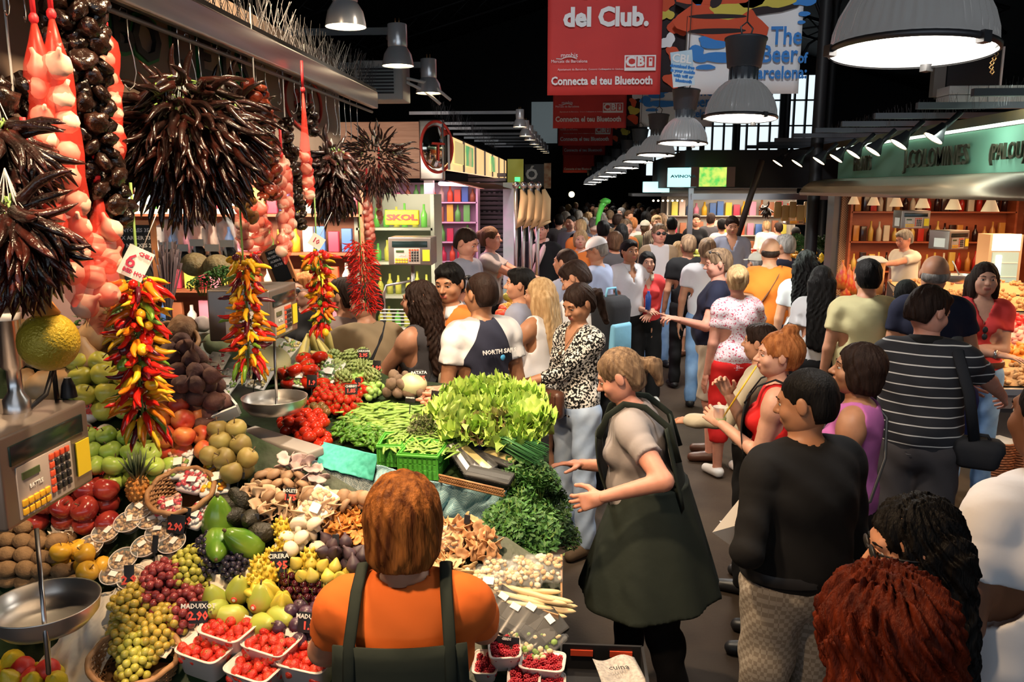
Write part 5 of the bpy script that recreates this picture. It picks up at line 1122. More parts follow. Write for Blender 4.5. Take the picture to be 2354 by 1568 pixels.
for px, py in [(1118, 985), (1135, 975), (1100, 995)]:
 o = leafy(MA['sald'], .075, 18, .1, 4, MA['sal'], 12, .2).obj('lettuce'); tag(o, 'dark red-leaved lettuce in front of the green heap', 'lettuce', 'dark red lettuces'); o.location = PB(px, py, .13); o.rotation_euler = (.6, 0, px)
def herbs(n, r, h, m, seed, lr=.012, droop=.2):
 rr = random.Random(seed); b = B()
 for i in range(n):
  a = rr.uniform(0, 6.28); q = math.sqrt(rr.random())*r; z = h*(.5+.5*rr.random())*(1-.35*(q/r)**2); c = Vector((q*math.cos(a), q*math.sin(a), z)); t = rr.uniform(0, 6.28); d = Vector((math.cos(t), math.sin(t), rr.uniform(-.5, .6)))*lr; e = d.cross(Vector((rr.uniform(-1, 1), rr.uniform(-1, 1), 1))).normalized()*lr*.6
  b.add([c-d, c+e*.7-d*.2, c+e*.35+d*.5, c+d, c-e*.35+d*.5, c-e*.7-d*.2], [(0, 1, 2, 3, 4, 5)], m, False)
 for i in range(n//12): a = rr.uniform(0, 6.28); q = math.sqrt(rr.random())*r*.8; b.tube([(q*.4*math.cos(a), q*.4*math.sin(a), 0), (q*math.cos(a), q*math.sin(a), h*.8)], .0015, GREENST, 4)
 return b
def bench_side(px, py, Y): return at(px, py, Y)
HB_ = {}
for i, (px, py, Y, sc) in enumerate([(1200, 1070, 3.3, 1), (1235, 1090, 3.3, .9), (1190, 1110, 3.2, 1), (1230, 1130, 3.2, 1), (1200, 1160, 3.1, 1.1), (1180, 1200, 3.0, 1.2), (1215, 1215, 3.0, 1.2), (1170, 1235, 2.95, 1), (1225, 1175, 3.1, 1), (1205, 1245, 2.95, 1.1), (1270, 1155, 3.4, 1.0), (1285, 1180, 3.35, 1), (1265, 1195, 3.3, 1), (1280, 1215, 3.3, .9), (1255, 1130, 3.45, .9)]):
 dk = i >= 10; k = (dk, i % 2)
 if k not in HB_:
  o = herbs(520, .095, .11, mat('parsley_dark', (.01, .045, .008), .6, color2=(.03, .09, .015), nscale=14) if dk else MA['herb'], i).obj('parsley_bunch'); HB_[k] = o
  tag(o, 'dark leafy bunch hanging off the right corner of the bench' if dk else 'leafy green parsley bunch at the right end of the bench', 'herbs', 'dark leafy bunches' if dk else 'green parsley bunches')
 else: o = dup(HB_[k])
 o.location = at(px, py, Y)-Vector((0, 0, .05)); o.rotation_euler = (.5, .4, i); o.scale = (sc,)*3
# chives
o = empty('chives', PB(1165, 1035, .06), 'sheaf of thin green chives in front of the lettuces', 'herbs'); b = B(); rr = random.Random(8); CH = mat('chives_green', (.05, .2, .06), .5)
for i in range(90): y = rr.uniform(-.05, .05); z = rr.uniform(0, .04); b.tube([(-.09, y*.5, z), (0, y, z+.015), (.11+rr.uniform(-.02, .02), y*1.3, z-.01)], .0018, CH, 4)
b.obj('blades', o); o.rotation_euler = (0, .15, -.25); o.scale = (1.3,)*3
# green baskets
def gbasket(px, py, w, d, h, label, rz=0):
 o = empty('green_basket', PB(px, py, -.02), label, 'basket'); o.rotation_euler = (.06, 0, rz); b = B(); n = 8 if w > .15 else 6; t = .003
 def wall(p, q, cols):
  p, q = Vector(p), Vector(q); e = (q-p)
  rows = 4; b.add([], [], PUNG)
  for r_ in range(rows+1):
   z0_, z1_ = h*(r_/rows)-(.0 if r_ == 0 else .008)*1, h*(r_/rows)+(.022 if r_ == 0 else .012); c = (p+q)/2; b.box((c.x, c.y, (z0_+z1_)/2), (e.length, t, z1_-z0_), PUNG, rot=Matrix.Rotation(math.atan2(e.y, e.x), 3, 'Z'))
  for k in range(cols+1): c = p+e*(k/cols); b.box((c.x, c.y, h/2), (.009, t, h), PUNG, rot=Matrix.Rotation(math.atan2(e.y, e.x), 3, 'Z'))
 x, y = w/2, d/2
 wall((-x, -y, 0), (x, -y, 0), n); wall((x, -y, 0), (x, y, 0), n-2); wall((x, y, 0), (-x, y, 0), n); wall((-x, y, 0), (-x, -y, 0), n-2); b.box((0, 0, .002), (w, d, .003), PUNG); b.obj('basket_body', o)
 b = B()
 for c, s_ in (((0, -y, h), (w+.014, .014, .012)), ((0, y, h), (w+.014, .014, .012)), ((x, 0, h), (.014, d, .012)), ((-x, 0, h), (.014, d, .012))): b.box(c, s_, PUNG, bev=.004)
 b.obj('rim', o); return o
gbasket(905, 1058, .1, .15, .09, 'smaller bright green slotted basket on the left'); gbasket(975, 1083, .165, .17, .1, 'larger bright green slotted basket beside the dark packs', -.12)
hb = heap(fruit('herb_sprig', lambda: herbs(26, .03, .03, mat('mint_dull', (.09, .09, .04), .6, color2=(.15, .2, .06), nscale=14), 5, .011)), [(940, 1035), (945, 1005), (1010, 1010), (1015, 1045)], .04, PB, SLB, 'brownish green herb sprig heaped in the larger green basket', 'herb sprig', 'herb sprigs in the green basket', layers=3, dome=.07)
# cloths
TUR = mat('turquoise_cloth', (.06, .5, .4), .75, color2=(.1, .6, .5), nscale=60); CHK = mat('checked_cloth', (.2, .42, .52), .8, color2=(.42, .66, .72), kind='check', nscale=190); CHG = mat('checked_grey_cloth', (.17, .24, .27), .85, color2=(.38, .44, .45), kind='check', nscale=170)
def drape(name, label, pts, m, wav=.02, n=26, seed=0, thick=.002):
 """cloth hung between a top edge and a bottom edge given as world points"""
 T_, Bt = pts; rr = random.Random(seed); ph = rr.uniform(0, 6)
 def pl(L, u): k = u*(len(L)-1); i = min(int(k), len(L)-2); return L[i].lerp(L[i+1], k-i)
 def fn(u, v):
  p = pl(T_, u).lerp(pl(Bt, u), v); q = (math.sin(u*23+ph+2*math.sin(v*3))+.6*math.sin(u*41+v*6)+.8*math.sin(v*9+u*7+ph))*wav*(.25+v*.75); return p+Vector((0, -abs(q)*1.0-.004, q*.4))
 b = B(); b.sheet(n*2, n, fn, m, thick); return tag(b.obj(name), label, 'cloth')
YF = PB(735, 1052).y-.012
drape('checked_cloth', 'greyish checked cloth hanging below the turquoise cloth', ([at(715, 1055, YF), at(800, 1075, YF), at(880, 1090, YF)], [at(715, 1150, YF-.06), at(800, 1170, YF-.08), at(880, 1190, YF-.08)]), CHG, .012, seed=1)
drape('turquoise_cloth', 'smooth turquoise cloth draped over the bench front', ([PB(742, 1015, .03), PB(870, 1045, .03)], [at(728, 1070, YF-.03), at(858, 1105, YF-.035)]), TUR, .003, seed=2)
drape('checked_cloth', 'light blue checked cloth crumpled along the bench front', ([PB(868, 1062, .02), PB(960, 1100, .015), PB(1060, 1115, .015), PB(1165, 1125, .01)], [at(862, 1190, YF-.12), at(960, 1215, YF-.14), at(1070, 1235, YF-.16), at(1172, 1232, YF-.18)]), CHK, .034, seed=6, n=34)
# wicker tray edge on the cloth
b = B(); q0, q1 = PB(1010, 1103, .035), PB(1158, 1138, .03)
for k in range(26):
 for s_ in (0, 1): t = k/26; p = q0.lerp(q1, t); r_ = q0.lerp(q1, t+.06); b.tube([p+Vector((0, -.01, 0 if s_ else .022)), r_+Vector((0, -.01, .022 if s_ else 0))], .0035, WICK, 4)
b.tube([q0+Vector((0, -.01, .024)), q1+Vector((0, -.01, .024))], .005, WICK, 6); b.tube([q0+Vector((0, -.01, -.002)), q1+Vector((0, -.01, -.002))], .005, WICK, 6); tag(b.obj('wicker_tray_edge'), 'braided reddish wicker edge lying on the blue checked cloth', 'wicker tray')
# dark packs
BLUL = mat('label_blue', (.03, .06, .3), .4); YLL = mat('label_yellow', (.6, .5, .2), .5)
def dpack(px, py, w, d, h, label, rz, sl, lm, fn=PB, up=.04):
 o = empty('black_pack', fn(px, py, up), label, 'packed tray'); setrot(o, Matrix.Rotation(sl, 3, 'X') @ Matrix.Rotation(rz, 3, 'Z')); b = B(); b.box((0, 0, 0), (w, d, h), BPUN, bev=h*.3, taper=.85)
 for k in range(9): b.box(((k-4)/9*w*.9, -d*.5*.93, 0), (w*.03, .004, h*.8), BPUN)
 b.obj('tray', o); b = B(); b.sheet(8, 8, lambda u, v: ((u-.5)*w*.96, (v-.5)*d*.96, h*.52+.006*math.sin(u*PI)), CLR); b.obj('film', o); b = B(); b.box((0, 0, h*.5), (w*.9, d*.34, .003), lm); b.obj('paper_label', o); return o
dpack(1060, 1060, .2, .06, .04, 'long black pack with a pale label leaning beside the green basket', -1.0, .5, PAPER); dpack(1095, 1060, .2, .09, .04, 'black pack with yellow label in the middle of the pile', -.85, .4, YLL); dpack(1150, 1055, .16, .1, .04, 'black pack with a kraft label at the right of the pile', -.5, .35, YLL); dpack(1125, 1100, .2, .08, .045, 'ribbed black tray lowest in the pile of packs', -.3, .3, BPUN); dpack(1090, 1035, .08, .12, .04, 'pack with dark blue label behind the black packs', -.4, .4, BLUL)
pack(1082, 985, .09, .16, .02, 'clear salad bag with blue edge standing before the red lettuce', CLR2, [gr_, sal2], fn=PB, up=.08, rz=.5, sl=.9)
punnet(1045, 972, .2, .12, .06, 'white tray of pale green shoots in front of the pink roots', None, 0, fn=PB, up=.02, rz=-.1)
# packs at the lower right end of the fruit bench
pack(1120, 1345, .1, .1, .04, 'clear tub with a dark blue label right of the vendor', CLR2, [MA['cream'], MA['wht']], up=.03, rz=-.3); b = B()
for i, (px, py, rz, l, f1) in enumerate([(1150, 1400, -.6, 'black pack with white label left below the asparagus', gr_), (1180, 1425, -.5, 'black pack with white label in the middle below the asparagus', gr_), (1215, 1425, -.55, 'black pack with white label right below the asparagus', MA['asp']), (1250, 1450, -.9, 'greenish black pack against the box side', gr_)]):
 o = dpack(px, py, .09, .13, .03, l, rz, .6, BPUN, PA, .03); q = B(); q.box((-.01, .03, .022), (.03, .02, .002), PAPER); q.obj('price_sticker', o)
pack(1195, 1470, .08, .13, .03, 'clear pack of green sprouts left above the raspberries', CLR2, [gr_, MA['asp']], rz=-.6, up=.02, lab=False); pack(1245, 1485, .09, .14, .03, 'clear pack of pale shoots right above the raspberries', CLR2, [MA['asp'], gr_], rz=-.7, up=.02, lab=False)
for i, (px, py, l) in enumerate([(1060, 1345, 'clear bag of pale mushrooms under the yellow heap'), (1150, 1320, 'clear zip bag with blue and green stripe of chopped mushrooms'), (1210, 1320, 'clear zip bag with green stripe beside the cardboard box side'), (1250, 1310, 'twisted clear bag of nuts in the bench corner'), (1020, 1240, 'white net bag with blue stripe left of the brown mushrooms')]):
 pack(px, py, .12, .1, .025, l, CLR2, [MA['cream'], MA['wht'], bg_], rz=random.uniform(-.4, .4), up=.015, lab=False)
CARD = mat('cardboard', (.42, .24, .12), .8); b = B(); p0, p1, p2 = PA(1288, 1312, -.02), PA(1288, 1420, -.02), PA(1288, 1500, -.02)
b.add([p0, p1, p2, p2+Vector((0, 0, .03)), p1+Vector((0, 0, .045)), p0+Vector((0, 0, .055)), p0+Vector((.006, 0, 0)), p1+Vector((.006, 0, 0)), p2+Vector((.006, 0, 0)), p2+Vector((.006, 0, .03)), p1+Vector((.006, 0, .045)), p0+Vector((.006, 0, .055))], [(0, 1, 4, 5), (1, 2, 3, 4), (11, 10, 7, 6), (10, 9, 8, 7), (5, 4, 10, 11), (4, 3, 9, 10), (0, 5, 11, 6)], CARD, False); tag(b.obj('cardboard_box_side'), 'cardboard box side with red trim at the right end of the bench', 'box')
b = B(); q = PA(1262, 1425, .02); b.box((0, 0, 0), (.07, .004, .06), CARD); o = tag(b.obj('cardboard_flap'), 'cut-out cardboard flap beside the asparagus', 'box'); o.location = q; o.rotation_euler = (.2, 0, -.5)
# melon, cabbages, marrows, mixed packs behind the far scale
for px, py, r, m, l, nm in [(625, 835, .1, 'mel', 'big pale green melon behind the far scale pan', 'melon'), (498, 790, .075, 'cab', 'pale cabbage left behind the beetroots', 'cabbage'), (545, 770, .07, 'cab', 'light green cabbage next to the middle chili string', 'cabbage'), (465, 745, .055, 'lil', 'purple and white turnip behind the cabbages', 'turnip'), (520, 735, .075, 'cab', 'round cabbage behind the others', 'cabbage'), (950, 885, .07, 'mel', 'pale yellow melon half hidden behind the potatoes', 'melon')]:
 o = B().ell((0, 0, 0), (r, r, r*.92), MA[m], 20, noise=.015, seed=int(px)).obj(nm); tag(o, l, nm); o.location = PB(px, py, r*.6)
mk = fruit('marrow', lambda: B().lathe([(0, -.09), (.02, -.085), (.03, -.05), (.022, .03), (.014, .07), (.01, .09), (0, .09)], MA['mar'], 14)); first = None
for px, py, rx in [(700, 800, .6), (722, 790, .4), (745, 805, .8), (735, 820, 1.1), (755, 785, .3)]:
 o = mk('pale yellow marrow in the group behind the tomatoes', 'marrow', 'yellow marrows') if first is None else dup(first); first = first or o; o.location = PB(px, py, .05); o.rotation_euler = (rx, random.uniform(-.5, .5), px)
for px, py, m, l in [(748, 828, 'golden', 'bright yellow pepper in front of the marrows'), (655, 860, 'tom', 'red and green wrapped pepper left of the big tomatoes')]:
 o = B().lathe([(0, -.035), (.02, -.04), (.034, -.02), (.04, .01), (.032, .032), (.012, .03), (0, .022)], MA[m], 20, fn=lambda a, t: 1+.1*math.cos(4*a)).obj('bell_pepper'); tag(o, l, 'pepper'); o.location = PB(px, py, .05); B().tube([(0, 0, .02), (.004, 0, .045)], .005, GREENST, 6).obj('stem', o)
for i, (px, py, l) in enumerate([(690, 865, 'wrapped tray of salad right behind the big tomatoes'), (760, 855, 'wrapped tray of green leaves beside the artichokes'), (660, 805, 'wrapped tray of cut vegetables behind the melon'), (600, 870, 'wrapped white tray with yellow sticks near the far scale'), (560, 860, 'wrapped tray of sliced roots above the grey scale base'), (497, 838, 'white and red printed packet standing behind the beetroots'), (525, 880, 'clear packet lying right of the beetroots')]):
 pack(px, py, .11, .15, .025, l, WHITE, [[gr_, sal2], [gr_, MA['herb']], [gr_, MA['mar']], [MA['mar'], MA['asp']], [pk, WHITE], [rd, WHITE], [gr_, WHITE]][i], fn=PB, up=.05, rz=random.uniform(-.6, .3), sl=.7)
# ------------------------------------------------------------------ front stall: canopy edge, hooks, lamps and everything that hangs
XR = -1.2
def HX(px, py, dx=0): return onX(px, py, XR+dx)
FST = mat('brushed_fascia', (.6, .58, .56), .3, 1, color2=(.48, .46, .45), nscale=3, stretch=(.3, .3, 8)); PANEL = mat('panel_beige', (.3, .22, .17), .6)
zt, zb = HX(865, 212).z, HX(850, 243).z; Ye = HX(865, 212).y; Y0 = -1.0
o = empty('canopy_edge', (XR, (Y0+Ye)/2, (zt+zb)/2), 'long brushed steel canopy edge running over the front stall', 'canopy'); b = B()
b.box((-.01, 0, 0), (.04, Ye-Y0, zt-zb), FST, bev=.008); b.obj('steel_band', o); b = B(); b.box((-.9, 0, (zt-zb)/2+.01), (1.8, Ye-Y0, .02), DARK); b.obj('canopy_roof', o); b = B(); b.tube([(-.03, -(Ye-Y0)/2, -(zt-zb)/2-.02), (-.03, (Ye-Y0)/2, -(zt-zb)/2-.02)], .008, DSTEEL, 8); b.obj('hook_rail', o)
railz = zb-.02
def spikes(x, y0, y1, z, n, label, hgt=.16):
 b = B(); rr = random.Random(int(n))
 for i in range(n):
  y = y0+(y1-y0)*i/n+rr.uniform(-.01, .01); dx, dy = rr.uniform(-.07, .07), rr.uniform(-.06, .06); b.tube([(x, y, z), (x+dx, y+dy, z+hgt*rr.uniform(.7, 1.1))], .0013, DSTEEL, 3, cap=False)
 o = b.obj('bird_spikes'); tag(o, label, 'bird spikes'); o['kind'] = 'stuff'
SPK = mat('spike_steel', (.4, .4, .42), .4, .8); DSTEEL_ = DSTEEL;
spikes(XR-.02, 1.9, Ye, zt+.01, 300, 'fine wire bird spikes bristling on top of the steel canopy edge')
# beige sign board behind the hooks
p0 = onX(240, 60, XR-.22); p1 = onX(775, 250, XR-.22); o = empty('sign_board', (XR-.22, 2.6, 2.75), 'beige stall sign board with black green-edged letters behind the chilies', 'sign'); b = B(); b.box((0, 0, 0), (.03, 2*(p1.y-2.6), .62), PANEL); b.obj('board', o)
GE = mat('sign_green', (.02, .2, .05), .5); SR = mat('sign_red', (.5, .04, .03), .5)
def sgn(s, px, py, size, m, par, ext=.004, dx=.02, sx=1.):
 q = onX(px, py, XR-.22)-Vector((XR-.22, 2.6, 2.75)); return text('lettering', s, (dx, q.y, q.z), size, m, par, rot=(PI/2, 0, PI/2), ext=ext, bold=.004, sx=sx)
for s, px, py in (('B', 262, 70), ('O', 320, 95), ('L', 395, 110), ('E', 455, 135), ('T', 500, 150), ('S', 545, 160)): sgn(s, px, py, .24, GE, o, .006, .018, 1.15); sgn(s, px, py, .2, BLACK, o, .01, .02, 1.2)
sgn('SOLE', 690, 235, .13, SR, o); b = B(); q = onX(690, 235, XR-.22)-Vector((XR-.22, 2.6, 2.75)); b.tube([(.022, q.y+.3*math.cos(a), q.z+.14*math.sin(a)) for a in [k*PI/20 for k in range(40)]], .009, SR, 5, closed=True); b.obj('oval_ring', o)
# ---- hooks
HK = mat('hook_chrome', (.6, .6, .62), .25, 1)
def hook(x, y, ztop, l, label='bent chrome hook hanging from the canopy rail', rz=0):
 b = B(); b.tube([(0, -.02, .005), (0, -.012, .02), (0, .004, .015), (0, .004, -l*.3), (.0, .016, -l*.55), (0, .02, -l*.75), (0, .01, -l*.93), (0, -.006, -l), (0, -.02, -l*.92)], .0021, HK, 6); o = b.obj('hook'); o.location = (x, y, ztop); o.rotation_euler = (0, 0, rz); return tag(o, label, 'hook', 'chrome hooks along the canopy rail')
for px, l in [(60, .1), (100, .1), (150, .1), (230, .1), (330, .2), (445, .17), (470, .17), (490, .15), (535, .12), (560, .12), (585, .12), (615, .2), (636, .15), (667, .12), (700, .14), (715, .12), (740, .12), (770, .2), (790, .2), (800, .2), (812, .2), (825, .2), (840, .2)]:
 y = XR*FPX/(px-1310); hook(XR-.03, y, railz, l, rz=random.uniform(-.5, .5))
STR_ = mat('white_string', (.7, .7, .68), .8); REDN = mat('red_net', (.8, .06, .04), .35, alpha=.38); REDS = mat('red_net_tie', (.6, .02, .03), .5)
GARL = mat('garlic_skin', (.78, .44, .34), .45, color2=(.82, .58, .46), nscale=7, rnd=.1, stretch=(3, 3, .3), sub=.1)
def strings(o, top, l=.1, n=9, seed=0):
 rr = random.Random(seed); b = B()
 for i in range(n): a = rr.uniform(0, 6.3); r = rr.uniform(.02, .06); b.tube([top, top+Vector((r*.4*math.cos(a), r*.4*math.sin(a), -l*.5)), top+Vector((r*math.cos(a), r*math.sin(a), -l*rr.uniform(.7, 1.1)))], .0011, STR_, 4)
 b.obj('string', o)
def path_pts(px, dx=0):
 P = [HX(x, y, dx) for x, y in px]; L = [0]
 for i in range(1, len(P)): L.append(L[-1]+(P[i]-P[i-1]).length)
 def f(s):
  s *= L[-1]
  for i in range(1, len(P)):
   if s <= L[i] or i == len(P)-1: return P[i-1].lerp(P[i], (s-L[i-1])/max(L[i]-L[i-1], 1e-6))
 return f, L[-1]
def garlic_b(r):
 b = B(); b.lathe([(0, -.9*r), (.35*r, -.92*r), (.8*r, -.6*r), (1.0*r, -.05*r), (.86*r, .45*r), (.45*r, .82*r), (.2*r, 1.15*r), (.14*r, 1.6*r), (0, 1.62*r)], GARL, 20, fn=lambda a, t: 1+.07*abs(math.sin(4*a))-.03); return b
def garlic(label, px, r, rows, dx=0, wide=1, neck=None, net=True, seed=0):
 f, L = path_pts(px, dx); p0 = f(0); o = empty('garlic_string', p0, label, 'garlic', 'nets of garlic hanging from the rail'); rr = random.Random(seed); n = int(L/(r*1.75)); g = None
 for i in range(n+1):
  c = f(i/max(n, 1))-p0
  for j in range(rows):
   off = Vector(((j-(rows-1)/2)*r*1.3*wide*.6, (j-(rows-1)/2)*r*1.7*wide, rr.uniform(-.3, .3)*r+(j % 2)*r*.8))
   if g is None: g = garlic_b(r).obj('garlic_bulb', o); q = g
   else: q = dup(g, parent=o)
   q.location = c+off+Vector((rr.uniform(-.2, .2)*r, rr.uniform(-.2, .2)*r, 0)); q.rotation_euler = (rr.uniform(-.9, .9), rr.uniform(-.9, .9), rr.uniform(0, 6)); k = rr.uniform(.88, 1.08); q.scale = (k, k, k)
 if net:
  b = B(); up = (neck or .18); pts = [f(0)-p0+Vector((0, 0, up)), f(0)-p0+Vector((0, 0, up*.5))]+[f(t/10)-p0+Vector((rr.uniform(-.3, .3)*r, rr.uniform(-.3, .3)*r, 0)) for t in range(0, 11)]+[f(1)-p0-Vector((0, 0, r*1.6)), f(1)-p0-Vector((0, 0, r*2.3))]
  R = [.004, r*.55]+[r*1.12*(1+.75*wide*(rows-1))*(1+.08*math.sin(t*2.3)) for t in range(11)]+[r*.6, .004]; b.tube(pts, R, REDN, 16, flat=.95 if rows == 1 else .8); b.obj('net', o)
  b = B(); b.tube([pts[0]+Vector((0, 0, .12)), pts[0]], .006, REDS, 6); b.ell(pts[0], (.011, .011, .014), REDS, 8); b.obj('net_tie', o)
 return o
garlic('longest garlic net at the far left, reaching down past the golden ball', [(88, 150), (100, 300), (112, 450), (115, 560), (125, 600)], .029, 1, seed=1, neck=.1)
garlic('second garlic net hanging to the right of the longest one', [(130, 160), (148, 320), (166, 450), (172, 560), (165, 635)], .032, 1, .03, seed=2, neck=.12)
garlic('thin garlic net behind the black pepper strings', [(243, 100), (255, 200), (268, 345)], .023, 1, -.05, seed=3, neck=.05)
garlic('wide pouch of garlic hanging above the green apples and chili string', [(235, 560), (225, 640), (222, 700)], .033, 2, .04, wide=.8, seed=4, neck=.16)
garlic('single dangling garlic bulb in a pink pouch beside the golden ball', [(85, 590), (88, 640)], .026, 1, .02, seed=14, net=True)
garlic('bundle of garlic above the middle chili string', [(575, 480), (580, 520), (590, 560)], .027, 3, seed=5, neck=.1)
garlic('garlic net hanging right of the middle bundle', [(648, 390), (655, 470), (660, 520), (655, 575)], .027, 2, -.02, wide=.6, seed=6, neck=.06)
garlic('small garlic net with long red neck beside the black pepper string', [(703, 360), (708, 400), (710, 445)], .024, 1, .05, seed=7, neck=.28)
garlic('garlic net hanging behind the thin red chili bunch', [(845, 470), (848, 520), (852, 550)], .024, 2, -.05, wide=.7, seed=8, neck=.1)
garlic('short garlic net against the spiky chili bouquet', [(872, 400), (870, 450), (874, 500)], .02, 1, -.05, seed=9, neck=.05)
# ---- strings of round dried peppers
def wrinkled(m, r, seed=0, n=14):
 rr = random.Random(seed); ph = [rr.uniform(0, 6) for _ in range(4)]; b = B()
 b.lathe([(0, -.8*r), (.5*r, -.85*r), (.95*r, -.4*r), (1.0*r, .1*r), (.75*r, .6*r), (.25*r, .62*r), (0, .45*r)], m, n, fn=lambda a, t: 1+.16*math.sin(4*a+ph[0]+3*t)*math.sin(3*t*PI)+.1*math.sin(7*a+ph[1]+t*8)); return b
NBL = mat('nora_black', (.007, .004, .003), .2, color2=(.02, .008, .005), nscale=24, bump=.6, bscale=60, coat=.4, rnd=.4); NRD = mat('nora_red', (.12, .012, .008), .25, color2=(.2, .04, .015), nscale=24, bump=.6, bscale=60, coat=.4, rnd=.4); CHB = mat('chili_black_red', (.03, .005, .003), .25, color2=(.012, .005, .004), nscale=18, bump=.4, bscale=50, coat=.4, rnd=.5); CHR = mat('chili_wrinkled', (.05, .008, .005), .28, color2=(.01, .005, .004), nscale=20, bump=.8, bscale=40, coat=.4, rnd=.5)
def nora(label, px, r, rows, m, dx=0, seed=0, nm='pepper_string'):
 f, L = path_pts(px, dx); p0 = f(0); o = empty(nm, p0, label, 'dried peppers', 'strings of dried peppers'); rr = random.Random(seed); n = max(2, int(L/(r*1.25))); g = None; tot = 0; cap_ = 100; extra = B()
 b = B(); b.tube([Vector((0, 0, .3))]+[f(t/6)-p0 for t in range(7)], .003, STR_, 5); b.obj('string', o)
 for i in range(n+1):
  for j in range(rows):
   a = j/rows*2*PI+i*.7; rad = r*(.55+.33*rows) if rows > 1 else 0; loc = f(i/n)-p0+Vector((rad*.6*math.cos(a)+rr.uniform(-.2, .2)*r, rad*math.sin(a)+rr.uniform(-.2, .2)*r, rr.uniform(-.3, .3)*r))
   if g is None: g = wrinkled(m, r, seed).obj('pepper', o); q = g
   elif tot < cap_: q = dup(g, parent=o)
   else: continue
   tot += 1; q.location = loc; q.rotation_euler = (rr.uniform(-1, 1), rr.uniform(-1, 1), rr.uniform(0, 6)); k = rr.uniform(.8, 1.15); q.scale = (k*1.1, k*1.1, k*.85)
 return o
nora('thick string of glossy black round peppers hanging beside the red garlic nets', [(150, -20), (150, 100), (165, 250), (205, 400), (230, 520)], .03, 3, NBL, .0, 1); nora('second thick black pepper string just right of the first', [(190, 0), (205, 120), (215, 260), (235, 400), (265, 500)], .027, 3, NBL, .04, 2)
nora('string of dark red round peppers beside the big chili bouquet', [(585, 200), (600, 280), (612, 360), (622, 450)], .028, 3, NRD, .0, 3); nora('black pepper string behind the small garlic net', [(655, 280), (668, 350), (680, 430), (690, 520)], .022, 2, NBL, -.03, 4)
nora('short golden-brown pepper string above the middle chilies', [(560, 440), (568, 470), (575, 500)], .02, 2, mat('pepper_golden', (.3, .14, .03), .3, color2=(.14, .05, .02), nscale=20), .06, 5)
nora('cluster of black peppers at the far left edge', [(30, 200), (28, 300), (25, 400), (40, 500)], .036, 3, NBL, -.06, 6); nora('dark round pepper bunch behind the red net neck', [(705, 250), (712, 270), (720, 300)], .03, 2, NBL, -.08, 7)
# ---- chili bouquets
def chili_b(m, l, r, curl=.25, n=7, seg=7, stem=True):
 b = B(); b.tube([(0, curl*l*math.sin(t*2.6)*.35, -l*t) for t in [i/seg for i in range(seg+1)]], [r*.55]+[r*(1-.55*(i/seg)**1.5)*(1+.12*math.sin(i*2)) for i in range(1, seg)]+[r*.08], m, n)
 if stem: b.tube([(0, 0, 0), (0, -.004, l*.12)], r*.22, GREENST, 4)
 return b
def bouquet(label, cx, cy, rpx, l, r, m, n=100, dx=0, seed=0, squash=1.0, droop=.5, extra=120, nm='chili_bouquet', ell=(1, 1, 1)):
 c = HX(cx, cy, dx); R = rpx*c.y/FPX; o = empty(nm, c, label, 'dried chilies', 'bouquets of dried chilies'); rr = random.Random(seed); protos = [chili_b(m, l, r, .25+.2*k).obj('chili', o) for k in range(3)]; eb = B(); core = R-l*.5
 for i in range(n+extra):
  t = math.acos(1-2*((i+.5)/(n+extra))); a = i*2.39996; d = Vector((math.sin(t)*math.cos(a)*ell[0], math.sin(t)*math.sin(a)*ell[1], math.cos(t)*ell[2])); p = d*max(.02, core)*rr.uniform(.55, 1.12); ax = (d+Vector((rr.uniform(-.3, .3), rr.uniform(-.3, .3), -droop*rr.uniform(.4, 1.5)))).normalized()
  M = ax.to_track_quat('-Z', 'Y').to_matrix() @ Matrix.Rotation(rr.uniform(0, 6.3), 3, 'Z')
  vis = d.y < .35
  if vis and n > 0 and len(KIDS[o.name]) < 100:
   q = protos[len(KIDS[o.name]) % 3] if len(KIDS[o.name]) < 3 else dup(protos[i % 3], parent=o)
   q.location = p; q.rotation_euler = M.to_euler(); k = rr.uniform(.8, 1.2); q.scale = (k, k, k)
  else:
   s0 = chili_b(m, l*rr.uniform(.8, 1.1), r, .4, 5, 4, False); eb.add([M @ Vector(v)+p for v in s0.v], s0.f, m)
 for q, pr in enumerate(protos): pr.location = Vector((rr.uniform(-.5, .5), -.8, rr.uniform(-.5, .5)))*core*.9; pr.rotation_euler = Vector((.2*q-.2, -.6, -.6)).to_track_quat('-Z', 'Y').to_euler()
 e = eb.obj('inner_chilies', o); e['kind'] = 'stuff'; strings(o, Vector((0, 0, R*.95*ell[2])), .13, 12, seed); return o
bouquet('huge bouquet of long dark chilies radiating like a ball', 425, 320, 176, .13, .0125, CHB, 97, .03, 1, extra=330, droop=1.0)
bouquet('dark long chilies hanging behind the huge bouquet', 520, 290, 110, .13, .011, CHB, 70, -.1, 2, extra=110, droop=.8); bouquet('bouquet of wrinkled broad dark peppers left of the spiky one', 765, 410, 82, .1, .014, CHR, 95, .02, 3, extra=200, droop=1.3, ell=(.75, .8, 1.15)); bouquet('spiky bouquet of thin black chilies at the right end of the rail', 862, 375, 82, .1, .0065, CHB, 97, .0, 4, extra=260, droop=.5, ell=(1, 1, .95))
bouquet('bundle of shrivelled dark peppers cut by the left edge', 25, 520, 130, .14, .013, CHR, 95, .08, 5, extra=260, droop=1.6, ell=(.8, .8, 1.1)); bouquet('dark wrinkled peppers hanging high at the left edge', 5, 330, 110, .13, .012, CHR, 90, .0, 6, extra=200, droop=1.5)
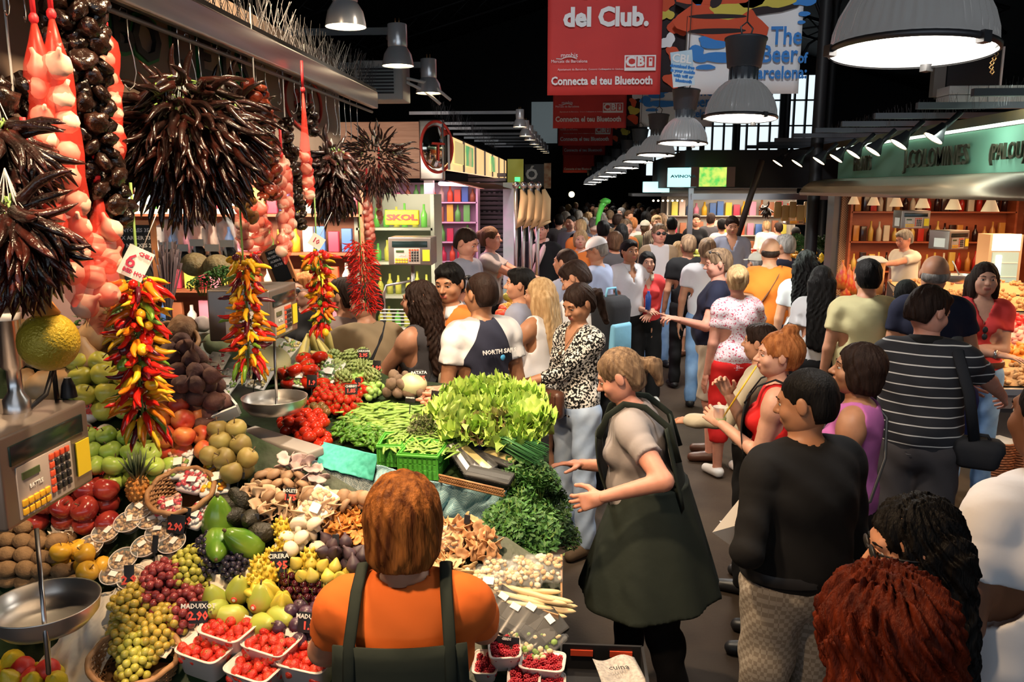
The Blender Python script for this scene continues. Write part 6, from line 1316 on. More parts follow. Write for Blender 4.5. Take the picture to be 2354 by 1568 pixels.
# ---- coloured chili strings
CM = [mat('chili_red', (.62, .015, .01), .18, rnd=.2, coat=.5), mat('chili_orange', (.8, .22, .01), .2, rnd=.12, coat=.5), mat('chili_yellow', (.8, .48, .02), .22, rnd=.1, coat=.4), mat('chili_dark', (.09, .008, .02), .2, coat=.5), mat('chili_green', (.14, .3, .03), .25, coat=.4)]
def chilistring(label, px, wpx, l, r, n, cols, dx=0, seed=0, tail=True, nm='chili_string', fine=False):
 f, L = path_pts(px, dx); p0 = f(0); o = empty(nm, p0, label, 'chili string', 'strings of fresh chilies'); rr = random.Random(seed); Wd = wpx*p0.y/FPX; eb = B()
 b = B(); b.tube([Vector((0, 0, .25))]+[f(t/8)-p0 for t in range(9)], .004, GREENST, 5); b.obj('stalk', o); P = {}
 cnt = 0
 for i in range(n):
  t = i/n; c = f(t)-p0; a = i*2.4+rr.uniform(-.3, .3); ci = cols[(i//3+rr.choice([0, 0, 1])) % len(cols)]; shape = rr.choice([0, 0, 0, 1]) if not fine else 0
  d = Vector((math.cos(a), math.sin(a), rr.uniform(-1.2, .2) if t < .86 or not tail else rr.uniform(-3, -1.5))).normalized(); loc = c+Vector((math.cos(a), math.sin(a), 0))*Wd*rr.uniform(.1, .3)
  if cnt < 98 and (d.y < .5 or n < 98):
   k = (ci, shape)
   if k not in P:
    q = (chili_b(CM[ci], l, r, .5) if shape == 0 else B().ell((0, 0, -r*1.4), (r*1.5, r*1.5, r*1.9), CM[ci], 10)).obj('chili', o); P[k] = q
   else: q = dup(P[k], parent=o)
   cnt += 1; q.location = loc; q.rotation_euler = (d.to_track_quat('-Z', 'Y').to_matrix() @ Matrix.Rotation(rr.uniform(0, 6), 3, 'Z')).to_euler(); s_ = rr.uniform(.75, 1.15); q.scale = (s_,)*3
  else:
   M = d.to_track_quat('-Z', 'Y').to_matrix(); s0 = chili_b(CM[ci], l*.95, r, .4, 5, 4, False); eb.add([M @ Vector(v)+loc for v in s0.v], s0.f, CM[ci])
 if eb.v: e = eb.obj('inner_chilies', o); e['kind'] = 'stuff'
 return o
chilistring('longest string of red, orange and yellow chilies hanging over the green apples', [(318, 640), (320, 740), (318, 850), (325, 930), (335, 985)], 110, .072, .0105, 200, [0, 2, 1, 0, 3, 2, 0, 0, 1, 2, 0, 4], .06, 1)
chilistring('middle string of yellow, red and purple chilies above the far scale pan', [(558, 585), (562, 650), (572, 740), (570, 850)], 88, .068, .01, 140, [3, 2, 0, 2, 2, 1, 0, 1, 4], .03, 2); chilistring('shorter string of yellow and red chilies with a 10 euro tag', [(728, 575), (738, 640), (740, 700), (740, 760)], 72, .064, .01, 110, [2, 0, 0, 2, 1, 2, 0, 4], .03, 3)
chilistring('dense bunch of thin fiery red chilies hanging at the right', [(828, 555), (832, 600), (838, 660), (842, 715)], 90, .05, .0036, 520, [0, 0, 0], .02, 4, False, fine=True)
# price cards on the strings
def card(px, py, w, h, lines, label, dx=.1, ry=.4):
 o = empty('price_card', HX(px, py, dx), label, 'price tag'); M = Matrix.Rotation(ry, 3, 'Y'); setrot(o, Matrix.Rotation(.5, 3, 'Z') @ M); b = B(); b.box((0, 0, 0), (w, .002, h), PAPER); b.obj('card', o)
 for s, x, z, sz, m in lines: text('lettering', s, (x, -.003, z), sz, m, o, ext=.0005, bold=.0006)
 b = B(); b.tube([(0, 0, h*.45), (-.01, .01, h*.45+.12)], .001, STR_, 4); b.obj('string', o)
INK = mat('red_ink', (.45, .03, .08), .7)
card(312, 605, .062, .078, [('6', -.012, .0, .05, INK), ('CHILI', .012, .026, .013, INK), ('RED HOT', .006, -.024, .013, INK)], 'white handwritten card reading chili red hot 6 at the top of the longest chili string', .12, .5); card(728, 555, .06, .055, [('10', -.004, 0, .032, INK)], 'small white card reading 10 on the short chili string', .1, .6)
# netted golden ball fruit
o = empty('netted_pomelo', HX(112, 785, .08), 'shiny golden yellow pomelo in a net hanging beside the steel post', 'pomelo'); b = B(); b.ell((0, 0, 0), (.062, .062, .064), mat('pomelo_gold', (.5, .34, .02), .25, color2=(.58, .42, .04), nscale=4, metal=.25, bump=.5, bscale=160), 28); b.obj('fruit_body', o); b = B(); b.tube([(0, 0, .06), (0, 0, .09), (-.005, 0, .16), (-.01, 0, .3)], [.03, .012, .005, .004], mat('orange_net', (.7, .25, .04), .5), 8); b.obj('net_neck', o)
# ---- stall spot lamps on arms
def spotlamp(px, py, w, label, arm=None, first=[]):
 Y = FPX*.2/w; p = at(px, py, Y)
 if not first:
  o = empty('stall_lamp', p, label, 'lamp', 'chrome bell spotlights on arms over the stalls'); b = B(); CHR_ = mat('chrome', (.85, .85, .87), .22, .55)
  b.lathe([(.1, 0), (.098, .02), (.088, .07), (.07, .1), (.06, .115)], CHR_, 40, cap=False); b.lathe([(.06, .115), (.062, .12), (.062, .25), (.058, .255), (0, .255)], CHR_, 32); b.obj('reflector', o); b = B(); b.lathe([(0, .008), (.095, .008)], LENSW, 32); b.obj('lamp_lens', o)
  b = B(); b.tube([(-.012, 0, .25), (-.012, 0, .29)], .004, mat('brass', (.5, .3, .12)), 5); b.tube([(.012, 0, .25), (.012, 0, .29)], .004, mat('brass', (.5, .3, .12)), 5); b.obj('terminals', o); first.append(o)
 else: o = dup(first[0], label=label); o.location = p
 if arm: b = B(); b.box((-arm/2-.06, 0, .21), (arm, .035, .045), mat('galvanised', (.72, .74, .76), .45, .1)); b.tube([(-.06, 0, .21), (-.06, 0, .16)], .01, DSTEEL, 6); b.obj('arm', o)
 return o
spotlamp(795, 62, 90, 'chrome spotlight cut by the top edge over the steel canopy', 1.0); spotlamp(915, 152, 70, 'chrome spotlight on the long arm right of the first one', 1.2); spotlamp(986, 215, 58, 'chrome spotlight lowest of the three on arms', 1.0)
for i, (px, py, w) in enumerate([(1195, 292, 30), (1208, 313, 27), (1218, 322, 25), (1228, 332, 22), (1236, 338, 20), (1243, 343, 18), (1250, 348, 16), (1255, 352, 14)]): spotlamp(px, py, w, 'small far chrome spotlight in the row beside the red banners', 1.6)
spotlamp(25, 100, 115, 'chrome spotlight glowing at the top left corner'); light('stall_lamp_light', 'SPOT', at(25, 108, 3.2), 60, (1, .7, .4), at(60, 900, 2.6), spot_size=2, spot_blend=.6, shadow_soft_size=.06)
# ---- scales
SCB = mat('scale_steel', (.26, .22, .2), .35, .7); LCD = mat('lcd', (.01, .02, .02), .15); KEYY = mat('key_yellow', (.75, .4, .02), .5); KEYR = mat('key_red', (.7, .08, .03), .5); KPL = mat('keypad_plate', (.42, .36, .33), .5); YLB = mat('yellow_sticker', (.8, .6, .02), .6)
def scale_box(name, c, label, rz=PI/2, sc=1, face=True):
 o = empty(name, c, label, 'scale'); o.rotation_euler = (0, 0, rz); o.scale = (sc,)*3; W_, D_, H_ = .33, .26, .21; b = B(); b.box((0, D_/2, 0), (W_, D_, H_), SCB, bev=.008); b.obj('housing', o)
 b = B(); b.box((-.0, -.001, .055), (.27, .006, .045), LCD, bev=.002); b.obj('display', o); b = B(); b.box((-.02, -.001, -.035), (.2, .004, .12), KPL, bev=.001); b.obj('keypad_plate', o)
 b = B(); b.box((-.075, -.004, .0), (.06, .004, .016), mat('lcd_green', (.05, .08, .03), .3)); b.obj('small_display', o)
 for r_ in range(5):
  for k in range(4): b = B(); b.box((.0+k*.02, -.005, .012-r_*.02), (.014, .006, .014), KEYR if (r_ == 0 or k == 0) else BLACK, bev=.002); b.obj('key', o)
 for r_ in range(2):
  for k in range(5): b = B(); b.box((-.105+k*.02, -.005, -.06-r_*.02), (.016, .006, .015), KEYY, bev=.002); b.obj('key', o)
 b = B(); b.box((.125, -.003, -.03), (.055, .003, .085), YLB); b.obj('sticker', o); b = B(); b.box((-W_/2-.001, D_*.45, -.03), (.003, .14, .1), PAPER); b.obj('paper_label', o)
 text('lettering', 'BATTLE', (-.06, -.005, -.03), .014, CHALK, o, ext=.0005); return o
c = (onX(36, 1105, XR)+onX(184, 1022, XR))/2; scale_box('hanging_scale', c, 'steel hanging scale with yellow and red keys at the left edge')
PL = HX(25, 800, -.1); o = empty('scale_post', (PL.x, PL.y, c.z+.105), 'thick chrome post rising from the near scale', 'post'); b = B(); b.lathe([(.03, 0), (.03, .03), (.016, .05), (.016, .1), (.026, .11), (.026, 1.3)], STEEL, 24); b.obj('tube', o); b = B(); b.lathe([(.0275, .22), (.029, .222), (.029, .235), (.0275, .237)], PAPER, 24); b.obj('tape_band', o)
b = B(); b.tube([(.0, .0, 0), (.02, .05, .03), (.02, .09, .09), (.0, .12, .06), (.0, .12, .0)], .006, BLACK, 8); b.lathe([(.02, 0), (.016, .03), (.008, .05)], BLACK, 12, (.02, .14, .0)); tag(b.obj('power_plug'), 'black plug and cable on top of the near scale', 'cable').location = (PL.x+.02, PL.y, c.z+.105)
def pan(label, cpx, Y, r, rodtop, rodbot, dz=0):
 p = at(cpx[0], cpx[1], Y); o = empty('scale_pan', p, label, 'scale pan'); b = B(); PM_ = mat('pan_steel', (.72, .68, .64), .32, .9)
 b.lathe([(r, .03), (r*.97, .0), (r*.8, -.028), (r*.5, -.038), (0, -.04)][::-1], PM_, 48, cap=False); b.lathe([(r*1.0, .03), (r*1.02, .036), (r*.985, .034), (r*.95, .0), (r*.78, -.024), (r*.5, -.034), (0, -.036)], PM_, 48, cap=False); b.obj('bowl', o)
 b = B(); t, q = at(*rodtop)-p, at(*rodbot)-p; b.tube([t, q], .006, STEEL, 10); b.tube([q, (0, 0, -.045)], .006, STEEL, 8); b.lathe([(0, -.05), (.03, -.048), (.03, -.042), (0, -.04)], STEEL, 16); b.obj('hanger_rod', o); return o
pan('large shiny scale pan hanging under the near scale', (105, 1410), 1.95, .135, (84, 1215, 1.95), (112, 1548, 1.8)); c2 = (onX(631, 720, XR)+onX(675, 709, XR))/2; scale_box('hanging_scale', c2, 'second hanging scale beside the middle chili string'); pan('round scale pan hanging over the tomatoes', (632, 930), 3.45, .14, (630, 780, 3.5), (636, 915, 3.5))
c3 = at(942, 578, 5.9); scale_box('hanging_scale', c3, 'scale with grey keypad behind the customers near the drinks fridge', 0, .95); o = empty('scale_stand', c3-Vector((0, -.1, .1)), 'steel stand with bent tube under the third scale', 'stand'); b = B(); b.tube([(0, 0, 0), (0, 0, -.35)], .014, STEEL, 8); b.obj('post', o); b = B(); b.tube([(0, 0, -.12), (-.2, 0, -.16), (-.22, 0, -.22), (-.22, 0, -.5), (-.16, 0, -.55)], .01, STEEL, 8); b.obj('bent_tube', o)
# grey scale base and keyboard between the banks
o = empty('counter_scale', PB(620, 1010, .03), 'grey scale base with keypad between the fruit and vegetable benches', 'scale'); o.rotation_euler = (.1, 0, -.62); b = B(); b.box((.08, 0, 0), (.5, .09, .04), mat('grey_plastic', (.42, .38, .35), .5), bev=.01); b.obj('housing', o); b = B(); b.box((-.05, -.13, .0), (.24, .12, .05), mat('grey_plastic', (.42, .38, .35)), bev=.01); b.obj('keyboard', o)
for k in range(5):
 for j in range(3): b = B(); b.box((-.13+k*.035, -.165+j*.03, .028), (.026, .022, .01), mat('key_grey', (.55, .5, .47), .5), bev=.003); b.obj('key', o)
# ------------------------------------------------------------------ second stall on the left (wood end panel, lit fascia)
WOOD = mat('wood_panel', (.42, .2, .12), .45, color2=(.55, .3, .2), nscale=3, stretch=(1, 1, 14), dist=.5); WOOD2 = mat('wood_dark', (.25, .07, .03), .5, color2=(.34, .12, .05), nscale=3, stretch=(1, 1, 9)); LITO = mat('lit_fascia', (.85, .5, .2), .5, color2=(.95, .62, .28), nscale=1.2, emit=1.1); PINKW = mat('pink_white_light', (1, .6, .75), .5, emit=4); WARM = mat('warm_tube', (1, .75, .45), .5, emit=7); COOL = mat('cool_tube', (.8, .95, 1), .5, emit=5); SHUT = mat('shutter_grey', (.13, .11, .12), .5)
Y2 = 8.05; z_t, z_b = at(1027, 280, Y2).z, at(1027, 410, Y2).z
o = empty('shop_fascia', (XR, Y2, z_b), 'wood and steel fascia of the second stall with a glowing orange side', 'shop front'); xl, xr = at(775, 300, Y2).x, at(965, 300, Y2).x
b = B(); b.box(((xl+xr)/2-XR, 0, (z_t-z_b)/2), (xr-xl, .06, z_t-z_b), WOOD); b.obj('wood_panel', o); b = B(); b.box(((xr+XR)/2-XR, -.02, (z_t-z_b)/2), (XR-xr, .1, z_t-z_b+.04), FST, bev=.02); b.obj('steel_corner', o)
LN = 7.4
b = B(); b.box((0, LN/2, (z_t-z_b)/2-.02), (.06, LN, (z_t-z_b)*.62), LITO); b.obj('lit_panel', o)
b = B(); b.add([(0.02, 0, (z_t-z_b)*.78), (.02, LN, (z_t-z_b)*.78), (-.25, LN, (z_t-z_b)*1.05), (-.25, 0, (z_t-z_b)*1.05)], [(0, 1, 2, 3), (3, 2, 1, 0)], mat('canopy_brown', (.06, .045, .045), .7), False); b.obj('sloping_roof', o)
for k in range(7): b = B(); b.box((.04, LN*k/6.5, (z_t-z_b)/2-.02), (.02, .03, (z_t-z_b)*.62), DSTEEL); b.obj('divider', o)
for y, c_ in ((1.6, (.1, .6, .2)), (4.6, (.1, .6, .2)), (.7, (.9, .8, .3))): b = B(); b.box((.045, y, (z_t-z_b)/2), (.01, .7, .22), mat('poster_%d' % int(y*10), c_, .5, color2=(.9, .7, .3), nscale=4, emit=.6)); b.obj('poster', o)
b = B(); b.add([(0.0, 0, -.02), (.0, LN, -.02), (.32, LN, -.1), (.32, 0, -.1)], [(0, 1, 2, 3), (3, 2, 1, 0)], mat('awning_red', (.1, .02, .03), .7), False); b.obj('awning', o)
MIR = mat('round_sign_mirror', (.6, .55, .45), .08, 1)
o = empty('oval_sign', at(1003, 338, Y2-.1), 'oval mirrored clock-like sign with red rim on the steel corner', 'sign'); o.rotation_euler = (0, 0, .9); b = B(); b.lathe([(0, .02), (.19, .02), (.2, .0)], MIR, 40, rot=Matrix.Rotation(PI/2, 3, 'X')); b.obj('mirror', o); b = B(); b.tube([(.2*math.cos(k*PI/20), -.01, .235*math.sin(k*PI/20)) for k in range(40)], .014, SR, 6, closed=True); b.obj('rim', o); b = B(); b.box((.0, -.03, .03), (.16, .005, .02), SR); b.box((0, -.03, -.05), (.02, .005, .16), SR); b.obj('emblem', o)
spikes(XR-.1, Y2, Y2+7, z_t+.05, 120, 'bird spikes on the roof of the second stall', .2)
# interior walls of stall 1 back and stall 2
b = B(); b.box((-3.6, 7.5, 1.5), (.1, 12, 3), mat('stall_back_wall', (.2, .12, .1), .7)); struct(b.obj('wall_stall_left'))
light('stall_two_light', 'AREA', (-2.0, 10.2, 2.36), 110, (1, .62, .78), (-2, 10.2, 0), shape='RECTANGLE', size=1.4, size_y=4.5); light('fruit_counter_light', 'SPOT', (-.75, 8.6, 2.9), 330, (1, .7, .5), (-.6, 7.6, 1), spot_size=1.6, spot_blend=.7, shadow_soft_size=.1); light('shelf_light', 'AREA', (-2.3, 5.6, 2.35), 90, (1, .8, .6), (-2.4, 6.4, 1.2), shape='RECTANGLE', size=2.2, size_y=.4)
def tubelight(label, p0, p1, m, r=.02):
 b = B(); b.tube([p0, p1], r, m, 8); o = b.obj('strip_light'); return tag(o, label, 'lamp')
tubelight('glowing strip light under the second stall awning', (XR-.05, Y2, z_b-.05), (XR-.05, Y2+7, z_b-.05), PINKW); tubelight('strip light above the shelves behind the front stall', at(300, 458, 5.2), at(560, 462, 5.2), COOL, .03); tubelight('second strip light just below the first over the shelves', at(300, 486, 5.1), at(560, 486, 5.1), WARM, .015)
# product shelves
pcols = [mat('pack_%d' % i, c_, .45, rnd=.2) for i, c_ in enumerate([(.7, .1, .04), (.8, .45, .03), (.75, .65, .1), (.12, .4, .08), (.7, .5, .4), (.55, .04, .08), (.8, .75, .7), (.06, .15, .4), (.35, .12, .05), (.75, .25, .35)])]
def shelf(label, c, w, h, d, rows, rz=0, m=WOOD2, back=True, items=True, iw=.09, ih=.16, bottle=False, il='', ic='box', ig='', seed=1, cols=None, nm='shelf'):
 o = empty(nm, c, label, 'shelf'); o.rotation_euler = (0, 0, rz); b = B()
 for q in (-1, 1): b.box((q*w/2, d/2, h/2), (.03, d, h), m)
 if back: b.box((0, d, h/2), (w, .02, h), m)
 b.obj('carcass', o); M = Matrix.Rotation(rz, 3, 'Z'); rr = random.Random(seed); fi = {}
 for k in range(rows):
  z = h*k/rows; bb = B(); bb.box((0, d/2, z), (w, d, .02), m); bb.obj('shelf_board', o)
  if not items: continue
  x = -w/2+iw
  while x < w/2-iw*.6:
   cm = rr.choice(cols or pcols); bt = bottle if isinstance(bottle, bool) else rr.random() < bottle; key = bt
   if key not in fi:
    if bt: q = B().lathe([(0, 0), (iw*.36, 0), (iw*.37, ih*.55), (iw*.14, ih*.75), (iw*.13, ih), (0, ih)], cm, 12).obj('bottle');
    else: q = B().box((0, 0, ih*.5), (iw*.82, iw*.5, ih), cm, bev=.006).obj('carton')
    tag(q, il, 'bottle' if bt else ic, ig); fi[key] = q
   else: q = dup(fi[key])
   q.material_slots[0].link = 'OBJECT'; q.material_slots[0].material = cm
   sz = rr.uniform(.75, 1.1); q.scale = (1, 1, min(sz, (h/rows-.04)/ih)); q.location = Vector(c)+M @ Vector((x, d*.35, z+.012)); q.rotation_euler = (0, 0, rz); x += iw*rr.uniform(.95, 1.25)
 return o
shelf('crowded product shelves behind the hanging chilies', (-2.55, 6.35, .9), 1.9, 1.5, .3, 5, 0, WOOD2, iw=.1, ih=.2, bottle=.4, il='colourful packet or bottle on the crowded shelves behind the chilies', ig='goods on the shelves behind the chilies', seed=2)
shelf('bright shelves inside the second stall', (-2.2, 12.6, .6), 1.6, 1.8, .3, 6, 0, mat('shelf_pink', (.6, .4, .5), .5), iw=.12, ih=.24, bottle=.5, il='bright packet on the shelves deep inside the second stall', ig='goods in the second stall', seed=3)
shelf('tall glass drinks fridge behind the third scale', at(912, 760, 6.6), .62, 1.1, .4, 4, 0, mat('fridge_frame', (.5, .55, .45), .4), iw=.07, ih=.18, bottle=True, il='green drink bottle in the tall fridge', ig='drinks in the fridge', seed=4, cols=[mat('drink_green', (.15, .5, .08), .2, emit=.25), mat('drink_yellow', (.6, .6, .1), .2, emit=.2)], nm='drinks_fridge')
b = B(); b.box((0, 0, 0), (.2, .04, .14), YLB, bev=.01); o = tag(b.obj('yellow_crate'), 'yellow drinks crate with red letters above the third scale', 'crate'); o.location = at(925, 500, 6.3); o.scale = (1.3, 1, .8); text('lettering', 'SKOL', (0, -.025, 0), .075, SR, o, bold=.004)
# roller shutter, pale post and ham-shaped bags on poles
o = empty('roller_shutter', (at(1120, 505, 13.5).x, 13.5, 0), 'dark roller shutter closed at the back of the second stall', 'shutter'); b = B()
for k in range(34): b.box((0, .012*math.sin(k*1.57), .05+k*.075), (.62, .03, .06), SHUT, bev=.012)
b.obj('slats', o); b = B();
for r_ in range(3):
 for k in range(7): b.box((-.24+k*.08, -.02, 1.95+r_*.15), (.04, .01, .03), DARK)
b.obj('slots', o)
o = B().box((0, 0, 1.2), (.2, .1, 2.4), mat('pale_green_post', (.35, .6, .45), .5, color2=(.7, .6, .65), nscale=2)).obj('shop_post'); tag(o, 'pale green and white corner post beside the roller shutter', 'post'); o.location = (at(1172, 500, 12.8).x, 12.8, 0)
o = B().box((0, 0, 1.2), (.09, .09, 2.4), PAPER).obj('shop_post'); tag(o, 'white corner post of the second stall', 'post'); o.location = (at(988, 500, 8.2).x, 8.2, 0)
first = None; CV = mat('canvas_bag', (.6, .42, .22), .8)
for px, l in ((1186, 'first'), (1203, 'second'), (1220, 'third'), (1236, 'fourth')):
 if first is None:
  o = empty('bag_pole', (0, 0, 0), '', 'pole', 'poles with cream cloth bags'); b = B(); b.tube([(0, 0, .9), (0, 0, 2.32)], .022, STEEL, 10); b.ell((0, 0, 2.34), .04, STEEL, 12); b.obj('pole', o); b = B(); b.tube([(.06, 0, 2.3), (.09, 0, 2.2), (.08, -.03, 2.0), (.02, -.03, 1.93), (.14, -.03, 1.97)], [.02, .05, .06, .05, .01], CV, 10); b.obj('cloth_bag', o); first = o
 else: o = dup(first)
 o.location = (at(px, 500, 8.8).x, 8.8, 0); o['label'] = 'steel pole with a cream cloth bag, %s of four from the roller shutter' % l
# fruit mound of the second stall facing the aisle
o = B(); P = [Vector((x, y, z)) for x, y, z in [(-.6, 6.5, 0), (-.22, 6.5, 0), (-.22, 10, 0), (-.6, 10, 0)]]; zt_ = [1.2, .92, .92, 1.2]
n = len(P); b = B(); b.add(P+[Vector((p.x, p.y, z)) for p, z in zip(P, zt_)], [(j, (j+1) % n, n+(j+1) % n, n+j) for j in range(n)]+[tuple(range(n, 2*n))], mat('counter_red', (.35, .06, .04), .6), False); tag(b.obj('fruit_counter'), 'counter of the second stall heaped with fruit, behind the customers', 'counter')
rr = random.Random(9); kinds = ['apple_red', 'orange', 'peach', 'quince', 'apple_yellow', 'tom_big']; first = {}; cnt = 0
for i in range(290):
 u, v = rr.random(), rr.random(); y = 6.55+3.4*u; xf, xb = -.25, -.58; x = xf+(xb-xf)*v; z = .93+.28*v+.04+rr.uniform(0, .05)
 k = kinds[int((u*5+v*2+rr.random()*.6)) % 6]
 if k not in first: q = F[k]('bright fruit in the mound of the second stall', 'fruit', 'fruit mound of the second stall'); first[k] = q
 else: q = dup(first[k])
 q.location = (x, y, z); q.rotation_euler = (rr.uniform(-1, 1), rr.uniform(-1, 1), 0)
# juice counter things: wire rack, glass case
CLG = mat('glass_case', (.8, .85, .88), .06, alpha=.3, spec=.9); o = empty('glass_display', (-1.05, 5.9, .85), 'glass display case with wire rack behind the man in navy and white', 'display case'); b = B(); b.box((0, 0, .2), (.5, .35, .45), CLG); b.obj('glass_case', o); b = B(); b.box((0, 0, -.42), (.5, .4, .84), SHUT); b.obj('plinth', o); b = B()
for k in range(5): b.tube([(-.3, -.1, .5+k*.025), (.1, -.1, .5+k*.025)], .005, WHITE, 5)
b.tube([(.12, 0, 0), (.12, -.1, .45), (.2, -.1, .6), (.28, -.1, .45), (.28, 0, 0)], .01, WHITE, 6); b.obj('wire_rack', o)
# chalk menu board, hanging bags, netted melons
def chalkboard(label, px, py, Y, w, h, lines, rz=0, ry=0):
 o = empty('chalkboard', at(px, py, Y), label, 'sign'); o.rotation_euler = (0, ry, rz); b = B(); b.box((0, 0, 0), (w, .01, h), mat('slate', (.03, .035, .035), .8)); b.obj('slate', o); b = B()
 for q in (-1, 1): b.box((q*w/2, -.004, 0), (.018, .02, h+.018), mat('frame_wood', (.5, .2, .07), .5)); b.box((0, -.004, q*h/2), (w, .02, .018), mat('frame_wood', (.5, .2, .07)))
 b.obj('frame', o)
 for i, s in enumerate(lines): text('lettering', s, (0, -.008, h*.38-i*h*.12), h*.085, CHALK, o, ext=.0005, bold=.0005)
chalkboard('chalk menu board in wooden frame behind the longest chili string', 318, 585, 3.3, .14, .26, ['NYORES 35', 'X ARISER 33', 'P NOTXES 2', 'PEROS 35', 'LLISARS', '', ' 2.90'], .1); chalkboard('tilted small chalk board in orange frame by the second scale', 642, 610, 3.9, .1, .18, ['MENU 3', 'MACEDONIA', 'ALBERG 4', 'ALTRE'], 0, -.35)
PLB = mat('plastic_bag', (.75, .78, .82), .25, alpha=.45); first = None
for px, py, l in [(385, 555, 'left'), (420, 560, 'second'), (455, 548, 'third'), (490, 560, 'fourth'), (525, 550, 'right')]:
 if first is None:
  o = empty('hanging_bag', (0, 0, 0), '', 'bag', 'clear bags hanging from the shelf rail'); b = B(); b.sheet(10, 12, lambda u, v: ((u-.5)*.1*(1-.5*(v > .85)), .015*math.sin(u*9+v*7), (v-.5)*.22), PLB, .002); b.obj('bag_body', o); b = B(); b.box((0, -.018, -.02), (.07, .003, .035), PAPER); b.obj('paper_label', o); b = B(); b.ell((0, 0, -.07), (.038, .015, .035), BLACK, 8, noise=.1); b.obj('bag_filling', o); first = o
 else: o = dup(first)
 o.location = at(px, py, 4.0); o['label'] = 'clear plastic bag of dark goods, %s in the row under the strip lights' % l
for px, py, l in [(448, 608, 'dull golden netted melon hanging left'), (500, 612, 'netted melon in clear film beside the dull golden one')]:
 o = B().ell((0, 0, 0), (.068, .068, .058), mat('netted_melon', (.3, .2, .08), .6, color2=(.42, .32, .16), nscale=60, bump=.5, bscale=90), 20).obj('netted_melon'); tag(o, l+' behind the chili strings', 'melon'); o.location = at(px, py, 3.9)
# dried lavender and wicker tray behind the chili string
o = empty('lavender_bunch', at(385, 700, 3.35)-Vector((0, 0, .12)), 'tall bunch of dried lavender beside the chalk board', 'dried flowers'); b = B(); rr = random.Random(5); LV = mat('lavender', (.16, .13, .16), .9)
for i in range(90): a = rr.uniform(0, 6.3); q = rr.uniform(.01, .07); t = Vector((q*math.cos(a), q*math.sin(a), .34+rr.uniform(-.05, .05))); b.tube([(0, 0, -.1), (q*.2*math.cos(a), q*.2*math.sin(a), .1), t*.9, t], [.001, .001, .0025, .004], LV, 4)
b.obj('stems', o); b = B(); b.tube([(0, 0, .0), (0, 0, .03)], .016, mat('raffia', (.4, .28, .14), .8), 8); b.obj('tie', o)
basket('wicker_basket', 'slanting wicker tray behind the hanging chilies and yellow apples', PA(250, 830, -.01), .16, .1, .06, rotA(-.5, .9)); basket('wicker_basket', 'wicker tray behind the beetroots', PA(400, 800, 0), .12, .08, .05, rotA(-.3, .7))
for px, py, l in [(420, 760, 'hairy brown celeriac behind the beetroots')]: o = B().ell((0, 0, 0), .06, mat('celeriac', (.2, .1, .05), .9, color2=(.3, .18, .1), nscale=30, bump=.8), 18, noise=.06).obj('celeriac'); tag(o, l, 'celeriac'); o.location = PA(px, py, .06)
for i, (px, py, s_) in enumerate([(250, 770, 1.2), (300, 800, 1), (360, 790, .9), (520, 660, .9), (470, 680, .8)]): o = herbs(260, .1, .12, MA['herb'], 30+i, .014).obj('herb_bunch'); tag(o, ['bunch of dark herbs behind the garlic pouch', 'bunch of herbs on the wicker tray', 'leafy herbs behind the longest chili string', 'green leaves by the oil bottles', 'green leaves beside the turnip'][i], 'herbs'); o.location = at(px, py, 3.2 if i < 3 else 3.8); o.scale = (s_,)*3
# air conditioner and clutter on stall roofs
o = empty('air_conditioner', at(880, 190, 6.4), 'white air conditioner with dark grille on top of the second stall roof', 'air conditioner'); b = B(); b.box((0, 0, 0), (.36, .3, .28), mat('ac_grey', (.4, .42, .42), .5), bev=.01); b.obj('casing', o); b = B()
for k in range(8): b.box((-.02, -.155, -.09+k*.024), (.27, .01, .012), BLACK)
b.obj('grille', o); b = B(); b.tube([(.18, 0, 0), (.3, .1, -.05), (.42, .1, -.15)], .012, PAPER, 6); b.tube([(.18, 0, .03), (.35, .1, .0), (.5, .1, -.12)], .012, PAPER, 6); b.obj('hoses', o)
# farther left signs
o = empty('shop_sign', at(1228, 402, 17), 'black hanging shop sign with a white letter at the end of the left stalls', 'sign'); b = B(); b.box((0, 0, 0), (.38, .05, .42), BLACK); b.obj('board', o); text('lettering', 'Ó', (-.05, -.03, 0), .3, CHALK, o, bold=.01); b = B(); b.box((.27, -.03, -.02), (.14, .04, .5), mat('menu_panel', (.45, .2, .1), .5, color2=(.7, .6, .4), nscale=9)); b.obj('menu_panel', o)
o = empty('shop_sign', at(1185, 400, 16), 'yellowish lit shop panel with green squares at the end of the second stall', 'sign'); b = B(); b.box((0, 0, 0), (.3, .1, .55), mat('olive_panel', (.35, .35, .05), .5, emit=.25)); b.obj('board', o); b = B(); b.box((.04, -.06, -.1), (.1, .01, .08), mat('green_lit', (.1, .9, .3), .5, emit=1.5)); b.box((.04, -.06, -.23), (.1, .01, .06), mat('green_lit', (.1, .9, .3))); b.obj('green_squares', o)
# a long dark row of stalls beyond on both sides
for x, y0, y1, l in ((-2.6, 16.2, 36, 'dark row of closed stalls beyond the second stall on the left'), (8.9, 23.5, 38, 'dark row of stalls far along the right side')):
 o = empty('stall_row', (x, (y0+y1)/2, 0), l, 'stall'); b = B(); b.box((0, 0, 1.2), (2.4, y1-y0, 2.4), DARK); b.obj('body', o); b = B(); b.box((0, 0, 2.5), (3.0, y1-y0, .2), DARK); b.obj('roof', o)
o = empty('globe_lamp', at(1314, 447, 34), 'small yellow glowing globe lamp above the far crowd', 'lamp'); b = B(); b.ell((0, 0, 0), .12, mat('globe_glow', (1, .8, .35), .5, emit=9), 12); b.obj('globe', o)
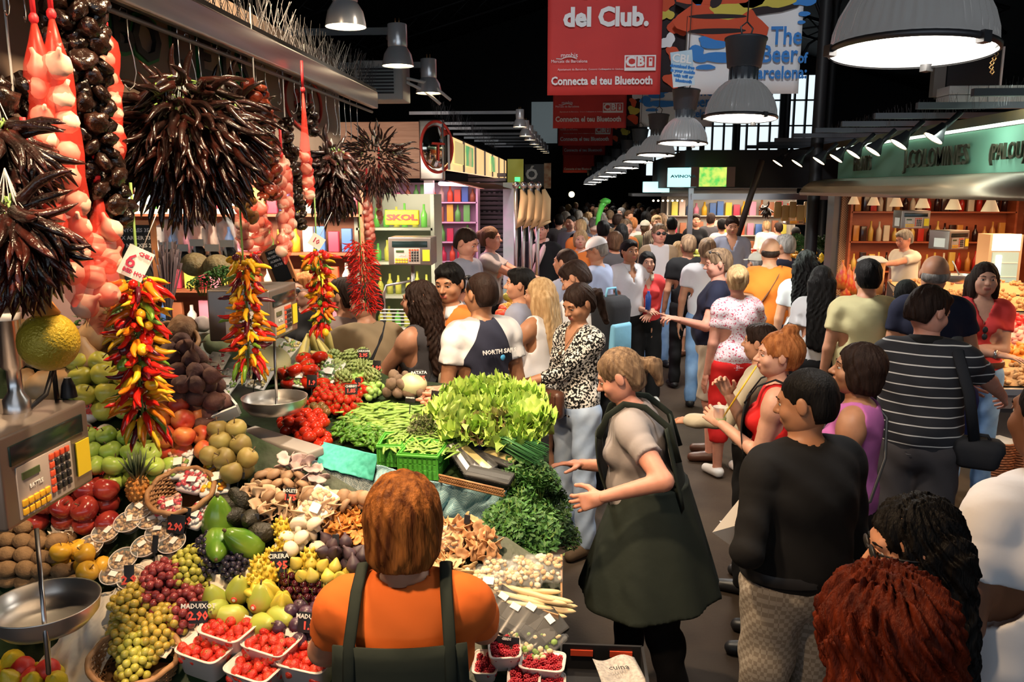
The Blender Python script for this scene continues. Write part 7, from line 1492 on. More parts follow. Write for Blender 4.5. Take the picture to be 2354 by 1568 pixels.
# green stick toy held above the crowd
o = empty('green_figure_balloon', at(1384, 480, 13.0), 'bright green twisted balloon sticking up above the crowd', 'balloon'); b = B(); b.tube([(-.08, 0, -.35), (-.05, 0, -.1), (0, 0, .05), (.04, 0, .1)], [.03, .04, .05, .05], mat('balloon_green', (.1, .6, .08), .35), 10); b.ell((.05, 0, .11), (.09, .07, .05), mat('balloon_green', (.1, .6, .08)), 12, noise=.1); b.obj('balloon', o); b = B(); b.lathe([(.02, -.38), (.14, -.33), (.15, -.3), (.05, -.25)], mat('balloon_base', (.6, .45, .35), .5), 14, c=(-.04, 0, 0)); b.obj('plate', o)
# ------------------------------------------------------------------ right stall: green sign, canopy, shelves, nut counter
XS = 3.75; GRN = mat('sign_board_green', (.16, .36, .26), .45, color2=(.2, .42, .32), nscale=1.5); LETT = mat('sign_letters', (.1, .085, .06), .3, .5); CANP = mat('canopy_tan', (.3, .22, .16), .35, .5)
q0, q1, q2, q3 = onX(1925, 412, XS), onX(1925, 347, XS), onX(2354, 397, XS), onX(2354, 285, XS); ya, yb = 3.5, q0.y; zb_, zt2 = q2.z, q3.z
o = empty('green_sign', (XS, (ya+yb)/2, (zb_+zt2)/2), 'long green shop sign reading FRUITS J.COLOMINES (PALOU)', 'sign'); H_ = zt2-zb_; b = B(); b.box((.03, 0, 0), (.06, yb-ya, H_), GRN); b.obj('board', o); b = B(); b.box((-.02, 0, H_/2+.02), (.05, yb-ya, .025), mat('sign_tube', (.8, 1, .8), .4, emit=2.2)); b.obj('light_strip', o); b = B(); b.box((0, 0, -H_/2-.02), (.1, yb-ya, .03), CANP); b.obj('lower_trim', o)
for s, px, sz in (('FRUITS', 1990, .26), ('J.COLOMINES', 2155, .27), ('(PALOU)', 2325, .2)):
 q = onX(px, 372, XS)
 y = q.y-(ya+yb)/2; text('lettering', s, (-.04, y, -.02), sz, LETT, o, rot=(PI/2, 0, -PI/2), ext=.012, bold=.001, sx=.8 if s[0] != 'J' else .92)
light('sign_light', 'AREA', (XS-.35, 7.6, zt2+.1), 60, (.85, 1, .85), (XS, 7.6, zb_), shape='RECTANGLE', size=.1, size_y=7)
o = empty('shop_canopy', (XS-.2, (ya+yb)/2, zb_-.05), 'rounded tan metal canopy below the green sign', 'canopy'); b = B()
prof = [(.2, .06), (.05, .05), (-.1, .02), (-.2, -.05), (-.25, -.13), (-.24, -.17), (-.2, -.17), (-.1, -.1), (.2, -.08)]; b.prism(prof, -(yb-ya)/2, (yb-ya)/2+.25, CANP, smooth=True); b.obj('canopy_shell', o)
SP = mat('downlight_shade', (.8, .55, .3), .4, emit=.5)
for k in range(11): y = -(yb-ya)/2+.4+k*.68; b = B(); b.lathe([(.03, -.17), (.07, -.27)], SP, 16, (-.02, y, 0), cap=False); b.lathe([(0, -.25), (.06, -.262)], WARM, 14, (-.02, y, 0)); b.obj('downlight', o)
for y in (5.4, 7.2, 9.2, 10.8): light('canopy_downlight', 'SPOT', (XS+.05, y, 2.15), 95, (1, .68, .36), (XS+.5, y, 0), spot_size=2.3, spot_blend=.6, shadow_soft_size=.06)
# shop interior
RW = mat('shop_red_wood', (.36, .07, .02), .45, color2=(.45, .11, .04), nscale=2, stretch=(1, 1, 6)); b = B(); b.box((6.4, 8, 1.3), (.1, 9, 2.6), RW); struct(b.obj('wall_shop_right')); b = B(); b.box((5.2, yb+.1, 1.3), (2.6, .1, 2.6), RW); struct(b.obj('wall_shop_far'))
light('shop_ceiling_light', 'AREA', (5.1, 8.5, 2.35), 150, (1, .62, .32), (5.1, 8.5, 0), shape='RECTANGLE', size=1.6, size_y=5)
o = empty('shop_pillar', (XS+.0, yb+.05, 0), 'pillar with perforated brownish face at the far end of the nut shop', 'post'); b = B(); b.box((0, 0, 1.2), (.1, .3, 2.4), DSTEEL); b.obj('post', o); b = B(); b.box((.12, -.1, 1.2), (.16, .2, 2.4), mat('perforated', (.45, .24, .12), .5, color2=(.15, .07, .03), kind='check', nscale=60)); b.obj('perforated_face', o)
nb = [mat('wine_dark', (.03, .01, .01), .15), mat('jar_amber', (.6, .25, .05), .2), mat('jar_red', (.5, .03, .02), .2), mat('jar_gold', (.7, .45, .1), .25), mat('jar_pale', (.7, .6, .45), .3)]
shelf('red wooden shelves with jars and bottles in the nut shop', (5.0, yb-.25, .75), 2.2, 1.65, .25, 4, 0, RW, iw=.1, ih=.26, bottle=.6, il='jar or bottle on the red shelves of the nut shop', ig='jars on the red shelves', seed=6, cols=nb)
shelf('side shelves with wine bottles and jars in the nut shop', (6.05, 8.6, .75), 4.2, 1.65, .25, 4, -PI/2, RW, iw=.12, ih=.3, bottle=.75, il='bottle on the side shelves of the nut shop', ig='bottles on the side shelves', seed=7, cols=nb)
o = empty('display_fridge', (at(2298, 560, 10.3).x, 10.3, .95), 'upright glass-door fridge with a white lit top in the nut shop', 'fridge'); b = B(); b.box((0, 0, .45), (.5, .4, 1.3), mat('fridge_body', (.6, .42, .28), .4)); b.obj('cabinet', o); b = B(); b.box((0, -.21, .35), (.4, .02, .95), mat('fridge_inside', (.35, .5, .48), .2, emit=.35)); b.obj('glass_door', o); b = B(); b.box((0, -.21, .98), (.42, .02, .26), mat('fridge_sign', (.75, 1, .9), .4, emit=1.6)); b.obj('lit_sign', o); b = B(); b.box((-.1, -.225, .35), (.08, .01, .85), COOL); b.obj('lamp_strip', o)
for k in range(4): b = B(); b.box((0, -.225, .0+k*.22), (.38, .01, .012), PAPER); b.obj('shelf_board', o)
o.scale = (.75, .75, .75)
scale_box('hanging_scale', at(2105, 505, 8.6), 'scale with yellow display hanging in front of the red shelves', 0, .85); scale_box('hanging_scale', at(2205, 552, 8.2), 'second scale hanging left of the display fridge', .5, .85); scale_box('hanging_scale', at(1835, 500, 14.4), 'tan scale hanging in the farther right-hand stall', 0, 1.15)
pan('shallow scale pan in front of the nut shelves', (2205, 640), 7.6, .13, (2190, 600, 7.6), (2205, 632, 7.6))
# nut counter: sloping display with colour fields
CF = mat('counter_front', (.05, .045, .045), .4, .3)
xA, yA = 3.42, 6.75; n = 5; P = [(xA, yA), (5.6, yA), (5.6, 10.0), (3.75, 10.0), (3.46, 8.6)]; zt_ = [.72, .72, 1.35, 1.28, 1.12]
def cz(x, y): return .74+.16*(y-yA)
b = B(); Q = [Vector((x, y, 0)) for x, y in P]; T_ = [Vector((x, y, cz(x, y)-.03)) for x, y in P]; b.add(Q+T_, [(j, (j+1) % n, n+(j+1) % n, n+j) for j in range(n)]+[tuple(range(n, 2*n))], CF, False); tag(b.obj('nut_counter'), 'low dark counter piled with nuts and dried fruit on the right', 'counter')
b = B(); b.box(((xA+5.6)/2, yA-.03, .7), (5.6-xA, .05, .05), STEEL); b.box(((xA+5.6)/2, yA-.02, .62), (5.6-xA, .03, .12), SHUT); tag(b.obj('counter_edge'), 'steel front edge of the nut counter above the wicker baskets', 'trim')
NM = [mat('walnut', (.4, .2, .08), .7, color2=(.55, .32, .14), nscale=40, rnd=.25), mat('dried_apricot', (.8, .3, .04), .4, rnd=.15), mat('candied_red', (.65, .05, .05), .25, rnd=.2), mat('almond', (.55, .3, .13), .6, rnd=.2), mat('ginger_yellow', (.8, .5, .12), .5, rnd=.15), mat('pink_candy', (.75, .35, .3), .5, rnd=.15)]
nf = {}
def nutfield(x0, x1, y0, y1, k, d, label, grp, kind, nmax=95):
 rr = random.Random(k*7+int(y0*10)); cnt = 0; first = None
 bb = B(); bb.sheet(14, 14, lambda u, v: (x0+(x1-x0)*u, y0+(y1-y0)*v, cz(0, y0+(y1-y0)*v)-.02+.09*math.sin(u*PI)*math.sin(v*PI)+.006*math.sin(u*60)*math.sin(v*57)), NM[k]); tag(bb.obj(kind+'_mound'), 'mound under the '+label.split(' in ')[0]+' pieces', kind)['kind'] = 'stuff'
 for i in range(nmax):
  u, v = rr.random(), rr.random(); x = x0+(x1-x0)*u; y = y0+(y1-y0)*v; z = cz(0, y)+.09*math.sin(u*PI)*math.sin(v*PI)
  if first is None: q = B().ell((0, 0, 0), (d*.6, d*.42, d*.36), NM[k], 8, noise=.12, seed=k).obj(kind); tag(q, label, kind, grp); first = q
  else: q = dup(first)
  q.location = (x, y, z); q.rotation_euler = (rr.uniform(-1, 1), rr.uniform(-1, 1), rr.uniform(0, 6))
nutfield(3.46, 4.6, 6.8, 7.2, 0, .05, 'brown walnut in the front field of the nut counter', 'walnuts at the counter front', 'walnut', 130); nutfield(3.46, 4.6, 7.22, 7.7, 1, .055, 'orange dried apricot in the second field of the nut counter', 'dried apricots', 'dried_apricot', 110); nutfield(3.48, 4.6, 7.72, 8.2, 5, .05, 'pink sweet behind the dried apricots', 'pink sweets', 'sweet', 100); nutfield(3.5, 4.6, 8.25, 8.8, 2, .06, 'red candied fruit on the nut counter', 'red candied fruit', 'candied_fruit', 90); nutfield(3.6, 5.0, 8.85, 9.4, 0, .05, 'walnut in the rear heap before the display fridge', 'walnuts in the rear heap', 'walnut', 110); nutfield(3.75, 5.2, 9.45, 9.95, 3, .045, 'almond in the rearmost heap by the shopkeeper', 'almonds', 'almond', 100)
for px, py, l in [(2290, 1070, 'left wicker bin with pale contents under the nut counter'), (2345, 1070, 'right wicker bin cut by the photo edge under the nut counter')]:
 p = at(px, py, 6.75); basket('wicker_bin', l, (p.x, 6.75, 0), .13, .13, .28, Matrix.Identity(3), mat('wicker_red', (.3, .1, .04), .6), 14, 32, .92)
 b = B(); b.ell((p.x, 6.75, .27), (.12, .12, .05), PAPER, 12, noise=.08); tag(b.obj('paper_bundle'), 'white bundle inside the '+l.split(' with')[0].split(' cut')[0], 'bundle')
# red capped bottles at the pillar, pepper jar
first = None; RB = mat('ribbon_red', (.6, .02, .02), .3, color2=(.7, .3, .05), nscale=20)
for i, (px, py) in enumerate([(1935, 640), (1950, 650), (1962, 655), (1945, 670), (1970, 650)]):
 if first is None: o = B().lathe([(0, -.1), (.05, -.1), (.055, 0), (.03, .1), (.012, .13), (.012, .17), (0, .17)], RB, 14).obj('gift_bottle'); tag(o, 'red wrapped bottle at the corner of the nut shop', 'bottle', 'red wrapped bottles'); first = o
 else: o = dup(first)
 o.location = at(px, py, 10.2); o.scale = (1.3,)*3
b = B(); b.box((at(1950, 700, 10.3).x, 10.3, .5), (.4, .4, 1.0), CF); tag(b.obj('corner_stand'), 'small stand carrying the red wrapped bottles', 'stand')
o = empty('storage_jar', at(2005, 600, 9.3), 'large jar with a wide pale lid in front of the shopkeeper', 'jar'); b = B(); b.lathe([(0, -.35), (.13, -.35), (.14, -.02), (.13, 0)], mat('jar_glass_warm', (.6, .35, .15), .2), 24); b.obj('jar_body', o); b = B(); b.lathe([(0, .06), (.1, .05), (.155, .01), (.155, -.01), (0, -.01)], PAPER, 24); b.obj('lid', o)
# spotlights along the roof edge of the right stalls
first = None; SPB = mat('spot_black', (.02, .022, .026), .4)
for i, (px, py) in enumerate([(2150, 312), (2070, 327), (2010, 343), (1965, 350), (1925, 360), (1885, 366), (1835, 372), (1790, 372)]):
 X = 3.2; p = onX(px, py, X)
 if first is None:
  o = empty('roof_spotlight', p, '', 'lamp', 'black spotlights along the right stall roof'); b = B(); b.tube([(.2, 0, .2), (.0, 0, .0)], .025, SPB, 8); b.obj('arm', o); b = B(); M = Matrix.Rotation(math.radians(35), 3, 'Y'); b.lathe([(.03, .12), (.05, .06), (.085, .0), (.09, -.03)], SPB, 20, rot=M, cap=False); b.obj('hood', o); b = B(); b.lathe([(0, -.025), (.085, -.025)], LENSW, 20, rot=M); b.obj('lamp_lens', o); first = o
 else: o = dup(first)
 o.location = p; o['label'] = 'black roof spotlight, number %s from the right-hand edge' % ['one', 'two', 'three', 'four', 'five', 'six', 'seven', 'eight'][i]
zr = onX(2354, 240, XS).z; o = empty('roof_edge', (XS+.1, 9, zr-.12), 'dark roof edge with conduits above the green sign', 'roof'); b = B(); b.box((.1, 2, 0), (.12, 18, .22), mat('roof_edge_brown', (.03, .025, .022), .6, color2=(.08, .05, .02), nscale=3)); b.obj('edge_board', o)
for k in range(11): b = B(); b.box((.8-.2, -4+k*1.1, .2), (2.4, .06, .06), mat('conduit_grey', (.09, .1, .12), .5)); b.obj('cross_beam', o)
spikes(XS, 5, 12.6, zr+.02, 200, 'bird spikes along the right stall roof', .22)
o = empty('wrapped_blocks', at(2270, 222, 9.0), 'stack of white wrapped blocks on the right stall roof', 'stack'); b = B()
for k in range(2):
 for j in range(5): b.box((-.35+j*.19, 0, -.04+k*.09), (.185, .3, .085), mat('wrap_white', (.5, .52, .52), .5, bump=.4, bscale=30), bev=.008)
b.obj('blocks', o); o = empty('roof_cabinet', at(2170, 170, 9.6), 'pale framed dark cabinet standing behind the wrapped blocks', 'cabinet'); b = B(); b.box((.25, 0, 0), (.55, .3, .5), DARK); b.obj('body', o); b = B(); b.box((-.1, -.1, .0), (.12, .1, .5), mat('dull_beige', (.12, .11, .1), .6)); b.box((.52, -.16, 0), (.02, .02, .5), PAPER); b.obj('frame', o)
# ------------------------------------------------------------------ farther right stall with bright counter
YF_ = 14.0; xl, xr = at(1590, 450, YF_).x, 4.9
o = empty('far_stall', ((xl+xr)/2, YF_, 0), 'dark stall with bright interior beyond the nut shop', 'stall'); w = xr-xl
b = B(); b.box((0, 2.5, 2.62), (w+.3, 5.4, .6), DARK); b.obj('canopy_box', o); b = B(); b.box((0, 4.6, 1.3), (w, .1, 2.3), mat('stall_back_pale', (.4, .36, .3), .6)); b.obj('back_wall', o); b = B(); b.box((0, .3, .5), (w, .6, 1.0), mat('counter_dark', (.03, .035, .03), .4)); b.obj('counter', o); b = B(); b.box((-w/2, .1, 1.2), (.08, .08, 2.4), STEEL); b.obj('post', o); b = B(); b.box((0, .0, 2.18), (w, .05, .1), STEEL); b.obj('rail', o); b = B(); b.box((0, .0, 1.04), (w*.98, .04, .03), mat('pink_tube', (1, .75, .85), .5, emit=3)); b.obj('lit_edge', o)
light('far_stall_light', 'AREA', ((xl+xr)/2, YF_+2, 2.28), 260, (1, .8, .62), ((xl+xr)/2, YF_+2, 0), shape='RECTANGLE', size=2.6, size_y=3.4); tubelight('bright tube light inside the farther right stall', (xl+.2, YF_+1.4, 2.18), (xr-.2, YF_+1.4, 2.18), COOL, .03)
shelf('shelves with packets at the back of the farther right stall', ((xl+xr)/2, YF_+4.2, .9), w-.2, 1.25, .25, 3, 0, mat('shelf_white', (.55, .5, .42), .5), iw=.16, ih=.3, bottle=.3, il='packet on the shelves of the farther right stall', ig='packets in the farther right stall', seed=8)
rr = random.Random(12); first = {}
for i in range(150):
 x = rr.uniform(xl+.1, xr-.1); y = YF_+rr.uniform(.05, .55); k = ['apple_yellow', 'orange', 'tom_big', 'quince', 'lemon'][int((x-xl)/.55) % 5]
 if k not in first: first[k] = F[k]('fruit on the counter of the farther right stall', 'fruit', 'fruit on the farther right counter'); q = first[k]
 else: q = dup(first[k])
 q.location = (x, y, 1.06+(y-YF_)*.3+rr.uniform(0, .06)); q.scale = (1.3,)*3
for i in range(6): o = dup(list(HB_.values())[0]); o.location = at(1815+i*18, 575-(i % 2)*12, 13.6); o.scale = (1.6,)*3; o['label'] = 'heap of greens on the counter of the farther right stall'; o['group'] = 'greens on the farther right counter'
bouquet('small reddish bunch of dried peppers hanging in the farther right stall', 1760, 480, 26, .14, .02, CHR, 20, 0, 9, extra=20, droop=1.4, ell=(.6, .6, 1.3)).location = at(1762, 480, 14.1)
first = None; GB_ = mat('gold_bag', (.75, .45, .15), .4)
for i in range(6):
 if first is None: o = B().box((0, 0, 0), (.12, .06, .26), GB_, bev=.02).obj('hanging_packet'); first = o; tag(o, 'golden packet hanging from the rail of the farther right stall', 'packet', 'golden hanging packets')
 else: o = dup(first)
 o.location = at(1788+i*17, 482+(i % 2)*8, 14.0)
o = empty('lit_sign', at(1568, 408, 13.6), 'glowing cyan rounded shop sign', 'sign'); b = B(); CYL = mat('cyan_sign', (.45, .95, .95), .4, emit=1.5); b.lathe([(0, -.22), (.22, -.22), (.22, .22), (0, .22)], CYL, 32, rot=Matrix.Rotation(PI/2, 3, 'Y') if False else None, sy=.6, sx=1.05); b.obj('lit_panel', o); o.scale = (1, 1, .68)
for s, z in (('AVINOVA', .02),): text('lettering', s, (0, -.145, z), .09, mat('sign_teal', (.05, .3, .35), .5), o, bold=.003)
o = empty('picture_sign', at(1636, 407, 13.6), 'lit picture sign with green leaves beside the cyan sign', 'sign'); b = B(); b.box((0, 0, 0), (.44, .2, .3), mat('green_picture', (.1, .6, .1), .4, color2=(.75, .85, .15), nscale=9, emit=1.1)); b.obj('lit_panel', o); b = B();
for q in (-1, 1): b.box((q*.28, -.02, 0), (.13, .2, .31), mat('sign_brick', (.18, .12, .1), .6))
b.obj('side_panel', o)
o = empty('lit_sign', at(1508, 430, 18), 'small flat greenish lit sign farther down the aisle', 'sign'); b = B(); b.box((0, 0, 0), (.54, .2, .22), mat('cyan_sign', (.45, .95, .95))); b.obj('lit_panel', o);
o = empty('far_canopy', at(1490, 448, 18), 'dark curved canopy under the small flat sign', 'canopy'); b = B(); b.box((.5, .4, 0), (1.7, 1.2, .06), DARK); b.obj('canopy_shell', o); b = B()
for k in range(7): b.ell((.1+k*.1, -.15, -.12), .022, WARM, 6)
b.obj('bulbs', o)
# leaning post in front of the farther stall
b = B(); b.tube([at(1752, 368, 12.4), at(1695, 545, 12.4)], .045, mat('post_brown', (.025, .015, .012), .6), 10); tag(b.obj('leaning_post'), 'dark slanting post in front of the farther right stall', 'post')
# crates with newspaper at the bottom right of the bench, litter
o = empty('black_crate', at(1385, 1545, 3.1), 'black plastic crate with newspaper and red punnets on the floor end of the bench', 'crate'); o.location = at(1385, 1560, 2.6); zc = o.location.z; b = B(); w_, d_, h_ = .29, .26, .1
for c_, s_ in (((0, -d_/2, 0), (w_, .01, h_)), ((0, d_/2, 0), (w_, .01, h_)), ((-w_/2, 0, 0), (.01, d_, h_)), ((w_/2, 0, 0), (.01, d_, h_)), ((0, 0, -h_/2), (w_, d_, .01))): b.box(c_, s_, BLACK)
b.obj('crate_body', o); b = B()
for k in (-1, 1): b.box((k*.07, d_/2-.008, .02), (.08, .006, .022), KEYR)
b.obj('label_strip', o)
b = B(); b.sheet(12, 10, lambda u, v: ((u-.5)*.15, (v-.5)*.2, .01*math.sin(u*7+v*3)), mat('newsprint', (.55, .5, .45), .9, color2=(.35, .32, .3), nscale=90), .001); q = tag(b.obj('newspaper'), 'crumpled newspaper lying in the black crate', 'newspaper'); q.location = o.location+Vector((.06, -.03, .03)); q.rotation_euler = (.1, 0, .2); text('lettering', 'cuina', (0, .03, .013), .035, BLACK, q, rot=(0, 0, 0), ext=.0003)
b = B(); b.box((0, 0, 0), (.32, .3, zc-.06), BENCH); q = tag(b.obj('crate_stand'), 'dark stand under the black crate', 'stand'); q.location = (o.location.x, o.location.y, (zc-.06)/2)
rr = random.Random(3); LM = mat('leaf_scrap', (.25, .35, .08), .7)
for i, (px, py) in enumerate([(1312, 1262), (1300, 1275), (1270, 1255), (1360, 1300), (1590, 1245), (1480, 1370), (1545, 1125), (1600, 1050), (1660, 1200)]):
 p = onplane(px, py, 0, .004); b = B(); b.sheet(3, 3, lambda u, v: ((u-.5)*.04, (v-.5)*.03, .004*math.sin(u*3)), LM if i < 4 else PAPER, .001); o = b.obj('leaf_scrap' if i < 4 else 'paper_scrap'); tag(o, 'green leaf scrap on the floor near the sandals' if i < 4 else 'tiny pale scrap of litter on the dark aisle floor', 'litter', 'leaf scraps on the floor' if i < 4 else 'litter on the aisle floor'); o.location = p; o.rotation_euler = (0, 0, i)
OR = cloth('orange', (.72, .15, .025)); ORP = cloth('orange_polo', (.62, .17, .035)); ORB = cloth('orange_bright', (.62, .16, .02)); WH = cloth('white', (.74, .74, .78)); NV = cloth('navy', (.012, .014, .032)); JE = cloth('pale_jeans', (.42, .52, .68), (.3, .4, .58), nscale=6)
JB = cloth('blue_jeans', (.13, .25, .48), (.24, .38, .62), nscale=5); DG = cloth('apron_green', (.018, .024, .019)); BK = cloth('black', (.008, .008, .009)); GY = cloth('grey', (.3, .27, .27)); KH = cloth('khaki', (.24, .18, .11)); LBL = cloth('light_blue', (.38, .46, .68))
REDC = cloth('red', (.6, .05, .05)); DRED = cloth('scarlet', (.62, .02, .02)); YEL = cloth('pale_yellow', (.68, .62, .34)); GB = cloth('grey_blue', (.24, .25, .32)); BEI = cloth('beige', (.5, .44, .33)); BLU = cloth('mid_blue', (.08, .13, .32)); OLV = cloth('olive', (.12, .11, .05)); DGR = cloth('dark_grey', (.06, .055, .06))
BLOU = cloth('black_white_blouse', (.72, .7, .66), (.008, .008, .008), nscale=70, kind='noise', thr=(.485, .5)); FLO = cloth('floral', (.78, .68, .74), (.55, .06, .12), nscale=75, thr=(.56, .6)); STR = mat('cloth_navy_striped', (.014, .015, .022), .85, color2=(.6, .6, .6), kind='wave', nscale=4.4, thr=(.955, .975), stretch=(.0001, .0001, 1)); PUR = cloth('mauve', (.42, .12, .34))
STR.node_tree.nodes['Wave Texture'].bands_direction = 'Z'
BRS = cloth('brown_striped', (.3, .2, .12), (.06, .05, .04), kind='wave', nscale=14, thr=(.4, .6)); PINK = cloth('pink_pale', (.7, .5, .48)); KHT = cloth('beige_trousers', (.42, .37, .29)); LEA = mat('leather_brown', (.09, .035, .02), .4, bump=.3, bscale=20); SN = mat('shoe_white', (.7, .7, .7), .6)
WHS = cloth('warm_white', (.72, .66, .58)); FBAG = cloth('floral_bag', (.4, .06, .03), (.5, .3, .2), nscale=30, thr=(.45, .55)); BPB = cloth('backpack_blue', (.03, .035, .13)); BPK = cloth('backpack_black', (.02, .022, .028)); SKY = cloth('sky_blue', (.2, .48, .7)); TAN = cloth('tan_canvas', (.3, .26, .19))
P = person
STR.node_tree.nodes['Wave Texture'].inputs['Scale'].default_value = 6.6
def panel_mat(name, cin, cout, hw=.15, z0=1.26, sl=.5):
 m = mat(name, cin, .85, bump=.25, bscale=14); nt = m.node_tree; N = nt.nodes; L = nt.links; tc = N.new('ShaderNodeTexCoord'); sp = N.new('ShaderNodeSeparateXYZ'); L.new(tc.outputs['Object'], sp.inputs[0])
 def M(op, a, b):
  n = N.new('ShaderNodeMath'); n.operation = op
  for i, v in ((0, a), (1, b)):
   if v is None: continue
   if hasattr(v, 'name'): L.new(v, n.inputs[i])
   else: n.inputs[i].default_value = v
  return n.outputs[0]
 ax = M('ABSOLUTE', sp.outputs['X'], None); dz = M('MAXIMUM', M('SUBTRACT', sp.outputs['Z'], z0), 0); w = M('ADD', ax, M('MULTIPLY', dz, sl)); g = M('GREATER_THAN', w, hw)
 r = N.new('ShaderNodeMix'); r.data_type = 'RGBA'; L.new(g, r.inputs[0]); r.inputs[6].default_value = tuple(cin)+(1,); r.inputs[7].default_value = tuple(cout)+(1,)
 L.new(r.outputs[2], N['Principled BSDF'].inputs['Base Color']); return m
RAG = panel_mat('raglan_navy_white', (.012, .014, .035), (.78, .78, .8)); VEST = panel_mat('jacket_open', (.72, .68, .7), (.3, .2, .12), .09, 1.2, -.1)
# ---- the two vendors at the front stall
r = P(925, 1095, 1.8, 'woman with copper bob seen from behind, orange t-shirt and dark green apron straps', 6, 'f', 'mid', ('bob', HVE), ('tee', OR), ('long', DG), lh=(-.27, .36, 1.02), rh=(.2, .42, 1.06), hk=('grip', 'grip'), extra=x_apron(DG, .2), head=(0, 8), build=1.12)
r = P(1425, 795, 3.45, 'woman in grey t-shirt and long dark apron reaching towards the vegetables', 82, 'f', 'pink', ('pony', HMO, .1), ('tee', GY), ('long', BK), lean=14, head=(0, 12), lh=('px', 1385, 1143, 3.1), rh=('px', 1335, 1068, 3.55), hk=('grip', 'relax'), extra=x_apron(DG, 1.45, hemz=.6), shoe=BLACK, stride=.13, build=1.18)
# ---- customers beyond the vegetables
def waist_bag(r):
 o = empty('waist_bag', wpt(r, (.02, .2, 1.0)), 'brown leather flap bag worn in front at the waist', 'bag', None, r['A'])
 b = B(); b.box((0, 0, 0), (.24, .08, .17), LEA, bev=.035); b.obj('bag_body', o); b = B()
 for q in (-1, 1): b.box((q*.055, .042, .02), (.1, .014, .09), LEA, bev=.006); b.ell((q*.055, .054, -.0), .01, DSTEEL, 8)
 b.obj('flap', o)
def phone(r):
 S0, el, wr = r['AR'][0]; o = empty('phone', wpt(r, wr+(wr-el)/np.linalg.norm(wr-el)*.12), 'white phone held in the hand of the woman in patterned blouse', 'phone', None, r['A']+.6)
 o.rotation_euler = (.3, .4, r['A']+.6); b = B(); b.box((0, 0, 0), (.065, .13, .01), SN, bev=.004); b.obj('phone_case', o)
P(1330, 655, 5.05, 'woman in black and white patterned blouse and pale jeans looking down', 128, 'f', 'tan', ('pony', HDB, .22), ('three', BLOU, .9), ('long', JE), head=(0, 24), lh=(.1, .36, 1.12), rh=(.24, .1, .86), hk=('grip', 'relax'), neck='v', shoe=BROWNST, extra=multi(x_necklace(BROWNST), waist_bag, phone))
P(1240, 640, 5.6, 'girl with long blonde hair in white tank top and white shorts', 60, 'f', 'tan', ('long', HBL, .38), ('tank', WH), ('mini', WH), lh=(-.12, .3, 1.28), rh=(.12, .3, 1.2), shoe=BROWNST, head=(10, 0))

def sails(r):
 tf = r['tf']; text('lettering', 'NORTH SAILS', tf((0.03, -.152, 1.3)), .034, BW, r['base'], ext=.003, bold=.0008); text('lettering', 'www.sails.ch', tf((0.02, -.15, 1.16)), .028, BW, r['base'], ext=.003)
 b = B(); b.ell(tf((.05, -.15, 1.265)), (.015, .006, .017), mat('logo_blue', (.05, .3, .6), .6), 10); b.obj('emblem', r['base'])
P(1105, 628, 4.75, 'man in white and navy t-shirt seen from behind with sunglasses on his head', 34, 'm', 'tan', ('crop', HDB), ('tee', RAG, .8), ('long', NV), head=(14, 8), extra=multi(x_sunnies('head'), sails), shoe=BLACK)
P(1032, 607, 5.15, 'man with black hair in orange polo with white collar', 150, 'm', 'tan', ('short', HB), ('polo', ORP, .88, WH), ('long', BK), head=(12, 10), neck='v', extra=lambda r: B().ell(r['tf']((.08, .135, 1.32)), (.02, .006, .02), BW, 10).obj('chest_emblem', r['base']))
P(962, 648, 4.95, 'woman with long dark curly hair, bare shoulder and grey top', 70, 'f', 'mid', ('longcurly', HDB, .4), ('tank', DGR), ('long', BK), head=(8, 0), extra=multi(x_strap(BPK, 1, .05), x_backpack('tan canvas rucksack slung behind the woman with curly hair', TAN, BPK, (.3, .16, .42), (.02, -.24, 1.0), False)), lh=(-.1, .4, 1.0))
P(838, 652, 5.1, 'stooping man in khaki shirt turned away beside the artichokes', 25, 'm', 'mid', ('short', HDB), ('tee', KH, .8), ('long', KH), lean=8, head=(60, 15), build=1.15, extra=x_strap(BPK, 1, .05))
P(790, 640, 5.3, 'man with dark hair in greyish-brown t-shirt behind the chili strings', 60, 'm', 'mid', ('short', HDB), ('tee', cloth('taupe', (.2, .15, .14))), ('long', BK), head=(10, 0))
P(700, 628, 5.6, 'red-haired person with glasses glimpsed behind the middle chili string', 150, 'f', 'fair', ('short', HGI), ('long', BK), ('long', BK), extra=x_sunnies('eyes', DSTEEL))
P(1195, 617, 5.95, 'dark-haired man in profile behind the blonde girl', 75, 'm', 'mid', ('short', HB), ('tee', GB), ('long', BK), head=(15, 0))
P(1322, 595, 5.95, 'man with dark hair bent forward carrying a black and light blue backpack', 48, 'm', 'mid', ('short', HDB), ('tee', WH), ('long', BK), lean=14, head=(25, 18), extra=x_backpack('black and light blue backpack on the bent man', BPK, SKY, (.3, .2, .46)))
P(1372, 548, 8.2, 'man in white baseball cap and light blue shirt facing left', 62, 'm', 'mid', ('crop', HGR), ('long', LBL, .88), ('long', BK), head=(12, 20), extra=x_cap(WH))
P(1300, 572, 7.2, 'man with cropped dark hair near the fruit mound', 60, 'm', 'mid', ('crop', HDB), ('tee', GB), ('long', BK))
P(1448, 552, 8.8, 'smiling man in white polo shirt beside the woman in red', 205, 'm', 'tan', ('short', HB), ('polo', WH, .92, WH), ('long', BK), neck='v')
def bottle(r):
 S0, el, wr = r['AR'][1]; b = B(); bl = mat('bottle_blue', (.03, .09, .4), .2); p = wpt(r, wr+np.array([0, .07, .02])); b.lathe([(0, 0), (.03, 0), (.031, .14), (.014, .17), (.014, .19), (0, .19)], bl, 12, p); tag(b.obj('water_bottle'), 'blue water bottle held by the woman in the red polo', 'bottle')
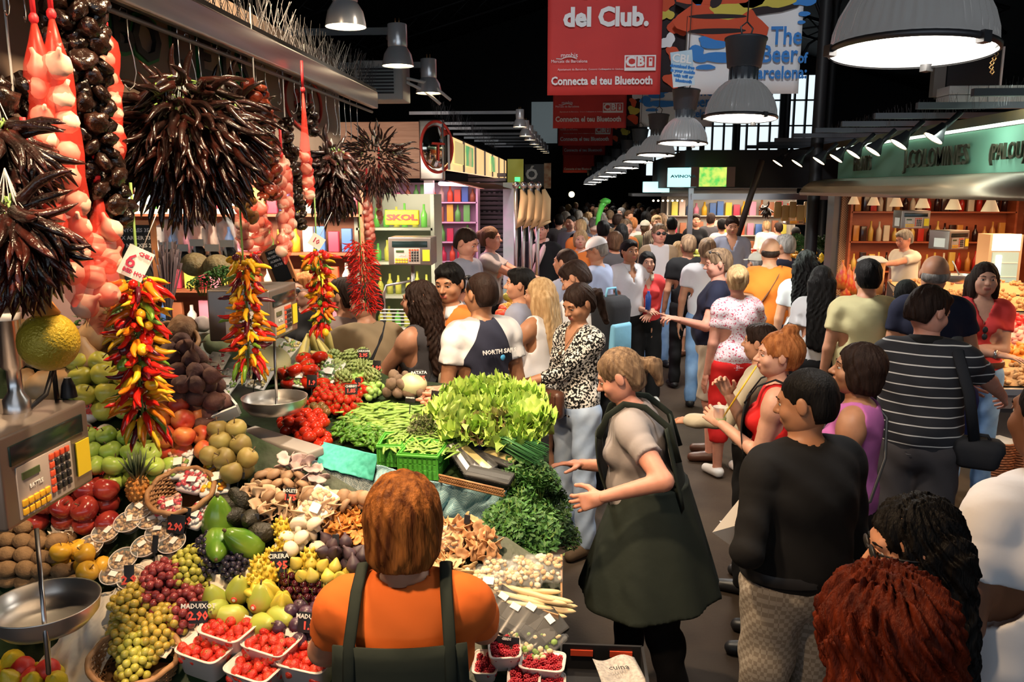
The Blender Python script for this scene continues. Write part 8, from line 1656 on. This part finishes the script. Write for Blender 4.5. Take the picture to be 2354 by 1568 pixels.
P(1489, 580, 8.9, 'short-haired woman in red polo with beige collar, hands folded', 188, 'f', 'fair', ('bob', HB), ('three', REDC, .93, BEI), ('wide', BK), lh=(.02, .26, 1.05), rh=(.06, .28, 1.1), neck='v', shoe=SN, extra=multi(bottle, x_watch(0)))
P(1516, 515, 10.8, 'man in dark sunglasses, white t-shirt and open striped jacket', 190, 'm', 'pink', ('short', HMO), ('long', VEST, .92), ('long', JB), extra=x_sunnies('eyes'), belt=BLACK)
P(1583, 540, 9.6, 'person in black polo seen from behind in the aisle', 8, 'm', 'mid', ('short', HMO), ('tee', BK), ('long', BK), shoe=BLACK)
P(1560, 555, 11.5, 'woman in pale aqua top half hidden in the aisle', -20, 'f', 'fair', ('long', HBL, .15), ('tee', cloth('aqua', (.5, .62, .64))), ('capri', PINK), shoe=LEA)
P(1627, 548, 8.7, 'man with grey-brown hair in white shirt seen from behind', 350, 'm', 'mid', ('short', HMO), ('tee', WH), ('long', JB), shoe=BLACK)
P(1684, 498, 11.8, 'tall man in grey-blue button shirt facing the camera', 178, 'm', 'mid', ('short', HDB), ('long', GB, .9), ('long', BK), neck='v', head=(0, 14))
P(1652, 573, 7.0, 'heavy man in navy t-shirt pointing left with sunglasses on his head', 78, 'm', 'pink', ('short', HMO), ('tee', NV, .85), ('shorts', KHT), lh=('px', 1560, 735, 6.6), le=(0, -.3, -1), hk=('point', 'relax'), build=1.25, head=(10, 8), extra=x_sunnies('head'), shoe=LEA)
P(1697, 610, 6.55, 'blonde woman with hair clip in pink floral blouse and red capri trousers', 20, 'f', 'pink', ('bun', HBL), ('tee', FLO, .9), ('capri', DRED), rh=(.2, .3, 1.18), build=1.22, head=(-30, 0), shoe=SN, extra=lambda r: bagthing('handbag', 'white shoulder bag under the arm of the woman in floral blouse', r, (.24, .1, 1.02), (.34, .14, .26), WH))
P(1772, 548, 8.0, 'balding man in bright orange shirt with a dark strap across his back', 352, 'm', 'mid', ('bald', HDB), ('tee', ORB, .88), ('long', NV), build=1.15, extra=x_strap(LEA, 1, .028))
P(1806, 540, 9.2, 'grey-haired man beyond the man in bright orange', 40, 'm', 'mid', ('short', HGR), ('tee', NV), ('long', BK))
P(1738, 583, 9.4, 'person in white flat cap half hidden behind the orange shirt', 30, 'm', 'mid', ('short', HGR), ('tee', GY), ('long', BK), extra=x_cap(cloth('cream', (.7, .68, .58))))
P(1855, 577, 7.6, 'woman with long wavy black hair and white t-shirt', 345, 'f', 'mid', ('longcurly', HB, .4), ('tee', WH), ('long', BK), extra=x_strap(BPK, 1, .03))
P(1890, 612, 6.75, 'woman with long straight black hair falling over a white t-shirt', 350, 'f', 'mid', ('long', HB, .5), ('tee', WH), ('long', BK))
P(1998, 597, 6.0, 'man in pale yellow t-shirt seen from behind', 355, 'm', 'mid', ('short', HB), ('tee', YEL), ('long', BK), build=1.1)
P(2152, 588, 5.75, 'bald man in navy t-shirt seen from behind near the nut stall', 345, 'm', 'mid', ('bald', HGR), ('tee', NV, .85), ('long', JB), build=1.15, rh=(.27, .2, .92), shoe=BLACK)
P(2083, 645, 6.9, 'small person with black hair between the two men in yellow and navy', 10, 'f', 'mid', ('bob', HB), ('tee', DGR), ('long', BK))
def strips(r):
 bagthing('backpack', 'blue and black backpack carried at the front by the man in striped polo', r, (.1, .33, 1.0), (.32, .22, .42), BPB, 'backpack', pocket=BPK, rz=.3)
 bagthing('camera_bag', 'black camera bag at the hip of the man in striped polo', r, (.26, -.04, .95), (.24, .14, .15), BPK)
 b = B(); b.tube([r['tf'](p) for p in [(.1, .12, 1.38), (.13, .03, 1.475), (.14, -.1, 1.42), (.2, -.14, 1.25), (.24, -.08, 1.02)]], .026, BPK, 8, flat=.3); b.obj('bag_strap', r['base'])
P(2140, 660, 4.25, 'man in navy polo with thin white stripes fiddling with his backpack', 335, 'm', 'pink', ('short', HDB), ('polo', STR, .88, BK), ('long', DGR), head=(-42, 22), lh=(.28, .5, 1.1), rh=(.36, .46, 1.12), hk=('grip', 'grip'), build=1.15, extra=strips, shoe=BLACK)
def hang_specs(r):
 b = B()
 for q in (-1, 1): b.ell(r['tf']((.005, .165, 1.24+q*.024)), (.018, .008, .024), BLACK, 10)
 b.obj('sunglasses', r['base'])
P(2268, 605, 6.2, 'unsmiling woman in red t-shirt with folded arms and blue jeans', 168, 'f', 'fair', ('long', HDB, .16), ('tee', REDC, .93), ('long', JB), lh=(.1, .17, 1.13), rh=(-.09, .2, 1.1), hk=('relax', 'relax'), le=(-1, -.2, -.5), re=(1, -.2, -.5), neck='v', extra=multi(hang_specs, x_watch(1)), belt=LEA, shoe=LEA)
# ---- near right group
def drink(r):
 w = wpt(r, (-.01, .27, 1.2)); o = empty('drink_cup', w, 'clear plastic cup of green juice held by the ginger-haired woman', 'cup'); CP = mat('clear_plastic', (.85, .9, .85), .15, alpha=.35)
 b = B(); b.lathe([(.028, 0), (.036, .1), (.038, .1)], CP, 16); b.obj('cup', o); b = B(); b.lathe([(0, .004), (.027, .004), (.031, .045), (0, .045)], mat('green_juice', (.25, .35, .06), .3), 16); b.obj('juice', o)
 q = wpt(r, r['hp']((0, .1, -.062)))-w; b = B(); b.tube([(0, 0, .02), tuple(q)], .004, mat('straw_yellow', (.8, .5, .02), .4), 8); b.obj('straw', o)
def fbag(r): bagthing('tote_bag', 'red floral tote bag hanging beside the ginger-haired woman', r, (-.05, -.26, .78), (.36, .1, .34), FBAG, taper=1.1)
P(1790, 765, 3.95, 'ginger-haired woman with a top bun sipping green juice through a straw', 72, 'f', 'fair', ('topbun', HGI), ('tank', DRED, .95), ('long', BK), lh=(-.03, .26, 1.22), rh=(.05, .24, 1.36), hk=('grip', 'grip'), extra=multi(drink, x_apron(BK, .1, hemz=.9)), head=(18, 0))
P(1705, 745, 4.6, 'person in beige jacket mostly hidden behind the ginger-haired woman', 60, 'f', 'mid', ('short', HDB), ('long', BEI, .85), ('long', BK), lh=(-.2, .35, 1.1), extra=fbag, build=1.1, x=at(1752, 745, 4.6).x)
P(1975, 792, 3.55, 'dark-haired woman in mauve tank top looking left', 62, 'f', 'tan', ('bob', HDB), ('tank', PUR), ('long', BK), head=(15, -5), extra=x_strap(BLACK, 1, .014))
def paper(r):
 w = at(1712, 1185, 2.75); o = empty('paper_cone', w, 'folded white paper packet held by the man in black shirt', 'packet', None, .3); b = B()
 b.add([(-.12, 0, -.05), (-.01, -.02, .1), (.08, 0, .07), (.09, 0, -.07), (-.03, .01, -.12), (-.0, -.05, 0)], [(0, 1, 5), (1, 2, 5), (2, 3, 5), (3, 4, 5), (4, 0, 5), (4, 3, 2, 1, 0)], PAPER, False); b.obj('paper', o)
r_ = P(1858, 850, 2.8, 'man in black long-sleeved shirt seen from behind holding a paper packet', 22, 'm', 'tan', ('crop', HB), ('long', BK, .9), ('long', cloth('grey_check', (.2, .17, .14), (.3, .27, .23), kind='check', nscale=60)), lh=('px', 1738, 1200, 2.85), le=(-.6, -.6, -1), hk=('relax', 'relax'), head=(38, 12), extra=paper, belt=BLACK, build=1.2)
P(2108, 1150, 1.8, 'person with long black hair and glasses in front of the man in black shirt', 62, 'f', 'mid', ('longcurly', HB, .55), ('long', BK), ('long', BK), head=(20, 12), extra=x_sunnies('eyes'), build=1.1)
P(2028, 1318, 1.5, 'mass of curly auburn hair of a person nearest the camera', 20, 'f', 'fair', ('big', HRD), ('long', BK), ('long', BK))
P(2440, 840, 2.15, 'person in loose white linen shirt cut off by the right edge of the photo', 20, 'm', 'dark', ('crop', HB), ('tee', WH, .75), ('long', WH), build=1.2, h=1.84)
# ---- people working behind the stalls and further along
P(1072, 525, 7.0, 'young man in grey t-shirt serving behind the juice counter', 250, 'm', 'pink', ('crop', HDB), ('tee', GB), ('long', BK), head=(0, 22), z0=.15)
P(1128, 522, 8.4, 'woman with tied brown hair working behind the juice counter', 262, 'f', 'pink', ('bun', HBR), ('tee', GY), ('long', BK), lh=(-.05, .5, 1.2), rh=(.1, .5, 1.2), z0=.15)
P(1244, 505, 10.6, 'smiling man in dark jumper with pink scarf round his neck', 170, 'm', 'pink', ('short', HB), ('long', BK), ('long', BK), extra=lambda r: B().tube([r['tf'](p) for p in [(.1, .1, 1.1), (.07, .14, 1.35), (.05, -.03, 1.48), (-.06, -.03, 1.48), (-.04, .14, 1.35), (.06, .15, 1.1)]], .03, PINK, 8).obj('scarf', r['base']))
P(2080, 528, 10.5, 'shopkeeper in pale shirt leaning over a jar behind the nut counter', 112, 'm', 'pink', ('short', HGR), ('tee', WHS), ('long', BK), lh=(-.1, .6, 1.3), head=(0, 10), lean=6, z0=.1)
cr = random.Random(4)
cols = [BK, NV, OLV, DGR, BEI, GB, BLU, KH, WHS, PINK, ORP, BRS, BK, BK]; hcol = [HB, HDB, HBR, HMO, HB, HDB, HGR, HBL]
CR = [(1335, 505, 13, 'fair', HBL, 'short', ORP, 'person with pale blond hair in the thick of the crowd'), (1387, 508, 11.5, 'mid', HB, 'short', BLU, 'man with black hair in blue shirt seen from behind'), (1412, 533, 10.4, 'mid', HBR, 'bob', DGR, 'woman with brown hair and glasses on her head in the crowd'),
      (1483, 508, 15, 'mid', HMO, 'crop', OLV, 'man in grey cap and olive shirt deep in the crowd'), (1455, 500, 15.5, 'fair', HGI, 'short', WHS, 'reddish-haired person in cream coat deep in the crowd'), (1335, 530, 10.8, 'fair', HBL, 'bob', ORP, 'blonde woman in orange beside the fruit mound'),
      (1545, 500, 14, 'mid', HB, 'short', BK, 'man with black hair in profile beyond the striped jacket'), (1600, 492, 16, 'mid', HDB, 'short', BK, 'person in dark vest standing at the far counter'), (1635, 490, 17, 'mid', HDB, 'short', DGR, 'man in grey-brown shirt leaning at the far counter'), (1660, 503, 15.5, 'tan', HB, 'short', PINK, 'person in pink shirt beside the tall man in grey-blue'),
      (1790, 512, 17, 'mid', HDB, 'short', GB, 'person with dark hair standing at the green vegetable counter'), (1830, 522, 15, 'mid', HB, 'crop', OLV, 'person in drab top near the heap of greens'), (1762, 508, 18, 'fair', HBL, 'short', WHS, 'blond shopper at the far counter with red crates')]
for px, py, Y, tone, hm, hs, sm, lab in CR:
 P(px, py, Y, lab, cr.choice([0, 10, -15, 30, 180]), cr.choice('mf'), tone, (hs, hm), ('long', sm), ('long', BK), res=.026, extra=x_cap(BEI) if 'cap' in lab else None)
# far crowd: four figures shared by copies, each in its own clothes
protos = []
for i in range(6):
 nb = len(PEOPLE); r = P(1400, 500, 16+i, '', 0, 'mf'[i % 2], ['mid', 'fair', 'tan'][i % 3], (['short', 'bob', 'long', 'short', 'crop', 'longcurly'][i], HB), ('long', BK), ('long', BK), res=.03, faceon=False, h=1.7)
 protos.append(r['base'])
far = [(1292, 474, 22), (1306, 470, 26), (1318, 478, 20), (1330, 482, 18), (1345, 474, 24), (1352, 488, 17), (1362, 470, 28), (1372, 478, 21), (1382, 488, 16.5), (1394, 470, 27), (1402, 482, 18.5), (1410, 474, 23), (1420, 492, 15.8), (1428, 478, 20.5), (1436, 470, 27.5), (1446, 484, 18), (1456, 474, 24.5), (1466, 480, 20), (1476, 472, 27), (1486, 486, 17.5), (1494, 476, 22.5), (1504, 482, 19), (1514, 474, 25), (1522, 490, 16), (1532, 478, 21), (1542, 472, 29), (1552, 484, 19.5), (1300, 486, 17), (1312, 496, 14.8), (1340, 500, 14.5), (1366, 500, 14), (1440, 505, 13.2), (1430, 515, 12.2), (1510, 495, 14.8), (1285, 492, 15.6), (1570, 486, 18.6), (1584, 476, 23), (1324, 466, 33), (1350, 466, 35), (1380, 466, 34), (1408, 466, 36), (1440, 466, 33), (1470, 467, 32)]
for i, (px, py, Y) in enumerate(far):
 src = protos[i % 6]; p = at(px, py, Y); hh = max(1.5, min(1.85, p.z)); c = dup(src) if i >= 6 else src
 c.location = (p.x, Y, 0); c.rotation_euler = (0, 0, cr.uniform(-.6, .6)+(PI if cr.random() < .35 else 0)); c.scale = (hh/1.71,)*3
 c['label'] = 'dim small figure in the distant crowd at the far end of the aisle'; c['group'] = 'people packed in the far end of the aisle'
 for ch in KIDS.get(c.name, []):
  k = ch.name.split('.')[0]
  if k in ('shirt', 'hair', 'trousers') and ch.data.materials:
   ch.material_slots[0].link = 'OBJECT'; ch.material_slots[0].material = cr.choice(cols) if k == 'shirt' else cr.choice(hcol) if k == 'hair' else cr.choice([BK, DGR, JB, NV])
